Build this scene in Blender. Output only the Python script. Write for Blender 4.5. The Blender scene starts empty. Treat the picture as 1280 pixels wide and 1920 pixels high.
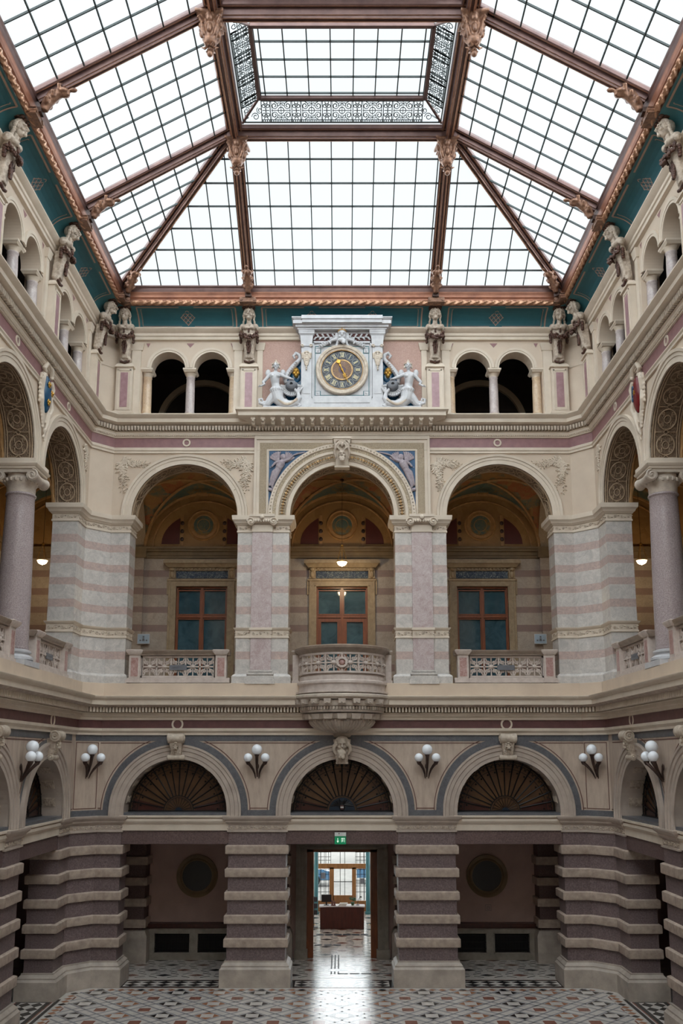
import bpy, math, random
from mathutils import Vector, Matrix
PI = math.pi
random.seed(7)
SC = bpy.context.scene
COL = SC.collection

# ------------------------------------------------------------------ camera
CAM_H = 6.58
cam_d = bpy.data.cameras.new('camera')
cam = bpy.data.objects.new('camera', cam_d)
COL.objects.link(cam)
cam.location = (0.0, -28.0, CAM_H)
cam.rotation_euler = (PI / 2 + math.radians(10.1), 0, 0)
cam_d.sensor_fit = 'AUTO'
cam_d.sensor_width = 36.0
cam_d.lens = 1690.0 / 1920.0 * 36.0
cam_d.shift_x = -1.0 / 1920.0
cam_d.shift_y = 162.0 / 1920.0
cam_d.clip_end = 300
SC.camera = cam
SC.view_settings.view_transform = 'Standard'
SC.view_settings.look = 'None'
SC.view_settings.gamma = 1.0
SC.view_settings.use_curve_mapping = False
SC.view_settings.exposure = 0.0
SC.cycles.use_denoising = True
SC.cycles.max_bounces = 10
SC.cycles.diffuse_bounces = 6
SC.cycles.transparent_max_bounces = 16
SC.cycles.sample_clamp_indirect = 6.0

SKY_LOW, SKY_HIGH, SKY_HORIZON = 0.94, 4.45, 9.0
# ------------------------------------------------------------------ world: bright overcast sky above the glass roof
W = bpy.data.worlds.new('overcast_sky')
SC.world = W
W.use_nodes = True
wn = W.node_tree
wn.nodes.clear()
tc = wn.nodes.new('ShaderNodeTexCoord')
dt = wn.nodes.new('ShaderNodeVectorMath'); dt.operation = 'DOT_PRODUCT'
dt.inputs[1].default_value = (0.0, -0.55, 0.835)          # bright lobe added to the sky, high behind the viewer, lighting the end wall
wn.links.new(tc.outputs['Generated'], dt.inputs[0])
mr = wn.nodes.new('ShaderNodeMapRange'); mr.interpolation_type = 'SMOOTHSTEP'
mr.inputs[1].default_value = 0.15; mr.inputs[2].default_value = 0.9
mr.inputs[3].default_value = SKY_LOW; mr.inputs[4].default_value = SKY_HIGH
wn.links.new(dt.outputs['Value'], mr.inputs[0])
bg = wn.nodes.new('ShaderNodeBackground')
bg.inputs[0].default_value = (0.95, 0.975, 1.0, 1)
sz = wn.nodes.new('ShaderNodeSeparateXYZ'); wn.links.new(tc.outputs['Generated'], sz.inputs[0])
hz = wn.nodes.new('ShaderNodeMapRange'); hz.interpolation_type = 'SMOOTHSTEP'   # bright low sky band added for the entrance light and floor glare
hz.inputs[1].default_value = 0.14; hz.inputs[2].default_value = 0.36; hz.inputs[3].default_value = SKY_HORIZON - SKY_LOW; hz.inputs[4].default_value = 0.0
wn.links.new(sz.outputs[2], hz.inputs[0])
ad = wn.nodes.new('ShaderNodeMath'); ad.operation = 'ADD'
wn.links.new(mr.outputs[0], ad.inputs[0]); wn.links.new(hz.outputs[0], ad.inputs[1])
wn.links.new(ad.outputs[0], bg.inputs[1])
wo = wn.nodes.new('ShaderNodeOutputWorld')
wn.links.new(bg.outputs[0], wo.inputs[0])

# ------------------------------------------------------------------ mesh builder
class MB:
    def __init__(s, T=None):
        s.v = []; s.f = []; s.m = []; s.T = T
    def add(s, vs, fs, m=0):
        b = len(s.v)
        s.v += [tuple(p) for p in vs]
        for q in fs:
            s.f.append(tuple(b + i for i in q)); s.m.append(m)
    def box(s, x0, x1, y0, y1, z0, z1, m=0):
        s.add([(x, y, z) for z in (z0, z1) for y in (y0, y1) for x in (x0, x1)],
              [(0, 2, 3, 1), (4, 5, 7, 6), (0, 1, 5, 4), (2, 6, 7, 3), (0, 4, 6, 2), (1, 3, 7, 5)], m)
    def frustum(s, x0, x1, y0, y1, z0, z1, d, m=0, dy=None):
        # box whose top is inset (d>0) or outset (d<0)
        dy = d if dy is None else dy
        s.add([(x0, y0, z0), (x1, y0, z0), (x0, y1, z0), (x1, y1, z0),
               (x0 + d, y0 + dy, z1), (x1 - d, y0 + dy, z1), (x0 + d, y1 - dy, z1), (x1 - d, y1 - dy, z1)],
              [(0, 2, 3, 1), (4, 5, 7, 6), (0, 1, 5, 4), (2, 6, 7, 3), (0, 4, 6, 2), (1, 3, 7, 5)], m)
    def quad(s, a, b, c, d, m=0):
        s.add([a, b, c, d], [(0, 1, 2, 3)], m)
    def poly(s, pts, m=0):
        s.add(pts, [tuple(range(len(pts)))], m)
    def prism_xz(s, pts, y0, y1, m=0):
        n = len(pts)
        s.add([(x, y0, z) for x, z in pts] + [(x, y1, z) for x, z in pts],
              [tuple(range(n)), tuple(reversed(range(n, 2 * n)))] + [(i, i + n, (i + 1) % n + n, (i + 1) % n) for i in range(n)], m)
    def prism_xy(s, pts, z0, z1, m=0):
        n = len(pts)
        s.add([(x, y, z0) for x, y in pts] + [(x, y, z1) for x, y in pts],
              [tuple(reversed(range(n))), tuple(range(n, 2 * n))] + [(i, (i + 1) % n, (i + 1) % n + n, i + n) for i in range(n)], m)
    def prism_yz(s, pts, x0, x1, m=0):
        n = len(pts)
        s.add([(x0, y, z) for y, z in pts] + [(x1, y, z) for y, z in pts],
              [tuple(range(n)), tuple(reversed(range(n, 2 * n)))] + [(i, i + n, (i + 1) % n + n, (i + 1) % n) for i in range(n)], m)
    def loft(s, rings, closed=True, caps=True, m=0, seg_m=None):
        n = len(rings[0]); vs = [p for r in rings for p in r]; b = len(s.v)
        s.v += [tuple(p) for p in vs]
        for i in range(len(rings) - 1):
            for j in range(n if closed else n - 1):
                k = (j + 1) % n
                s.f.append((b + i * n + j, b + i * n + k, b + (i + 1) * n + k, b + (i + 1) * n + j))
                s.m.append(seg_m[j] if seg_m else m)
        if caps and closed:
            s.f.append(tuple(b + j for j in reversed(range(n)))); s.m.append(m)
            s.f.append(tuple(b + (len(rings) - 1) * n + j for j in range(n))); s.m.append(m)
    def lathe(s, prof, c=(0, 0, 0), n=24, m=0, a0=0, a1=2 * PI, sx=1, sy=1, caps=True):
        full = abs(a1 - a0 - 2 * PI) < 1e-6
        k = n if full else n + 1
        rings = [[(c[0] + sx * r * math.cos(a0 + (a1 - a0) * j / n), c[1] + sy * r * math.sin(a0 + (a1 - a0) * j / n), c[2] + z)
                  for j in range(k)] for r, z in prof]
        s.loft(rings, closed=full, caps=caps and full, m=m)
    def ell(s, c, r, n=12, k=8, m=0, R=None):
        if not hasattr(r, '__len__'): r = (r, r, r)
        rings = []
        c = Vector(c)
        for i in range(1, k):
            t = PI * i / k - PI / 2
            row = []
            for j in range(n):
                a = 2 * PI * j / n
                p = Vector((r[0] * math.cos(t) * math.cos(a), r[1] * math.cos(t) * math.sin(a), r[2] * math.sin(t)))
                if R is not None: p = R @ p
                row.append(tuple(c + p))
            rings.append(row)
        b = len(s.v)
        s.loft(rings, True, False, m)
        lo = Vector((0, 0, -r[2])); hi = Vector((0, 0, r[2]))
        if R is not None: lo = R @ lo; hi = R @ hi
        s.v += [tuple(c + lo), tuple(c + hi)]
        L = len(s.v); nn = (k - 1) * n
        for j in range(n):
            s.f.append((b + (j + 1) % n, b + j, L - 2)); s.m.append(m)
            s.f.append((b + nn - n + j, b + nn - n + (j + 1) % n, L - 1)); s.m.append(m)
    def tube(s, pts, r, n=8, m=0, flat=None):
        pts = [Vector(p) for p in pts]; N = len(pts)
        rr = r if hasattr(r, '__len__') else [r] * N
        rings = []; prev = None
        for i, p in enumerate(pts):
            t = (pts[min(i + 1, N - 1)] - pts[max(i - 1, 0)])
            if t.length < 1e-9: t = Vector((0, 0, 1))
            t.normalize()
            if prev is None:
                u = t.orthogonal().normalized()
            else:
                u = prev - t * prev.dot(t)
                if u.length < 1e-6: u = t.orthogonal()
                u.normalize()
            prev = u
            w = t.cross(u)
            rings.append([tuple(p + (u * math.cos(2 * PI * j / n) + w * math.sin(2 * PI * j / n)) * rr[i]) for j in range(n)])
        s.loft(rings, True, True, m)
    def sweep(s, prof, path, m=0, closed=False, caps=True):
        """profile [(offset, z[, mat])] carried along a plan path; offset to the right hand of the path"""
        N = len(path); rings = []
        for i, (x, y) in enumerate(path):
            def nrm(a, b):
                d = Vector((b[0] - a[0], b[1] - a[1])); d.normalize(); return Vector((d.y, -d.x))
            if closed:
                n1 = nrm(path[i - 1], path[i]); n2 = nrm(path[i], path[(i + 1) % N])
            else:
                n1 = nrm(path[max(i - 1, 0)], path[max(i, 1)]) ; n2 = nrm(path[min(i, N - 2)], path[min(i + 1, N - 1)])
            b = n1 + n2; b /= max(1e-6, b.length_squared) / 2.0
            rings.append([(x + b.x * q[0], y + b.y * q[0], q[1]) for q in prof])
        if closed: rings.append(rings[0])
        sm = [(q[2] if len(q) > 2 else m) for q in prof]
        s.loft(rings, False, False, m, sm)
        if caps and not closed:
            for rg in (rings[0], rings[-1]): s.poly(rg, m)
    def arch(s, prof, cx, zc, m=0, n=40, stilt=0, a0=0.0, a1=PI, seg_m=None):
        """profile [(radius, y)] turned about (cx, zc) from right springing to left"""
        rings = []
        if stilt: rings.append([(cx + r * math.cos(a0), y, zc - stilt) for r, y in prof])
        for i in range(n + 1):
            a = a0 + (a1 - a0) * i / n
            rings.append([(cx + r * math.cos(a), y, zc + r * math.sin(a)) for r, y in prof])
        if stilt: rings.append([(cx + r * math.cos(a1), y, zc - stilt) for r, y in prof])
        s.loft(rings, False, False, m, seg_m)
        if len(prof) > 2 and a1 - a0 < 2 * PI - .01:
            s.poly(rings[0], m); s.poly(rings[-1], m)
    def arch_wall(s, x0, x1, z0, z1, cx, r, zc, y0, y1, mf=0, ms=None, n=40, back=True, soffit=True):
        """wall strip x0..x1, z0..z1 pierced by a round arch centred (cx, zc); z0 = springing"""
        ms = mf if ms is None else ms
        pts = [(cx + r * math.cos(PI * i / n), zc + r * math.sin(PI * i / n)) for i in range(n + 1)]
        for y in ((y0, y1) if back else (y0,)):
            for i in range(n):
                a, b = pts[i], pts[i + 1]
                s.quad((a[0], y, a[1]), (b[0], y, b[1]), (b[0], y, z1), (a[0], y, z1), mf)
            if x0 < cx - r - 1e-4: s.quad((x0, y, z0), (cx - r, y, z0), (cx - r, y, z1), (x0, y, z1), mf)
            if x1 > cx + r + 1e-4: s.quad((cx + r, y, z0), (x1, y, z0), (x1, y, z1), (cx + r, y, z1), mf)
        if soffit:
            if zc > z0 + 1e-4: pts = [(cx + r, z0)] + pts + [(cx - r, z0)]
            for i in range(len(pts) - 1):
                a, b = pts[i], pts[i + 1]
                s.quad((a[0], y0, a[1]), (a[0], y1, a[1]), (b[0], y1, b[1]), (b[0], y0, b[1]), ms)
    def mesh(s, name, mats, ang=0.6):
        me = bpy.data.meshes.new(name)
        T = s.T
        vs = [tuple(T @ Vector(p)) for p in s.v] if T is not None else s.v
        me.from_pydata(vs, [], s.f)
        if not isinstance(mats, (list, tuple)): mats = [mats]
        for mm in mats: me.materials.append(mm)
        me.polygons.foreach_set('material_index', s.m)
        me.polygons.foreach_set('use_smooth', [True] * len(s.f))
        me.update()
        try: me.set_sharp_from_angle(angle=ang)
        except Exception: pass
        return me
    def build(s, name, mats, parent=None, ang=0.6):
        o = bpy.data.objects.new(name, s.mesh(name, mats, ang))
        COL.objects.link(o)
        if parent is not None: o.parent = parent
        return o

def sculpt(mb, name, mats, voxel=0.02, parent=None, smooth=2):
    """fuse overlapping closed shapes into one continuous carved surface"""
    me = mb.mesh(name, mats)
    t = bpy.data.objects.new('carving', me); COL.objects.link(t)
    md = t.modifiers.new('r', 'REMESH'); md.mode = 'VOXEL'; md.voxel_size = voxel
    if smooth:
        sm = t.modifiers.new('s', 'SMOOTH'); sm.factor = 0.5; sm.iterations = smooth
    dg = bpy.context.evaluated_depsgraph_get()
    new = bpy.data.meshes.new_from_object(t.evaluated_get(dg))
    new.name = name
    new.materials.clear()
    for mm in (mats if isinstance(mats, (list, tuple)) else [mats]): new.materials.append(mm)
    new.polygons.foreach_set('use_smooth', [True] * len(new.polygons))
    bpy.data.objects.remove(t); bpy.data.meshes.remove(me)
    o = bpy.data.objects.new(name, new); COL.objects.link(o)
    if parent is not None: o.parent = parent
    return o

def tag(o, label, cat, group=None, kind=None):
    o['label'] = label; o['category'] = cat
    if group: o['group'] = group
    if kind: o['kind'] = kind
    return o
def thing(name, label, cat, loc=(0, 0, 0), rz=0.0, group=None):
    o = bpy.data.objects.new(name, None); COL.objects.link(o)
    o.location = loc; o.rotation_euler = (0, 0, rz); o.empty_display_size = .1
    return tag(o, label, cat, group)
def struct(o):
    o['kind'] = 'structure'; return o
def dup(root, label, loc=None, rz=None, sc=None):
    r = root.copy(); COL.objects.link(r)
    if loc is not None: r.location = loc
    if rz is not None: r.rotation_euler = (0, 0, rz)
    if sc is not None: r.scale = sc
    if label: r['label'] = label
    for ch in list(root.children):
        c = ch.copy(); COL.objects.link(c); c.parent = r
        for g in list(ch.children):
            d = g.copy(); COL.objects.link(d); d.parent = c
    return r

# ------------------------------------------------------------------ materials
def lin(c):
    return tuple(((x / 255.0) / 12.92 if x / 255.0 <= 0.04045 else ((x / 255.0 + 0.055) / 1.055) ** 2.4) for x in c) + (1,)
def base(name, rough=.6, met=0.0, spec=0.5):
    m = bpy.data.materials.new(name); m.use_nodes = True
    nt = m.node_tree; b = nt.nodes['Principled BSDF']
    b.inputs['Roughness'].default_value = rough
    b.inputs['Metallic'].default_value = met
    b.inputs['Specular IOR Level'].default_value = spec
    return m, nt, b
def pos(nt, sc=(1, 1, 1), rot=(0, 0, 0)):
    g = nt.nodes.new('ShaderNodeNewGeometry')
    mp = nt.nodes.new('ShaderNodeMapping')
    mp.inputs['Scale'].default_value = sc; mp.inputs['Rotation'].default_value = rot
    nt.links.new(g.outputs['Position'], mp.inputs['Vector'])
    return mp.outputs[0]
def noise(nt, vec, scale, detail=4, rough=.6, dist=0.0):
    n = nt.nodes.new('ShaderNodeTexNoise')
    n.inputs['Scale'].default_value = scale; n.inputs['Detail'].default_value = detail
    n.inputs['Roughness'].default_value = rough; n.inputs['Distortion'].default_value = dist
    nt.links.new(vec, n.inputs['Vector'])
    return n.outputs['Fac']
def ramp(nt, fac, stops, mode='LINEAR'):
    r = nt.nodes.new('ShaderNodeValToRGB'); cr = r.color_ramp; cr.interpolation = mode
    while len(cr.elements) < len(stops): cr.elements.new(0.5)
    for e, (p, c) in zip(cr.elements, stops):
        e.position = p; e.color = c
    nt.links.new(fac, r.inputs[0])
    return r.outputs[0]
def mix(nt, fac, a, b, mode='MIX'):
    m = nt.nodes.new('ShaderNodeMix'); m.data_type = 'RGBA'; m.blend_type = mode
    if isinstance(fac, float): m.inputs[0].default_value = fac
    else: nt.links.new(fac, m.inputs[0])
    for k, x in ((6, a), (7, b)):
        if isinstance(x, tuple): m.inputs[k].default_value = x
        else: nt.links.new(x, m.inputs[k])
    return m.outputs[2]
def bump(nt, b, h, dist=0.01, strength=1.0):
    n = nt.nodes.new('ShaderNodeBump'); n.inputs['Distance'].default_value = dist
    n.inputs['Strength'].default_value = strength
    nt.links.new(h, n.inputs['Height']); nt.links.new(n.outputs[0], b.inputs['Normal'])
def mat(name, c1, c2=None, rough=.6, met=0.0, scale=2.5, det=5, bscale=30, bd=0.0, sc=(1, 1, 1), spec=.5, lo=.3, hi=.7, dist=0.0):
    m, nt, b = base(name, rough, met, spec)
    c2 = c2 or tuple(x * .88 for x in c1)
    v = pos(nt, sc)
    f = noise(nt, v, scale, det, .6, dist)
    nt.links.new(ramp(nt, f, [(lo, lin(c1)), (hi, lin(c2))]), b.inputs['Base Color'])
    if bd: bump(nt, b, noise(nt, pos(nt), bscale, 4), bd)
    return m
def marble(name, c1, c2, vein, rough=.3, scale=1.2, amount=.6, stripes=None, c3=None, c4=None):
    m, nt, b = base(name, rough)
    v = pos(nt)
    f = noise(nt, v, scale, 8, .65, 1.2)
    col = ramp(nt, f, [(.3, lin(c1)), (.7, lin(c2))])
    if stripes:
        g = nt.nodes.new('ShaderNodeSeparateXYZ'); nt.links.new(pos(nt), g.inputs[0])
        mr = nt.nodes.new('ShaderNodeMapRange'); nt.links.new(g.outputs[2], mr.inputs[0])
        mr.inputs[1].default_value = 8.0; mr.inputs[2].default_value = 15.0
        st = [(0, (0, 0, 0, 1))]
        for a, bb in stripes: st += [((a - 8) / 7, (1, 1, 1, 1)), ((bb - 8) / 7, (0, 0, 0, 1))]
        mask = ramp(nt, mr.outputs[0], st, 'CONSTANT')
        f2 = noise(nt, v, scale * 2.5, 8, .7, 1.5)
        pink = ramp(nt, f2, [(.3, lin(c3)), (.7, lin(c4))])
        col = mix(nt, mask, col, pink)
        # hairline joints between the courses and blocks
        br = nt.nodes.new('ShaderNodeTexNoise')
    vf = noise(nt, v, scale * 1.6, 6, .6, 2.5)
    a = nt.nodes.new('ShaderNodeMath'); a.operation = 'SUBTRACT'; nt.links.new(vf, a.inputs[0]); a.inputs[1].default_value = .5
    ab = nt.nodes.new('ShaderNodeMath'); ab.operation = 'ABSOLUTE'; nt.links.new(a.outputs[0], ab.inputs[0])
    vm = ramp(nt, ab.outputs[0], [(0, (amount,) * 3 + (1,)), (.035, (0, 0, 0, 1))])
    col = mix(nt, vm, col, lin(vein))
    nt.links.new(col, b.inputs['Base Color'])
    return m
def granite(name, c1, c2, c3, rough=.45, scale=30):
    m, nt, b = base(name, rough)
    f = noise(nt, pos(nt), scale, 3, .8)
    col = ramp(nt, f, [(.3, lin(c1)), (.5, lin(c2)), (.7, lin(c3))])
    g = noise(nt, pos(nt), 1.0, 4)
    col = mix(nt, ramp(nt, g, [(.35, (0, 0, 0, 1)), (.75, (.35,) * 3 + (1,))]), col, lin(c1))
    nt.links.new(col, b.inputs['Base Color'])
    bump(nt, b, f, .002)
    return m
def arabesque(name, ground, line, line2, scale=3.2, rough=.7, bd=.02):
    """low relief scrollwork on a ground"""
    m, nt, b = base(name, rough)
    v = pos(nt)
    w = nt.nodes.new('ShaderNodeTexNoise'); w.inputs['Scale'].default_value = 1.7 * scale; w.inputs['Detail'].default_value = 1
    nt.links.new(v, w.inputs['Vector'])
    vv = nt.nodes.new('ShaderNodeVectorMath'); vv.operation = 'MULTIPLY_ADD'
    nt.links.new(w.outputs['Color'], vv.inputs[0]); vv.inputs[1].default_value = (.35, .35, .35); nt.links.new(v, vv.inputs[2])
    vo = nt.nodes.new('ShaderNodeTexVoronoi'); vo.feature = 'DISTANCE_TO_EDGE'; vo.inputs['Scale'].default_value = scale
    nt.links.new(vv.outputs[0], vo.inputs['Vector'])
    e = ramp(nt, vo.outputs['Distance'], [(0, (1, 1, 1, 1)), (.035, (1, 1, 1, 1)), (.06, (0, 0, 0, 1))])
    vo2 = nt.nodes.new('ShaderNodeTexVoronoi'); vo2.feature = 'F1'; vo2.inputs['Scale'].default_value = scale * 5
    nt.links.new(vv.outputs[0], vo2.inputs['Vector'])
    d = ramp(nt, vo2.outputs['Distance'], [(.2, (1, 1, 1, 1)), (.4, (0, 0, 0, 1))])
    col = mix(nt, d, lin(ground), lin(line2)); col = mix(nt, e, col, lin(line))
    nt.links.new(col, b.inputs['Base Color'])
    h = mix(nt, .5, d, e)
    bump(nt, b, h, bd)
    return m

def painted(name, cols, rough=.6, scale=1.6):
    """painted grotesque decoration: coloured fields with gold tendrils"""
    m, nt, b = base(name, rough)
    v = pos(nt)
    vo = nt.nodes.new('ShaderNodeTexVoronoi'); vo.feature = 'F1'; vo.inputs['Scale'].default_value = scale
    nt.links.new(v, vo.inputs['Vector'])
    sp = nt.nodes.new('ShaderNodeSeparateColor'); nt.links.new(vo.outputs['Color'], sp.inputs[0])
    k = len(cols)
    col = ramp(nt, sp.outputs[0], [(i / k, lin(c)) for i, c in enumerate(cols)], 'CONSTANT')
    n2 = noise(nt, v, scale * 6, 4, .7, 2.0)
    tend = ramp(nt, n2, [(.46, (0, 0, 0, 1)), (.5, (1, 1, 1, 1)), (.54, (0, 0, 0, 1))])
    col = mix(nt, tend, col, lin((160, 122, 62)))
    n3 = noise(nt, v, scale * 3, 3)
    col = mix(nt, ramp(nt, n3, [(.4, (0, 0, 0, 1)), (.6, (.7,) * 3 + (1,))]), col, lin(cols[0]))
    nt.links.new(col, b.inputs['Base Color'])
    return m

BANDS = [(9.63, 9.87), (11.06, 11.30), (11.73, 11.96), (12.38, 12.63), (13.05, 13.30)]
m_cream = mat('cream_plaster', (206, 190, 172), (194, 177, 159), rough=.75, scale=1.2)
m_trim = mat('ivory_moulding', (214, 201, 185), (199, 185, 168), rough=.65, scale=2)
m_trim_g = mat('limewashed_moulding', (184, 170, 158), (164, 150, 139), rough=.6, scale=2.5)
m_parapet = mat('buff_stone', (208, 190, 170), (192, 174, 156), rough=.5, scale=1.4)
m_stucco = mat('veined_pink_stucco', (194, 177, 161), (168, 150, 136), rough=.5, scale=2.2, det=8, sc=(3, 3, .8))
m_bluegrey = marble('slate_blue_stone', (100, 101, 105), (78, 79, 85), (132, 131, 132), .4, 3, .3)
m_line = mat('brown_line', (104, 70, 62), rough=.6)
m_red = mat('porphyry_red_frieze', (104, 68, 66), (86, 54, 54), rough=.5, scale=5)
m_mauve = mat('mauve_frieze', (146, 106, 106), (128, 92, 94), rough=.5, scale=5)
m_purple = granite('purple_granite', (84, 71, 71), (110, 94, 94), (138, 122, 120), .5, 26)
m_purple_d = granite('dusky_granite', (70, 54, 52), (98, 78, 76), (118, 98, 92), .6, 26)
m_band = mat('limestone_band', (190, 173, 158), (150, 133, 121), rough=.55, scale=5, det=8, bd=.004, bscale=18)
m_plinth = mat('limestone_plinth', (184, 172, 160), (146, 135, 125), rough=.55, scale=2.2, det=8, bd=.003)
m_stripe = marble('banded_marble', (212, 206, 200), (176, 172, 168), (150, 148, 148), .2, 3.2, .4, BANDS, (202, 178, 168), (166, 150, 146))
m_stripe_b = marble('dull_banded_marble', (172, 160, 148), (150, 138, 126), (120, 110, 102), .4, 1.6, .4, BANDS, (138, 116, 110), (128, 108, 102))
m_pinkmarble = marble('pink_marble', (202, 192, 192), (176, 158, 156), (150, 118, 116), .2, 3.4, .5)
m_column = granite('lilac_granite', (132, 118, 122), (164, 150, 150), (192, 182, 180), .13, 40)
m_capital = mat('pale_capital_stone', (204, 192, 178), (172, 158, 146), rough=.45, scale=6)
m_smallcol = marble('amber_marble', (220, 196, 164), (196, 172, 150), (170, 130, 100), .2, 2.5, .4)
m_smallcol2 = marble('grey_lilac_marble', (204, 194, 190), (176, 164, 164), (140, 120, 120), .2, 2.5, .4)
m_pinkpanel = mat('rose_marble_panel', (168, 134, 138), (146, 112, 118), rough=.35, scale=7)
m_pinkwall = granite('speckled_pink_wall', (164, 130, 120), (184, 152, 140), (196, 168, 156), .7, 36)
m_white = mat('white_marble', (198, 198, 200), (174, 174, 178), rough=.4, scale=4)
m_carve = mat('carved_stone', (206, 194, 178), (168, 152, 136), rough=.6, scale=9)
m_carve_d = mat('weathered_carved_stone', (204, 190, 174), (146, 130, 116), rough=.65, scale=12)
m_garland = mat('bronzed_garland', (92, 58, 44), (52, 34, 28), rough=.45, scale=18, met=.2)
m_bronze = mat('dark_bronze', (84, 64, 56), (54, 42, 40), rough=.4, met=.55, scale=5)
m_copper = mat('copper_beam', (158, 108, 84), (124, 82, 66), rough=.38, met=.45, scale=2.2)
m_copperline = mat('gilt_copper_bead', (200, 158, 128), (160, 116, 92), rough=.3, met=.6, scale=8)
m_beam = mat('brown_bronze_beam', (108, 82, 76), (84, 62, 60), rough=.4, met=.35, scale=3)
m_gold = mat('gilding', (214, 172, 84), (180, 132, 58), rough=.3, met=.8, scale=12)
m_gold_p = mat('gold_paint', (196, 160, 110), (160, 124, 80), rough=.5, met=.2, scale=12)
m_teal = mat('teal_paint', (54, 108, 114), (46, 96, 104), rough=.6, scale=1.5)
m_knot = mat('brown_knot_ground', (112, 84, 78), rough=.6)
m_teal_l = mat('deep_teal_paint', (36, 94, 104), (30, 86, 96), rough=.6)
m_rose_line = mat('rose_gold_line', (172, 142, 126), rough=.6)
m_blue = mat('blue_panel', (56, 94, 130), (44, 78, 112), rough=.6, scale=8)
m_putto = mat('lilac_relief_stone', (178, 168, 174), (144, 132, 140), rough=.6, scale=14)
m_arab = arabesque('brown_arabesque', (116, 95, 76), (142, 120, 98), (150, 128, 104), 5, .7, .03)
m_arab_s = arabesque('pale_arabesque', (176, 158, 132), (226, 212, 186), (206, 188, 158), 7, .6, .02)
m_arab_g = arabesque('gilt_arabesque', (196, 176, 148), (216, 200, 176), (140, 110, 74), 11, .5, .02)
m_vault = painted('painted_vault', [(142, 102, 58), (62, 92, 84), (142, 70, 44), (150, 112, 62)], scale=2.2)
m_vault_b = painted('painted_teal_vault', [(66, 98, 96), (56, 86, 82), (122, 102, 62)], scale=2.6)
m_vrib = mat('gilt_brown_rib', (176, 134, 84), (140, 104, 62), rough=.55, scale=6)
m_lunette = painted('painted_lunette', [(146, 110, 66), (132, 98, 58), (152, 118, 74)], scale=3)
m_darkred = mat('dark_red_field', (82, 28, 22), rough=.6)
m_ochre = mat('ochre_frame_stone', (164, 145, 116), (132, 113, 88), rough=.5, scale=3.5, det=8, dist=1.5)
m_ochre_d = mat('umber_cornice_and_gap_shade', (122, 102, 72), (100, 82, 58), rough=.6)
m_mosaic = arabesque('blue_mosaic_frieze', (30, 50, 78), (140, 150, 150), (76, 92, 110), 7, .5, .01)
m_wood = mat('red_brown_wood', (138, 78, 42), (104, 54, 30), rough=.35, scale=4, sc=(4, 4, .6))
m_wood_d = mat('dark_wood', (74, 34, 26), (50, 22, 18), rough=.35, scale=4, sc=(4, 4, .6))
m_wood_t = mat('tan_wood', (150, 108, 66), (124, 86, 50), rough=.4, scale=4, sc=(4, 4, .6))
m_glassdark = mat('blue_grey_window_pane', (66, 100, 112), (38, 66, 80), rough=.06, scale=1.6, det=3, dist=1.5)
m_amber = mat('brown_stained_pane', (98, 68, 40), (72, 48, 30), rough=.35, scale=2.2, det=3)
m_amber_r = mat('red_stained_pane', (74, 34, 26), (52, 26, 20), rough=.35, scale=2.2)
m_iron = mat('black_iron', (26, 24, 26), (18, 17, 19), rough=.5, met=.3)
m_dark = mat('dark_brown_wall', (54, 46, 42), (40, 34, 32), rough=.8)  # plain dark brown for rear walls and ceiling slabs
m_tan = mat('light_brown_wall', (196, 180, 156), (180, 162, 138), rough=.7)
m_pinkgal = mat('dusky_pink_wall', (182, 156, 148), (166, 142, 134), rough=.8, scale=1.5)
m_black = mat('black_plaque_stone', (14, 16, 14), (22, 24, 20), rough=.3)
m_navy = mat('navy_enamel', (24, 42, 58), (20, 34, 50), rough=.3)
m_navy2 = mat('dark_slate_dial', (40, 44, 56), (34, 38, 48), rough=.35)
m_violet = mat('violet_dial_centre', (96, 74, 92), (76, 60, 76), rough=.5)
m_numeral = mat('gilt_white_numeral', (236, 226, 190), (220, 208, 170), rough=.4)
m_greyline = mat('pewter_line', (150, 150, 148), rough=.4)
m_shield_b = mat('blue_shield_enamel', (24, 84, 118), (16, 60, 92), rough=.18)
m_shield_r = mat('red_shield_enamel', (122, 30, 34), (90, 22, 28), rough=.18)
m_greenwhite = mat('sign_white', (222, 226, 222), rough=.5)
m_plaque = mat('grey_plaque', (112, 114, 120), (96, 98, 104), rough=.5)
m_steel = mat('dark_rubber_strip', (54, 58, 66), rough=.5)
m_glazing = mat('black_green_glazing_bar', (36, 46, 46), rough=.6)
m_stonegrey = mat('bench_grey_stone', (150, 142, 130), (124, 116, 106), rough=.55, scale=4)

def emis(name, col, st):
    m, nt, b = base(name, .4)
    b.inputs['Base Color'].default_value = lin(col)
    b.inputs['Emission Color'].default_value = lin(col)
    b.inputs['Emission Strength'].default_value = st
    return m
m_lampbowl = emis('lit_lamp_bowl', (255, 232, 186), 6.0)
m_green = emis('lit_green_exit_panel', (10, 128, 84), .35)
m_arrow = emis('lit_exit_symbol', (236, 255, 240), .6)
m_globe, nt, b = base('opal_globe', .08)
b.inputs['Base Color'].default_value = lin((236, 240, 246))
b.inputs['Subsurface Weight'].default_value = 0.0
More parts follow.
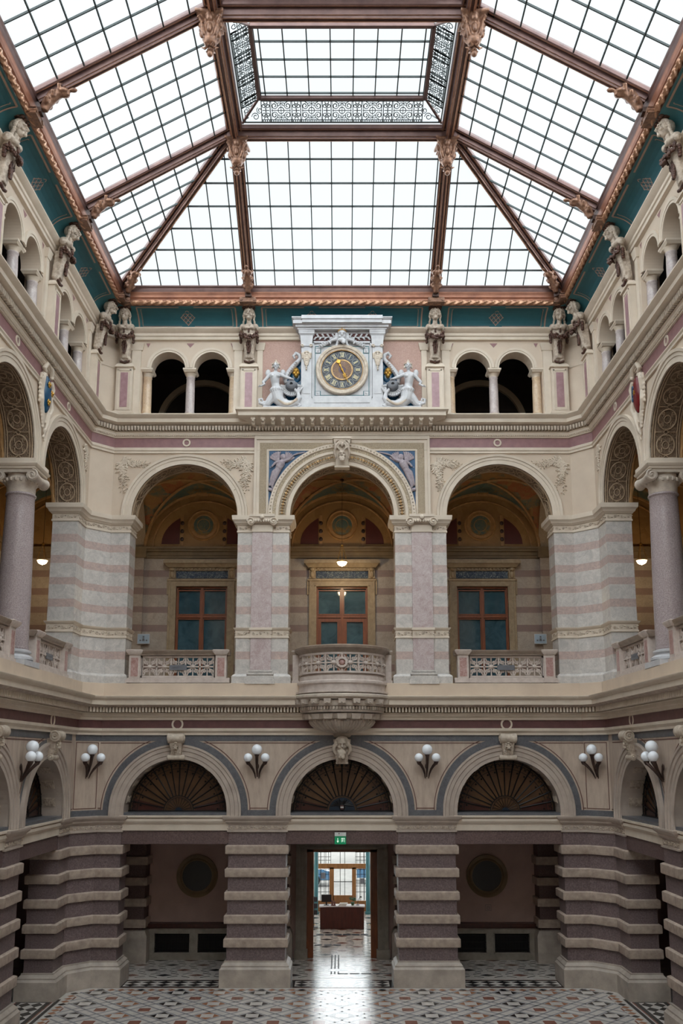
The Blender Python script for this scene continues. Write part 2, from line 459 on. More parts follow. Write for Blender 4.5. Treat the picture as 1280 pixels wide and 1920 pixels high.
# frosted roof glass: part clear, part scattering
m_glass = bpy.data.materials.new('frosted_roof_glass'); m_glass.use_nodes = True
nt = m_glass.node_tree; nt.nodes.clear()
tr = nt.nodes.new('ShaderNodeBsdfTransparent'); tr.inputs[0].default_value = (.93, .99, 1, 1)
tl = nt.nodes.new('ShaderNodeBsdfTranslucent'); tl.inputs[0].default_value = (.86, .95, .98, 1)
mx = nt.nodes.new('ShaderNodeMixShader'); mx.inputs[0].default_value = .07
ou = nt.nodes.new('ShaderNodeOutputMaterial')
nt.links.new(tr.outputs[0], mx.inputs[1]); nt.links.new(tl.outputs[0], mx.inputs[2]); nt.links.new(mx.outputs[0], ou.inputs[0])
m_clear = bpy.data.materials.new('clear_window_glass'); m_clear.use_nodes = True
nt = m_clear.node_tree; nt.nodes.clear()
tr = nt.nodes.new('ShaderNodeBsdfTransparent'); tr.inputs[0].default_value = (.93, .97, .97, 1)
gl = nt.nodes.new('ShaderNodeBsdfGlossy'); gl.inputs['Roughness'].default_value = .05
mx = nt.nodes.new('ShaderNodeMixShader'); mx.inputs[0].default_value = .08
ou = nt.nodes.new('ShaderNodeOutputMaterial')
nt.links.new(tr.outputs[0], mx.inputs[1]); nt.links.new(gl.outputs[0], mx.inputs[2]); nt.links.new(mx.outputs[0], ou.inputs[0])
m_tile_w = marble('white_floor_tile', (206, 198, 190), (180, 174, 168), (150, 146, 144), .2, 2, .3)
m_tile_g = mat('grey_floor_strip', (150, 148, 150), (132, 130, 134), rough=.2, scale=5)
m_tile_k = mat('black_floor_tile', (20, 22, 28), (30, 32, 36), rough=.2, scale=5)
m_tile_r = mat('brown_floor_tile', (138, 94, 80), (118, 78, 68), rough=.2, scale=5)
m_tile_o = mat('orange_floor_tile', (160, 112, 84), (142, 98, 74), rough=.2, scale=5)
m_tile_b = mat('slate_blue_floor_tile', (92, 104, 118), (72, 82, 96), rough=.2, scale=5)

HP = PI / 2
TB = None
TR = Matrix(((0, 1, 0, 8.0), (-1, 0, 0, 0), (0, 0, 1, 0), (0, 0, 0, 1)))
TL = Matrix(((0, -1, 0, -8.0), (-1, 0, 0, 0), (0, 0, 1, 0), (0, 0, 0, 1)))
YEND = -34.0
HALL = [(-8.0, YEND), (-8.0, -0.6), (-7.4, 0.0), (7.4, 0.0), (8.0, -0.6), (8.0, YEND)]
BAYS_B = (-5.05, 0.0, 5.05)
NB = 4
SIDE_C = [3.1 + 4.2 * k for k in range(NB)]     # side bay centres, distance from the end wall
SIDE_P = [5.2 + 4.2 * k for k in range(NB)]     # piers between side bays
SIDES = (('left', TL), ('right', TR))
# ------------------------------------------------------------------ STRUCTURE: floors
def clip_poly(poly, a, b, c):
    """keep a*x+b*y<=c"""
    out = []
    for i in range(len(poly)):
        p, q = poly[i], poly[(i + 1) % len(poly)]
        dp = a * p[0] + b * p[1] - c; dq = a * q[0] + b * q[1] - c
        if dp <= 0: out.append(p)
        if (dp < 0 < dq) or (dq < 0 < dp):
            t = dp / (dp - dq); out.append((p[0] + (q[0] - p[0]) * t, p[1] + (q[1] - p[1]) * t))
    return out
def build_floor():
    mb = MB()
    # slab under everything
    mb.quad((-13, 14.5, -.004), (13, 14.5, -.004), (13, -36, -.004), (-13, -36, -.004), 0)
    lims = [(-1, 0, 7.5), (1, 0, 7.5), (0, 1, -.2), (1, 1, 6.9), (-1, 1, 6.9)]
    def lay(poly, z, m):
        for a, b, c in lims:
            poly = clip_poly(poly, a, b, c)
            if len(poly) < 3: return
        mb.poly([(x, y, z) for x, y in poly], m)
    P = 1.17; Y0 = -1.27
    d = lambda x, y, r: [(x - r, y), (x, y - r), (x + r, y), (x, y + r)]
    q = lambda x, y, r: [(x - r, y - r), (x + r, y - r), (x + r, y + r), (x - r, y + r)]
    # court field
    lay(q(0, -8, 8), .0, 0)
    for i in range(-14, 15):
        for j in range(0, 13):
            cx, cy = P * i, Y0 + .6 - P * j          # diamond nodes
            sx, sy = P * (i + .5), Y0 - P * j        # square nodes
            k = 2 if i % 2 == 0 else 4
            lay(d(cx, cy, .33), .002, k); lay(q(cx, cy, .165), .003, 0)
            lay(q(sx, sy, .155), .002, 3)
            for sg in (-1, 1):                       # crossing grey strips
                for off in (.40,):
                    for s2 in (-1, 1):
                        ax, ay = cx + s2 * off, cy
                        w = .045; L = P / 2
                        p = [(ax - L - w, ay - sg * L), (ax - L + w, ay - sg * L), (ax + L + w, ay + sg * L), (ax + L - w, ay + sg * L)]
                        lay(p, .001, 1)
    # orange and black running border of the court
    for i in range(-26, 27):
        lay(d(i * .29, -.36, .12), .004, 4 if i % 4 else 2)
    # side borders
    for sg in (-1, 1):
        for j in range(0, 45):
            y = -.75 - j * .29
            mb.poly([(sg * 7.62 + a, y + b, .004) for a, b in ((-.12, 0), (0, -.12), (.12, 0), (0, .12))], 4 if j % 4 else 2)
    for sg in (-1, 1):
        xa, xb = sorted((sg * 7.80, sg * 7.90)); mb.quad((xa, -1.4, .0045), (xb, -1.4, .0045), (xb, -16, .0045), (xa, -16, .0045), 2)
    lims = []
    # dark frames and chequer strips under the arches of the end wall
    def strip(x0, x1, y0, y1, T=None):
        f = (lambda x, y, z: (x, y, z)) if T is None else (lambda x, y, z: tuple(T @ Vector((x, y, z))))
        def Q(a, b, c, e, z, m): mb.poly([f(a, c, z), f(b, c, z), f(b, e, z), f(a, e, z)], m)
        Q(x0, x1, y0, y1, .002, 3); Q(x0 + .04, x1 - .04, y0 + .04, y1 - .04, .003, 2)
        Q(x0 + .16, x1 - .16, y0 + .16, y1 - .16, .004, 0)
        n = int((x1 - x0 - .32) / .4); st = (x1 - x0 - .32) / n
        rows = 2
        for i in range(n):
            for r in range(rows):
                cx = x0 + .16 + st * (i + .5); hy = (y1 - y0 - .32) / rows; cy = y0 + .16 + hy * (r + .5)
                mb.poly([f(cx - st / 2, cy, .005), f(cx, cy - hy / 2, .005), f(cx + st / 2, cy, .005), f(cx, cy + hy / 2, .005)], 2)
    for c in BAYS_B: strip(c - 1.56, c + 1.56, -.1, .86)
    for nm, T in SIDES:
        for c in SIDE_C: strip(c - 1.5, c + 1.5, -.05, .95, T)
    # gallery floor behind: diagonal slate and brown lozenges
    def gal(x0, x1, y0, y1):
        mb.quad((x0, y0, .001), (x1, y0, .001), (x1, y1, .001), (x0, y1, .001), 0)
        nx = int((x1 - x0) / 1.0); sx = (x1 - x0) / nx; ny = max(2, int((y1 - y0) / .62)); sy = (y1 - y0) / ny
        for i in range(nx):
            for j in range(ny):
                cx = x0 + sx * (i + .5 + (.5 if j % 2 else 0)) ; cy = y0 + sy * (j + .5)
                if cx + .28 > x1: continue
                mb.poly([(cx - .26, cy, .003), (cx, cy - .15, .003), (cx + .26, cy, .003), (cx, cy + .15, .003)], 3 if (i + j) % 2 else 2)
                for s1 in (-1, 1):
                    for s2 in (-1, 1):
                        px, py = cx + s1 * .3, cy + s2 * .2
                        ux, uy = .14, .09 * -s1 * s2
                        mb.poly([(px - ux, py - uy - .03, .003), (px + ux, py + uy - .03, .003), (px + ux, py + uy + .03, .003), (px - ux, py - uy + .03, .003)], 5 if j % 2 else 2)
    gal(-8, 8, 1.1, 3.9)
    gal(-3.4, 3.4, 4.1, 13.3)
    o = mb.build('floor', [m_tile_w, m_tile_g, m_tile_k, m_tile_r, m_tile_o, m_tile_b])
    return struct(o)
build_floor()

# ------------------------------------------------------------------ STRUCTURE: walls round the court
R1 = 1.56; ZC1 = 5.02        # ground arches
R2 = 1.70; ZC2 = 14.28       # gallery arches
TH = .85
def ring_rect(mb, x0, x1, z0, z1, y, w, m):
    mb.box(x0, x1, y, 0, z0, z0 + w, m); mb.box(x0, x1, y, 0, z1 - w, z1, m)
    mb.box(x0, x0 + w, y, 0, z0 + w, z1 - w, m); mb.box(x1 - w, x1, y, 0, z0 + w, z1 - w, m)
def ground_wall(mb, bays, x_start, x_end, half, rb):
    """stucco wall above the ground piers with slate blue bands"""
    xs = [(c, max(x_start, c - half), min(x_end, c + half)) for c in bays]
    for i, (c, a, b) in enumerate(xs):
        a = x_start if i == 0 else a; b = x_end if i == len(xs) - 1 else b
        mb.arch_wall(a, b, 4.88, 7.35, c, R1, ZC1, 0, TH, 0, 3)
        mb.arch([(2.0, 0), (2.0, -.012), (rb, -.012), (rb, 0)], c, ZC1, 1, stilt=.14)
        mb.arch([(rb + .05, 0), (rb + .05, -.008), (rb + .075, -.008), (rb + .075, 0)], c, ZC1, 2, stilt=.14)
        mb.box(c + 2.0, b, -.0121, 0, 4.88, 5.06, 1); mb.box(a, c - 2.0, -.0121, 0, 4.88, 5.06, 1)
        for sg in (-1, 1):
            e = b if sg > 0 else a
            x1_ = c + sg * (rb + .06)
            if sg * (e - x1_) > .05:
                mb.box(min(x1_, e), max(x1_, e), -.008, 0, 5.10, 5.125, 2)
    mb.box(xs[0][1], xs[-1][2], -.0125, 0, 7.12, 7.32, 1)
    mb.box(xs[0][1], xs[-1][2], -.009, 0, 7.05, 7.075, 2)
def chamfer_quad(mb, z0, z1, sgn, m=0):
    mb.quad((sgn * 7.4, 0, z0), (sgn * 8, -.6, z0), (sgn * 8, -.6, z1), (sgn * 7.4, 0, z1), m)
GM = [m_stucco, m_bluegrey, m_line, m_trim_g]
mb = MB(); ground_wall(mb, BAYS_B, -7.4, 7.4, 2.525, 2.2)
for sg in (-1, 1):
    chamfer_quad(mb, 4.88, 7.35, sg)
    o = MB(Matrix.Translation((sg * 7.7, -.3, 0)) @ Matrix.Rotation(-sg * PI / 4, 4, 'Z'))
    o.box(-.42, .42, -.012, .0, 4.88, 5.06, 1); o.box(-.42, .42, -.012, 0, 7.12, 7.32, 1)
    ring_rect(o, -.40, .36, 5.10, 7.08, -.008, .022, 2)
    mb.v_extra = None
    mb.add([tuple(o.T @ Vector(p)) for p in o.v], [], 0)
    b0 = len(mb.v) - len(o.v)
    for q, mm in zip(o.f, o.m): mb.f.append(tuple(b0 + i for i in q)); mb.m.append(mm)
struct(mb.build('wall_back', GM))
for nm, T in SIDES:
    mb = MB(T); ground_wall(mb, SIDE_C, .6, 17.8, 2.1, 2.09)
    struct(mb.build('wall_' + nm, GM))

def archivolts(bays, T, R, ZC, prof, stilt, name, mats, seg=None):
    mb = MB(T)
    for c in bays: mb.arch(prof, c, ZC, 0, stilt=stilt, seg_m=seg)
    return struct(mb.build(name, mats))
P1 = [(1.56, .02), (1.56, -.03), (1.66, -.03), (1.68, -.05), (1.80, -.05), (1.82, -.08), (1.92, -.08), (1.94, -.11), (2.0, -.11), (2.0, .0)]
archivolts(BAYS_B, None, R1, ZC1, P1, .14, 'trim_1', [m_trim_g])
for nm, T in SIDES: archivolts(SIDE_C, T, R1, ZC1, P1, .14, 'trim_2', [m_trim_g])

# gallery storey walls
def upper_wall(mb, bays, x_start, x_end, half):
    for i, c in enumerate(bays):
        a = x_start if i == 0 else c - half; b = x_end if i == len(bays) - 1 else c + half
        mb.arch_wall(a, b, 14.24, 16.4, c, R2, ZC2, 0, .8, 0, 1)
mb = MB(); upper_wall(mb, BAYS_B, -7.4, 7.4, 2.525)
for sg in (-1, 1): chamfer_quad(mb, 14.0, 16.4, sg)
struct(mb.build('wall_back', [m_cream, m_arab]))
for nm, T in SIDES:
    mb = MB(T); upper_wall(mb, SIDE_C, .6, 17.8, 2.1)
    struct(mb.build('wall_' + nm, [m_cream, m_arab]))
def strapwork(T, c):
    mb = MB(T); R = R2 - .012; m_ = lambda arc, y: (c + R * math.cos(arc / R), y, ZC2 + R * math.sin(arc / R))
    def tb(pts, r=.016): mb.tube([m_(*p) for p in pts], r, 5)
    L = PI * R; n = 8; st = L / n
    for y in (.05, .11, .69, .75): tb([(L * i / 60, y) for i in range(61)], .014)
    for i in range(n):
        a = st * (i + .5)
        tb([(a + st * .40 * math.cos(q * PI / 10), .40 + .23 * math.sin(q * PI / 10)) for q in range(21)], .018)
        tb([(a + st * .16 * math.cos(q * PI / 4), .40 + .09 * math.sin(q * PI / 4)) for q in range(9)], .014)
        for sy in (-1, 1):
            for sx in (-1, 1):
                tb([(a + sx * st * (.2 - .15 * q / 9 * math.cos(q * .7)), .40 + sy * (.12 + .07 * (1 - q / 10) * math.sin(q * .7))) for q in range(9)], .012)
                tb([(a + sx * st * .5, .40 + sy * .27), (a + sx * st * .38, .40 + sy * .30)], .014)
        e = a + st / 2
        tb([(e - .06, .40), (e, .33), (e + .06, .40), (e, .47), (e - .06, .40)], .015)
        for sy in (-1, 1): tb([(e, .4 + sy * .08), (e, .4 + sy * .28)], .012)
    return struct(mb.build('trim_24', [m_strap]))
m_strap = mat('tan_strapwork', (176, 154, 128), (156, 134, 110), rough=.7)
for c in BAYS_B: strapwork(None, c)
for nm, T in SIDES:
    for c in SIDE_C[:3]: strapwork(T, c)
P2 = [(1.70, .02), (1.70, -.03), (1.84, -.03), (1.85, -.05), (1.93, -.05), (1.945, -.08), (2.02, -.09), (2.03, 0)]
archivolts((-5.05, 5.05), None, R2, ZC2, P2, .04, 'trim_3', [m_trim])
for nm, T in SIDES: archivolts(SIDE_C, T, R2, ZC2, P2, .04, 'trim_4', [m_trim])

# upper loggia wall with paired arches
def top_wall(mb, bays, x_start, x_end, half, solid_mid=None):
    def solid(a, b, z0=17.4, z1=20.35, m=0):
        if b - a > 1e-3: mb.box(a, b, 0, .5, z0, z1, m)
    e = x_start
    for c in bays:
        solid(e, c - 1.58)
        mb.arch_wall(c - 1.58, c, 19.3, 20.35, c - .71, .555, 19.3, 0, .5, 0, 0, n=24)
        mb.arch_wall(c, c + 1.58, 19.3, 20.35, c + .71, .555, 19.3, 0, .5, 0, 0, n=24)
        for s in (-.71, .71):
            mb.arch([(.555, .0), (.555, -.03), (.61, -.03), (.62, -.05), (.70, -.055), (.705, 0)], c + s, 19.3, 1, n=24)
            for t in (-1, 1):
                pass
        for xx, w in ((c, .13), (c - 1.40, .07), (c + 1.40, .07)):
            mb.prism_xz([(xx - w, 20.17), (xx + w, 20.17), (xx, 20.02)], -.006, 0, 2)
        e = c + 1.58
    solid(e, x_end)
mb = MB()
top_wall(mb, (-5.03, 5.03), -7.4, 7.4, 2.5)
mb.box(-2.72, 2.72, -.01, 0, 17.6, 20.3, 3)
for sg in (-1, 1):
    chamfer_quad(mb, 17.4, 20.7, sg)
    mb.box(*sorted((sg * 3.30, sg * 3.56)), -.06, 0, 17.6, 19.9, 1); mb.frustum(*sorted((sg * 3.27, sg * 3.59)), -.08, 0, 19.9, 20.14, -.06, 1)
    mb.box(*sorted((sg * 2.62, sg * 2.80)), -.06, 0, 17.6, 19.9, 1); mb.frustum(*sorted((sg * 2.58, sg * 2.84)), -.08, 0, 19.9, 20.14, -.05, 1)
    mb.box(*sorted((sg * 6.64, sg * 6.94)), -.06, 0, 17.6, 19.9, 1); mb.frustum(*sorted((sg * 6.6, sg * 6.98)), -.08, 0, 19.9, 20.14, -.05, 1)
    mb.box(*sorted((sg * 6.62, sg * 7.4)), -.07, 0, 17.5, 17.74, 1)
    # incised lines on the canted corner
    o = [(sg * 7.4, -.001), (sg * 8, -.601)]
    for z in (19.25, 19.95):
        n = Vector((-sg, -1)).normalized() * .02
        mb.quad((o[0][0] + n.x, o[0][1] + n.y, z), (o[1][0] + n.x, o[1][1] + n.y, z), (o[1][0] + n.x, o[1][1] + n.y, z + .03), (o[0][0] + n.x, o[0][1] + n.y, z + .03), 1)
struct(mb.build('wall_back', [m_cream, m_trim, m_mauve, m_pinkwall]))
for nm, T in SIDES:
    mb = MB(T); top_wall(mb, SIDE_C, .6, 17.8, 2.1)
    mb.box(1.28, 1.50, -.06, 0, 17.6, 19.9, 1); mb.frustum(1.25, 1.53, -.08, 0, 19.9, 20.14, -.05, 1)
    for p in SIDE_P:
        for s in (-1, 1):
            mb.box(*sorted((p + s * .30, p + s * .5)), -.06, 0, 17.6, 19.9, 1); mb.frustum(*sorted((p + s * .28, p + s * .53)), -.08, 0, 19.9, 20.14, -.05, 1)
    struct(mb.build('wall_' + nm, [m_cream, m_trim, m_mauve]))

# cornices and friezes round the court
def along(path, off, pitch, ymin=-14.0):
    """points every pitch along an offset path with direction angle"""
    out = []
    N = len(path)
    for i in range(N - 1):
        a = Vector(path[i]); b = Vector(path[i + 1]); d = (b - a); L = d.length; d.normalize(); n = Vector((d.y, -d.x))
        # shrink ends at inner mitres
        def cut(j):
            if j <= 0 or j >= N - 1: return 0
            d1 = (Vector(path[j]) - Vector(path[j - 1])).normalized(); d2 = (Vector(path[j + 1]) - Vector(path[j])).normalized()
            cr = d1.x * d2.y - d1.y * d2.x
            ang = math.acos(max(-1, min(1, d1.dot(d2))))
            return -math.copysign(1, cr) * off * math.tan(ang / 2)
        s0, s1 = cut(i), L - cut(i + 1)
        k = max(1, int((s1 - s0) / pitch)); st = (s1 - s0) / k
        for q in range(k):
            p = a + d * (s0 + st * (q + .5))
            if p.y < ymin: continue
            out.append((p + n * off, math.atan2(d.y, d.x), st))
    return out
def dentils(mb, path, o0, o1, z0, z1, w, pitch, m=0, ymin=-14.0, wedge=0.0):
    for p, a, st in along(path, o0, pitch, ymin):
        R = Matrix.Translation((p.x, p.y, 0)) @ Matrix.Rotation(a, 4, 'Z')
        t = MB(); t.frustum(-w / 2, w / 2, -(o1 - o0), .01, z0, z1, -wedge, m)
        mb.add([tuple(R @ Vector(v)) for v in t.v], t.f, m)
mb = MB()
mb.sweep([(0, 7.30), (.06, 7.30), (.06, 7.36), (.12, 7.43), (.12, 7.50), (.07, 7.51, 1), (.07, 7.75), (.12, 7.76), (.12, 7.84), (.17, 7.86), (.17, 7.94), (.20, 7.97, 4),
          (.20, 8.13, 2), (.42, 8.14, 2), (.50, 8.20), (.50, 8.34), (.56, 8.38), (.6, 8.44), (.6, 8.46), (.14, 8.50, 3), (.14, 8.88, 3), (0, 8.9, 3), (-.3, 8.9, 3)], HALL, 0)  # umber backing paints the shade into the gaps between the dentils
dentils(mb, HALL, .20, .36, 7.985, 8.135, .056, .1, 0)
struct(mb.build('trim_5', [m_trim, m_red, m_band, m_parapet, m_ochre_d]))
mb = MB()
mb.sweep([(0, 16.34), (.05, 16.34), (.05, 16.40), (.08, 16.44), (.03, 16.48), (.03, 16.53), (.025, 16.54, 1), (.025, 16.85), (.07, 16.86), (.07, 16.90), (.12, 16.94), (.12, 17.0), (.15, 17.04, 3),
          (.15, 17.22), (.30, 17.24), (.38, 17.28), (.38, 17.40), (.44, 17.44), (.5, 17.50), (.5, 17.53), (.06, 17.56), (.06, 17.64), (-.5, 17.64)], HALL, 0)  # same umber behind these dentils, gap shade put into the colour
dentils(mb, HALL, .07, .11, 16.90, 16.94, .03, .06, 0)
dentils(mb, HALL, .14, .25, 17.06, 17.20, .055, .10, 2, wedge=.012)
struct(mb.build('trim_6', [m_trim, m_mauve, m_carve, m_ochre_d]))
mb = MB()
mb.sweep([(0, 20.24), (.10, 20.26), (.10, 20.36), (.14, 20.38), (.14, 20.47), (.20, 20.50), (.28, 20.58), (.28, 20.62), (.05, 20.63)], HALL, 0)
struct(mb.build('trim_7', [m_trim]))

# projecting cornice shelf carrying the clock, on small brackets
mb = MB()
SH = [(-3.05, .02), (-3.05, -.0), (3.05, -.0), (3.05, .02)]
mb.sweep([(.0, 16.92), (.06, 16.92), (.06, 16.98), (.12, 17.0), (.12, 17.14), (.2, 17.16), (.2, 17.2), (.62, 17.36), (.7, 17.38), (.7, 17.50), (.78, 17.55), (.78, 17.62), (0, 17.66)],
         [(-2.62, .3), (-2.62, -.02), (2.62, -.02), (2.62, .3)], 0)
struct(mb.build('trim_8', [m_trim]))
mb = MB()
for i in range(19):
    x = -2.85 + 5.7 * i / 18
    mb.box(x - .07, x + .07, -.62, -.05, 17.28, 17.40, 0); mb.frustum(x - .05, x + .05, -.5, -.05, 17.16, 17.28, -.01, 0)
    mb.ell((x, -.58, 17.26), (.05, .06, .06), 8, 6, 0)
    if i < 18: mb.box(x + .10, x + .23, -.52, -.05, 17.355, 17.37, 1)
struct(mb.build('trim_9', [m_trim, m_carve_d]))

# painted ring ornaments on both friezes
def ring_on(T, x, z, y, R=.19, sx=1):
    mb = MB(T); mb.arch([(R - .055, y + .03), (R - .05, y), (R, y), (R + .005, y + .03)], x, z, 0, n=28, a0=0, a1=2 * PI)
    return struct(mb.build('trim_10', [m_trim]))
for x in (-5.05, 5.05):
    ring_on(None, x, 7.63, -.09, .18); ring_on(None, x, 16.70, -.05, .13)
for nm, T in SIDES:
    for c in SIDE_C[:3]: ring_on(T, c, 7.63, -.09, .18); ring_on(T, c, 16.70, -.05, .13)

# ------------------------------------------------------------------ frame panel round the middle gallery arch
mb = MB()
y = -.07
mb.arch_wall(-2.84, 2.84, 14.24, 16.92, 0, 2.32, ZC2, y, 0, 0, 0, soffit=False)
for a, b in ((-2.84, -2.76), (2.76, 2.84)): mb.box(a, b, -.11, 0, 14.24, 16.799, 0)
mb.box(-2.84, 2.84, -.11, 0, 16.80, 16.92, 0)
struct(mb.build('wall_back', [m_trim]))
mb = MB()
for sg in (-1, 1):
    mb.box(*sorted((sg * 2.44, sg * 2.66)), -.085, -.07, 14.24, 16.459, 0)
    mb.box(*sorted((sg * 2.38, sg * 2.43)), -.095, -.07, 14.24, 16.409, 2)
mb.box(-2.66, 2.66, -.085, -.07, 16.46, 16.68, 0)
mb.box(-2.43, 2.43, -.095, -.07, 16.41, 16.46, 2)
struct(mb.build('trim_11', [m_arab_g, m_blue, m_trim]))
mb = MB()   # blue spandrel grounds, cut to the arch
for sg in (-1, 1):
    pts = [(sg * 2.38, 16.41)]
    arcp = [(2.36 * math.cos(a), ZC2 + 2.36 * math.sin(a)) for a in [math.radians(t) for t in range(0, 91, 3)]]
    arcp = [(sg * min(x, 2.379), z) for x, z in arcp if z < 16.41 and x < 2.38]
    top = (sg * math.sqrt(2.36 ** 2 - (16.41 - ZC2) ** 2), 16.41)
    for i in range(len(arcp)):
        a = arcp[i]; b = arcp[i + 1] if i + 1 < len(arcp) else top
        mb.quad((a[0], -.078, a[1]), (b[0], -.078, b[1]), (b[0], -.078, 16.41), (a[0], -.078, 16.41), 0)
struct(mb.build('trim_12', [m_blue]))
mb = MB()
mb.arch([(1.66, .02), (1.66, -.08), (1.78, -.08), (1.80, -.12), (1.82, -.08), (2.02, -.08), (2.04, -.12), (2.12, -.12), (2.13, -.10), (2.22, -.10), (2.24, -.15), (2.36, -.16), (2.38, -.05)],
        0, ZC2, 0, stilt=.04, n=56, seg_m=[0, 0, 0, 0, 1, 0, 0, 0, 2, 0, 0, 0, 0])
struct(mb.build('trim_13', [m_trim, m_arab_g, m_arab_s]))
mb = MB()
for i in range(64):
    a = PI * (i + .5) / 64
    for r_, e_, mm in ((1.92, .034 if i % 4 else .05, 0), (1.87, .022, 1), (1.97, .022, 1), (2.30, .024, 1)):
        mb.ell((r_ * math.cos(a), -.11 if r_ < 2.2 else -.155, ZC2 + r_ * math.sin(a)), (e_, .035, e_), 7, 5, mm)
struct(mb.build('trim_13', [m_gold_p, m_trim]))

# ------------------------------------------------------------------ cove, rope moulding, copper beam
mb = MB()
cove = [(.05 + .70 * (1 - math.cos(t * HP / 10)), 20.63 + .50 * math.sin(t * HP / 10)) for t in range(11)]
mb.sweep([(a, z, 0) for a, z in cove], HALL, 0)
struct(mb.build('ceiling', [m_teal]))
def cpt(s):   # point on cove by 0..1 arc parameter
    t = s * HP
    return (.045 + .70 * (1 - math.cos(t)) + .012, 20.63 + .50 * math.sin(t) - .012)
def cove_strip(mb, T, x0, x1, s0, s1, m, n=6):
    rows = []
    for i in range(n + 1):
        s = s0 + (s1 - s0) * i / n
        o, z = cpt(s); rows.append((o, z, x0, x1))
    for i in range(n):
        a, b = rows[i], rows[i + 1]
        mb.quad((a[2], -a[0], a[1]), (a[3], -a[0], a[1]), (b[3], -b[0], b[1]), (b[2], -b[0], b[1]), m)
def cove_line(mb, p, q, w, m, n=8):
    """thin painted line on the cove between (x, s) points"""
    dx = q[0] - p[0]; ds = (q[1] - p[1]) * .95; L = math.hypot(dx, ds); nx, ns = -ds / L * w, dx / L * w / .95
    for i in range(n):
        c = []
        for t, e in ((i / n, 1), ((i + 1) / n, 1), ((i + 1) / n, -1), (i / n, -1)):
            x = p[0] + dx * t + nx * e; s = p[1] + (q[1] - p[1]) * t + ns * e
            o, z = cpt(s); c.append((x, -o - .004, z))
        mb.quad(*c, m)
def cove_panel(T, x0, x1, knots, name='trim_14', inner=True):
    mb = MB(T)
    cove_strip(mb, T, x0 + .28, x1 - .28, .14, .84, 1)
    for d, (lo, hi), w in ((.12, (.07, .90), .022), (.24, (.16, .80), .009)):
        a, b = x0 + d, x1 - d
        kk = [k for k in knots]
        xs = [a] + sum([[k - .28 + d * .3, k + .28 - d * .3] for k in kk], []) + [b]
        for i in range(0, len(xs), 2):
            cove_line(mb, (xs[i], lo), (xs[i + 1], lo), w, 0, 2); cove_line(mb, (xs[i], hi), (xs[i + 1], hi), w, 0, 2)
        cove_line(mb, (a, lo), (a, hi), w, 0); cove_line(mb, (b, lo), (b, hi), w, 0)
    for k in kk:
        A, B_ = .105, .135; S0 = .48
        pt = lambda u, v: (k + (u + v) * A, S0 + (u - v) * B_)
        cs = [pt(1.15, 1.15), pt(1.15, -1.15), pt(-1.15, -1.15), pt(-1.15, 1.15)]
        for i in range(6):
            for j in range(6):
                q = []
                for uu, vv in ((i, j), (i + 1, j), (i + 1, j + 1), (i, j + 1)):
                    x, s_ = pt(-1.1 + 2.2 * uu / 6, -1.1 + 2.2 * vv / 6); o, z = cpt(s_); q.append((x, -o - .001, z))
                mb.quad(*q, 2)
        for u in (-1.05, -.35, .35, 1.05):
            cove_line(mb, pt(u, -1.2), pt(u, 1.2), .011, 0, 6); cove_line(mb, pt(-1.2, u), pt(1.2, u), .011, 0, 6)
    return struct(mb.build(name, [m_rose_line, m_teal_l, m_knot]))
cove_panel(None, -6.85, -3.38, (-5.1,)); cove_panel(None, 3.38, 6.85, (5.1,)); cove_panel(None, -2.75, 2.75, (-1.0, 1.0))
for nm, T in SIDES:
    cove_panel(T, 1.4, 4.85, (3.1,)); cove_panel(T, 5.55, 9.05, (7.3,)); cove_panel(T, 9.75, 13.25, (11.5,))
mb = MB()
mb.sweep([(.74, 21.12), (.79, 21.27), (.80, 21.34, 0), (.84, 21.37), (.84, 21.40), (.86, 21.48), (.88, 21.52), (.88, 21.54, 1), (.90, 21.58, 1), (.90, 21.66, 1), (.93, 21.70, 1), (.93, 21.74), (.6, 21.8)], HALL, 0)
struct(mb.build('trim_15', [m_copper, m_beam]))
def rope(name, a, b, label):
    a = Vector(a); b = Vector(b); L = (b - a).length; n = int(L / .03)
    d = (b - a).normalized(); u = Vector((0, 0, 1)); w = d.cross(u)
    mb = MB(); rings = []
    for i in range(n + 1):
        s = L * i / n; ph = 2 * PI * s / .42
        rings.append([tuple(a + d * s + (u * math.sin(t) + w * math.cos(t)) * (.064 + .020 * math.cos(3 * t - 2 * PI * s / .26))) for t in [2 * PI * j / 15 for j in range(15)]])
    mb.loft(rings, True, True, 0)
    return struct(mb.build(name, [m_copperline]))
rope('trim_16', (-7.08, -.80, 21.20), (7.08, -.80, 21.20), '')
rope('trim_17', (-7.20, -.92, 21.20), (-7.20, -14.0, 21.20), '')
rope('trim_18', (7.20, -.92, 21.20), (7.20, -14.0, 21.20), '')

# ------------------------------------------------------------------ galleries behind: back walls, floors, vaults
def slab(name, x0, x1, y0, y1, z0, z1, m):
    mb = MB(); mb.box(x0, x1, y0, y1, z0, z1, 0); return struct(mb.build(name, [m]))
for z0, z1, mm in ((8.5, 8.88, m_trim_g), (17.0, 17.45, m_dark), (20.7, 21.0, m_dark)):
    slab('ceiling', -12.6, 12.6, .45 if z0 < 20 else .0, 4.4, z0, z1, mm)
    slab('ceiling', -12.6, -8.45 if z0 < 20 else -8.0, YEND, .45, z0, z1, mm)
    slab('ceiling', 8.45 if z0 < 20 else 8.0, 12.6, YEND, .45, z0, z1, mm)
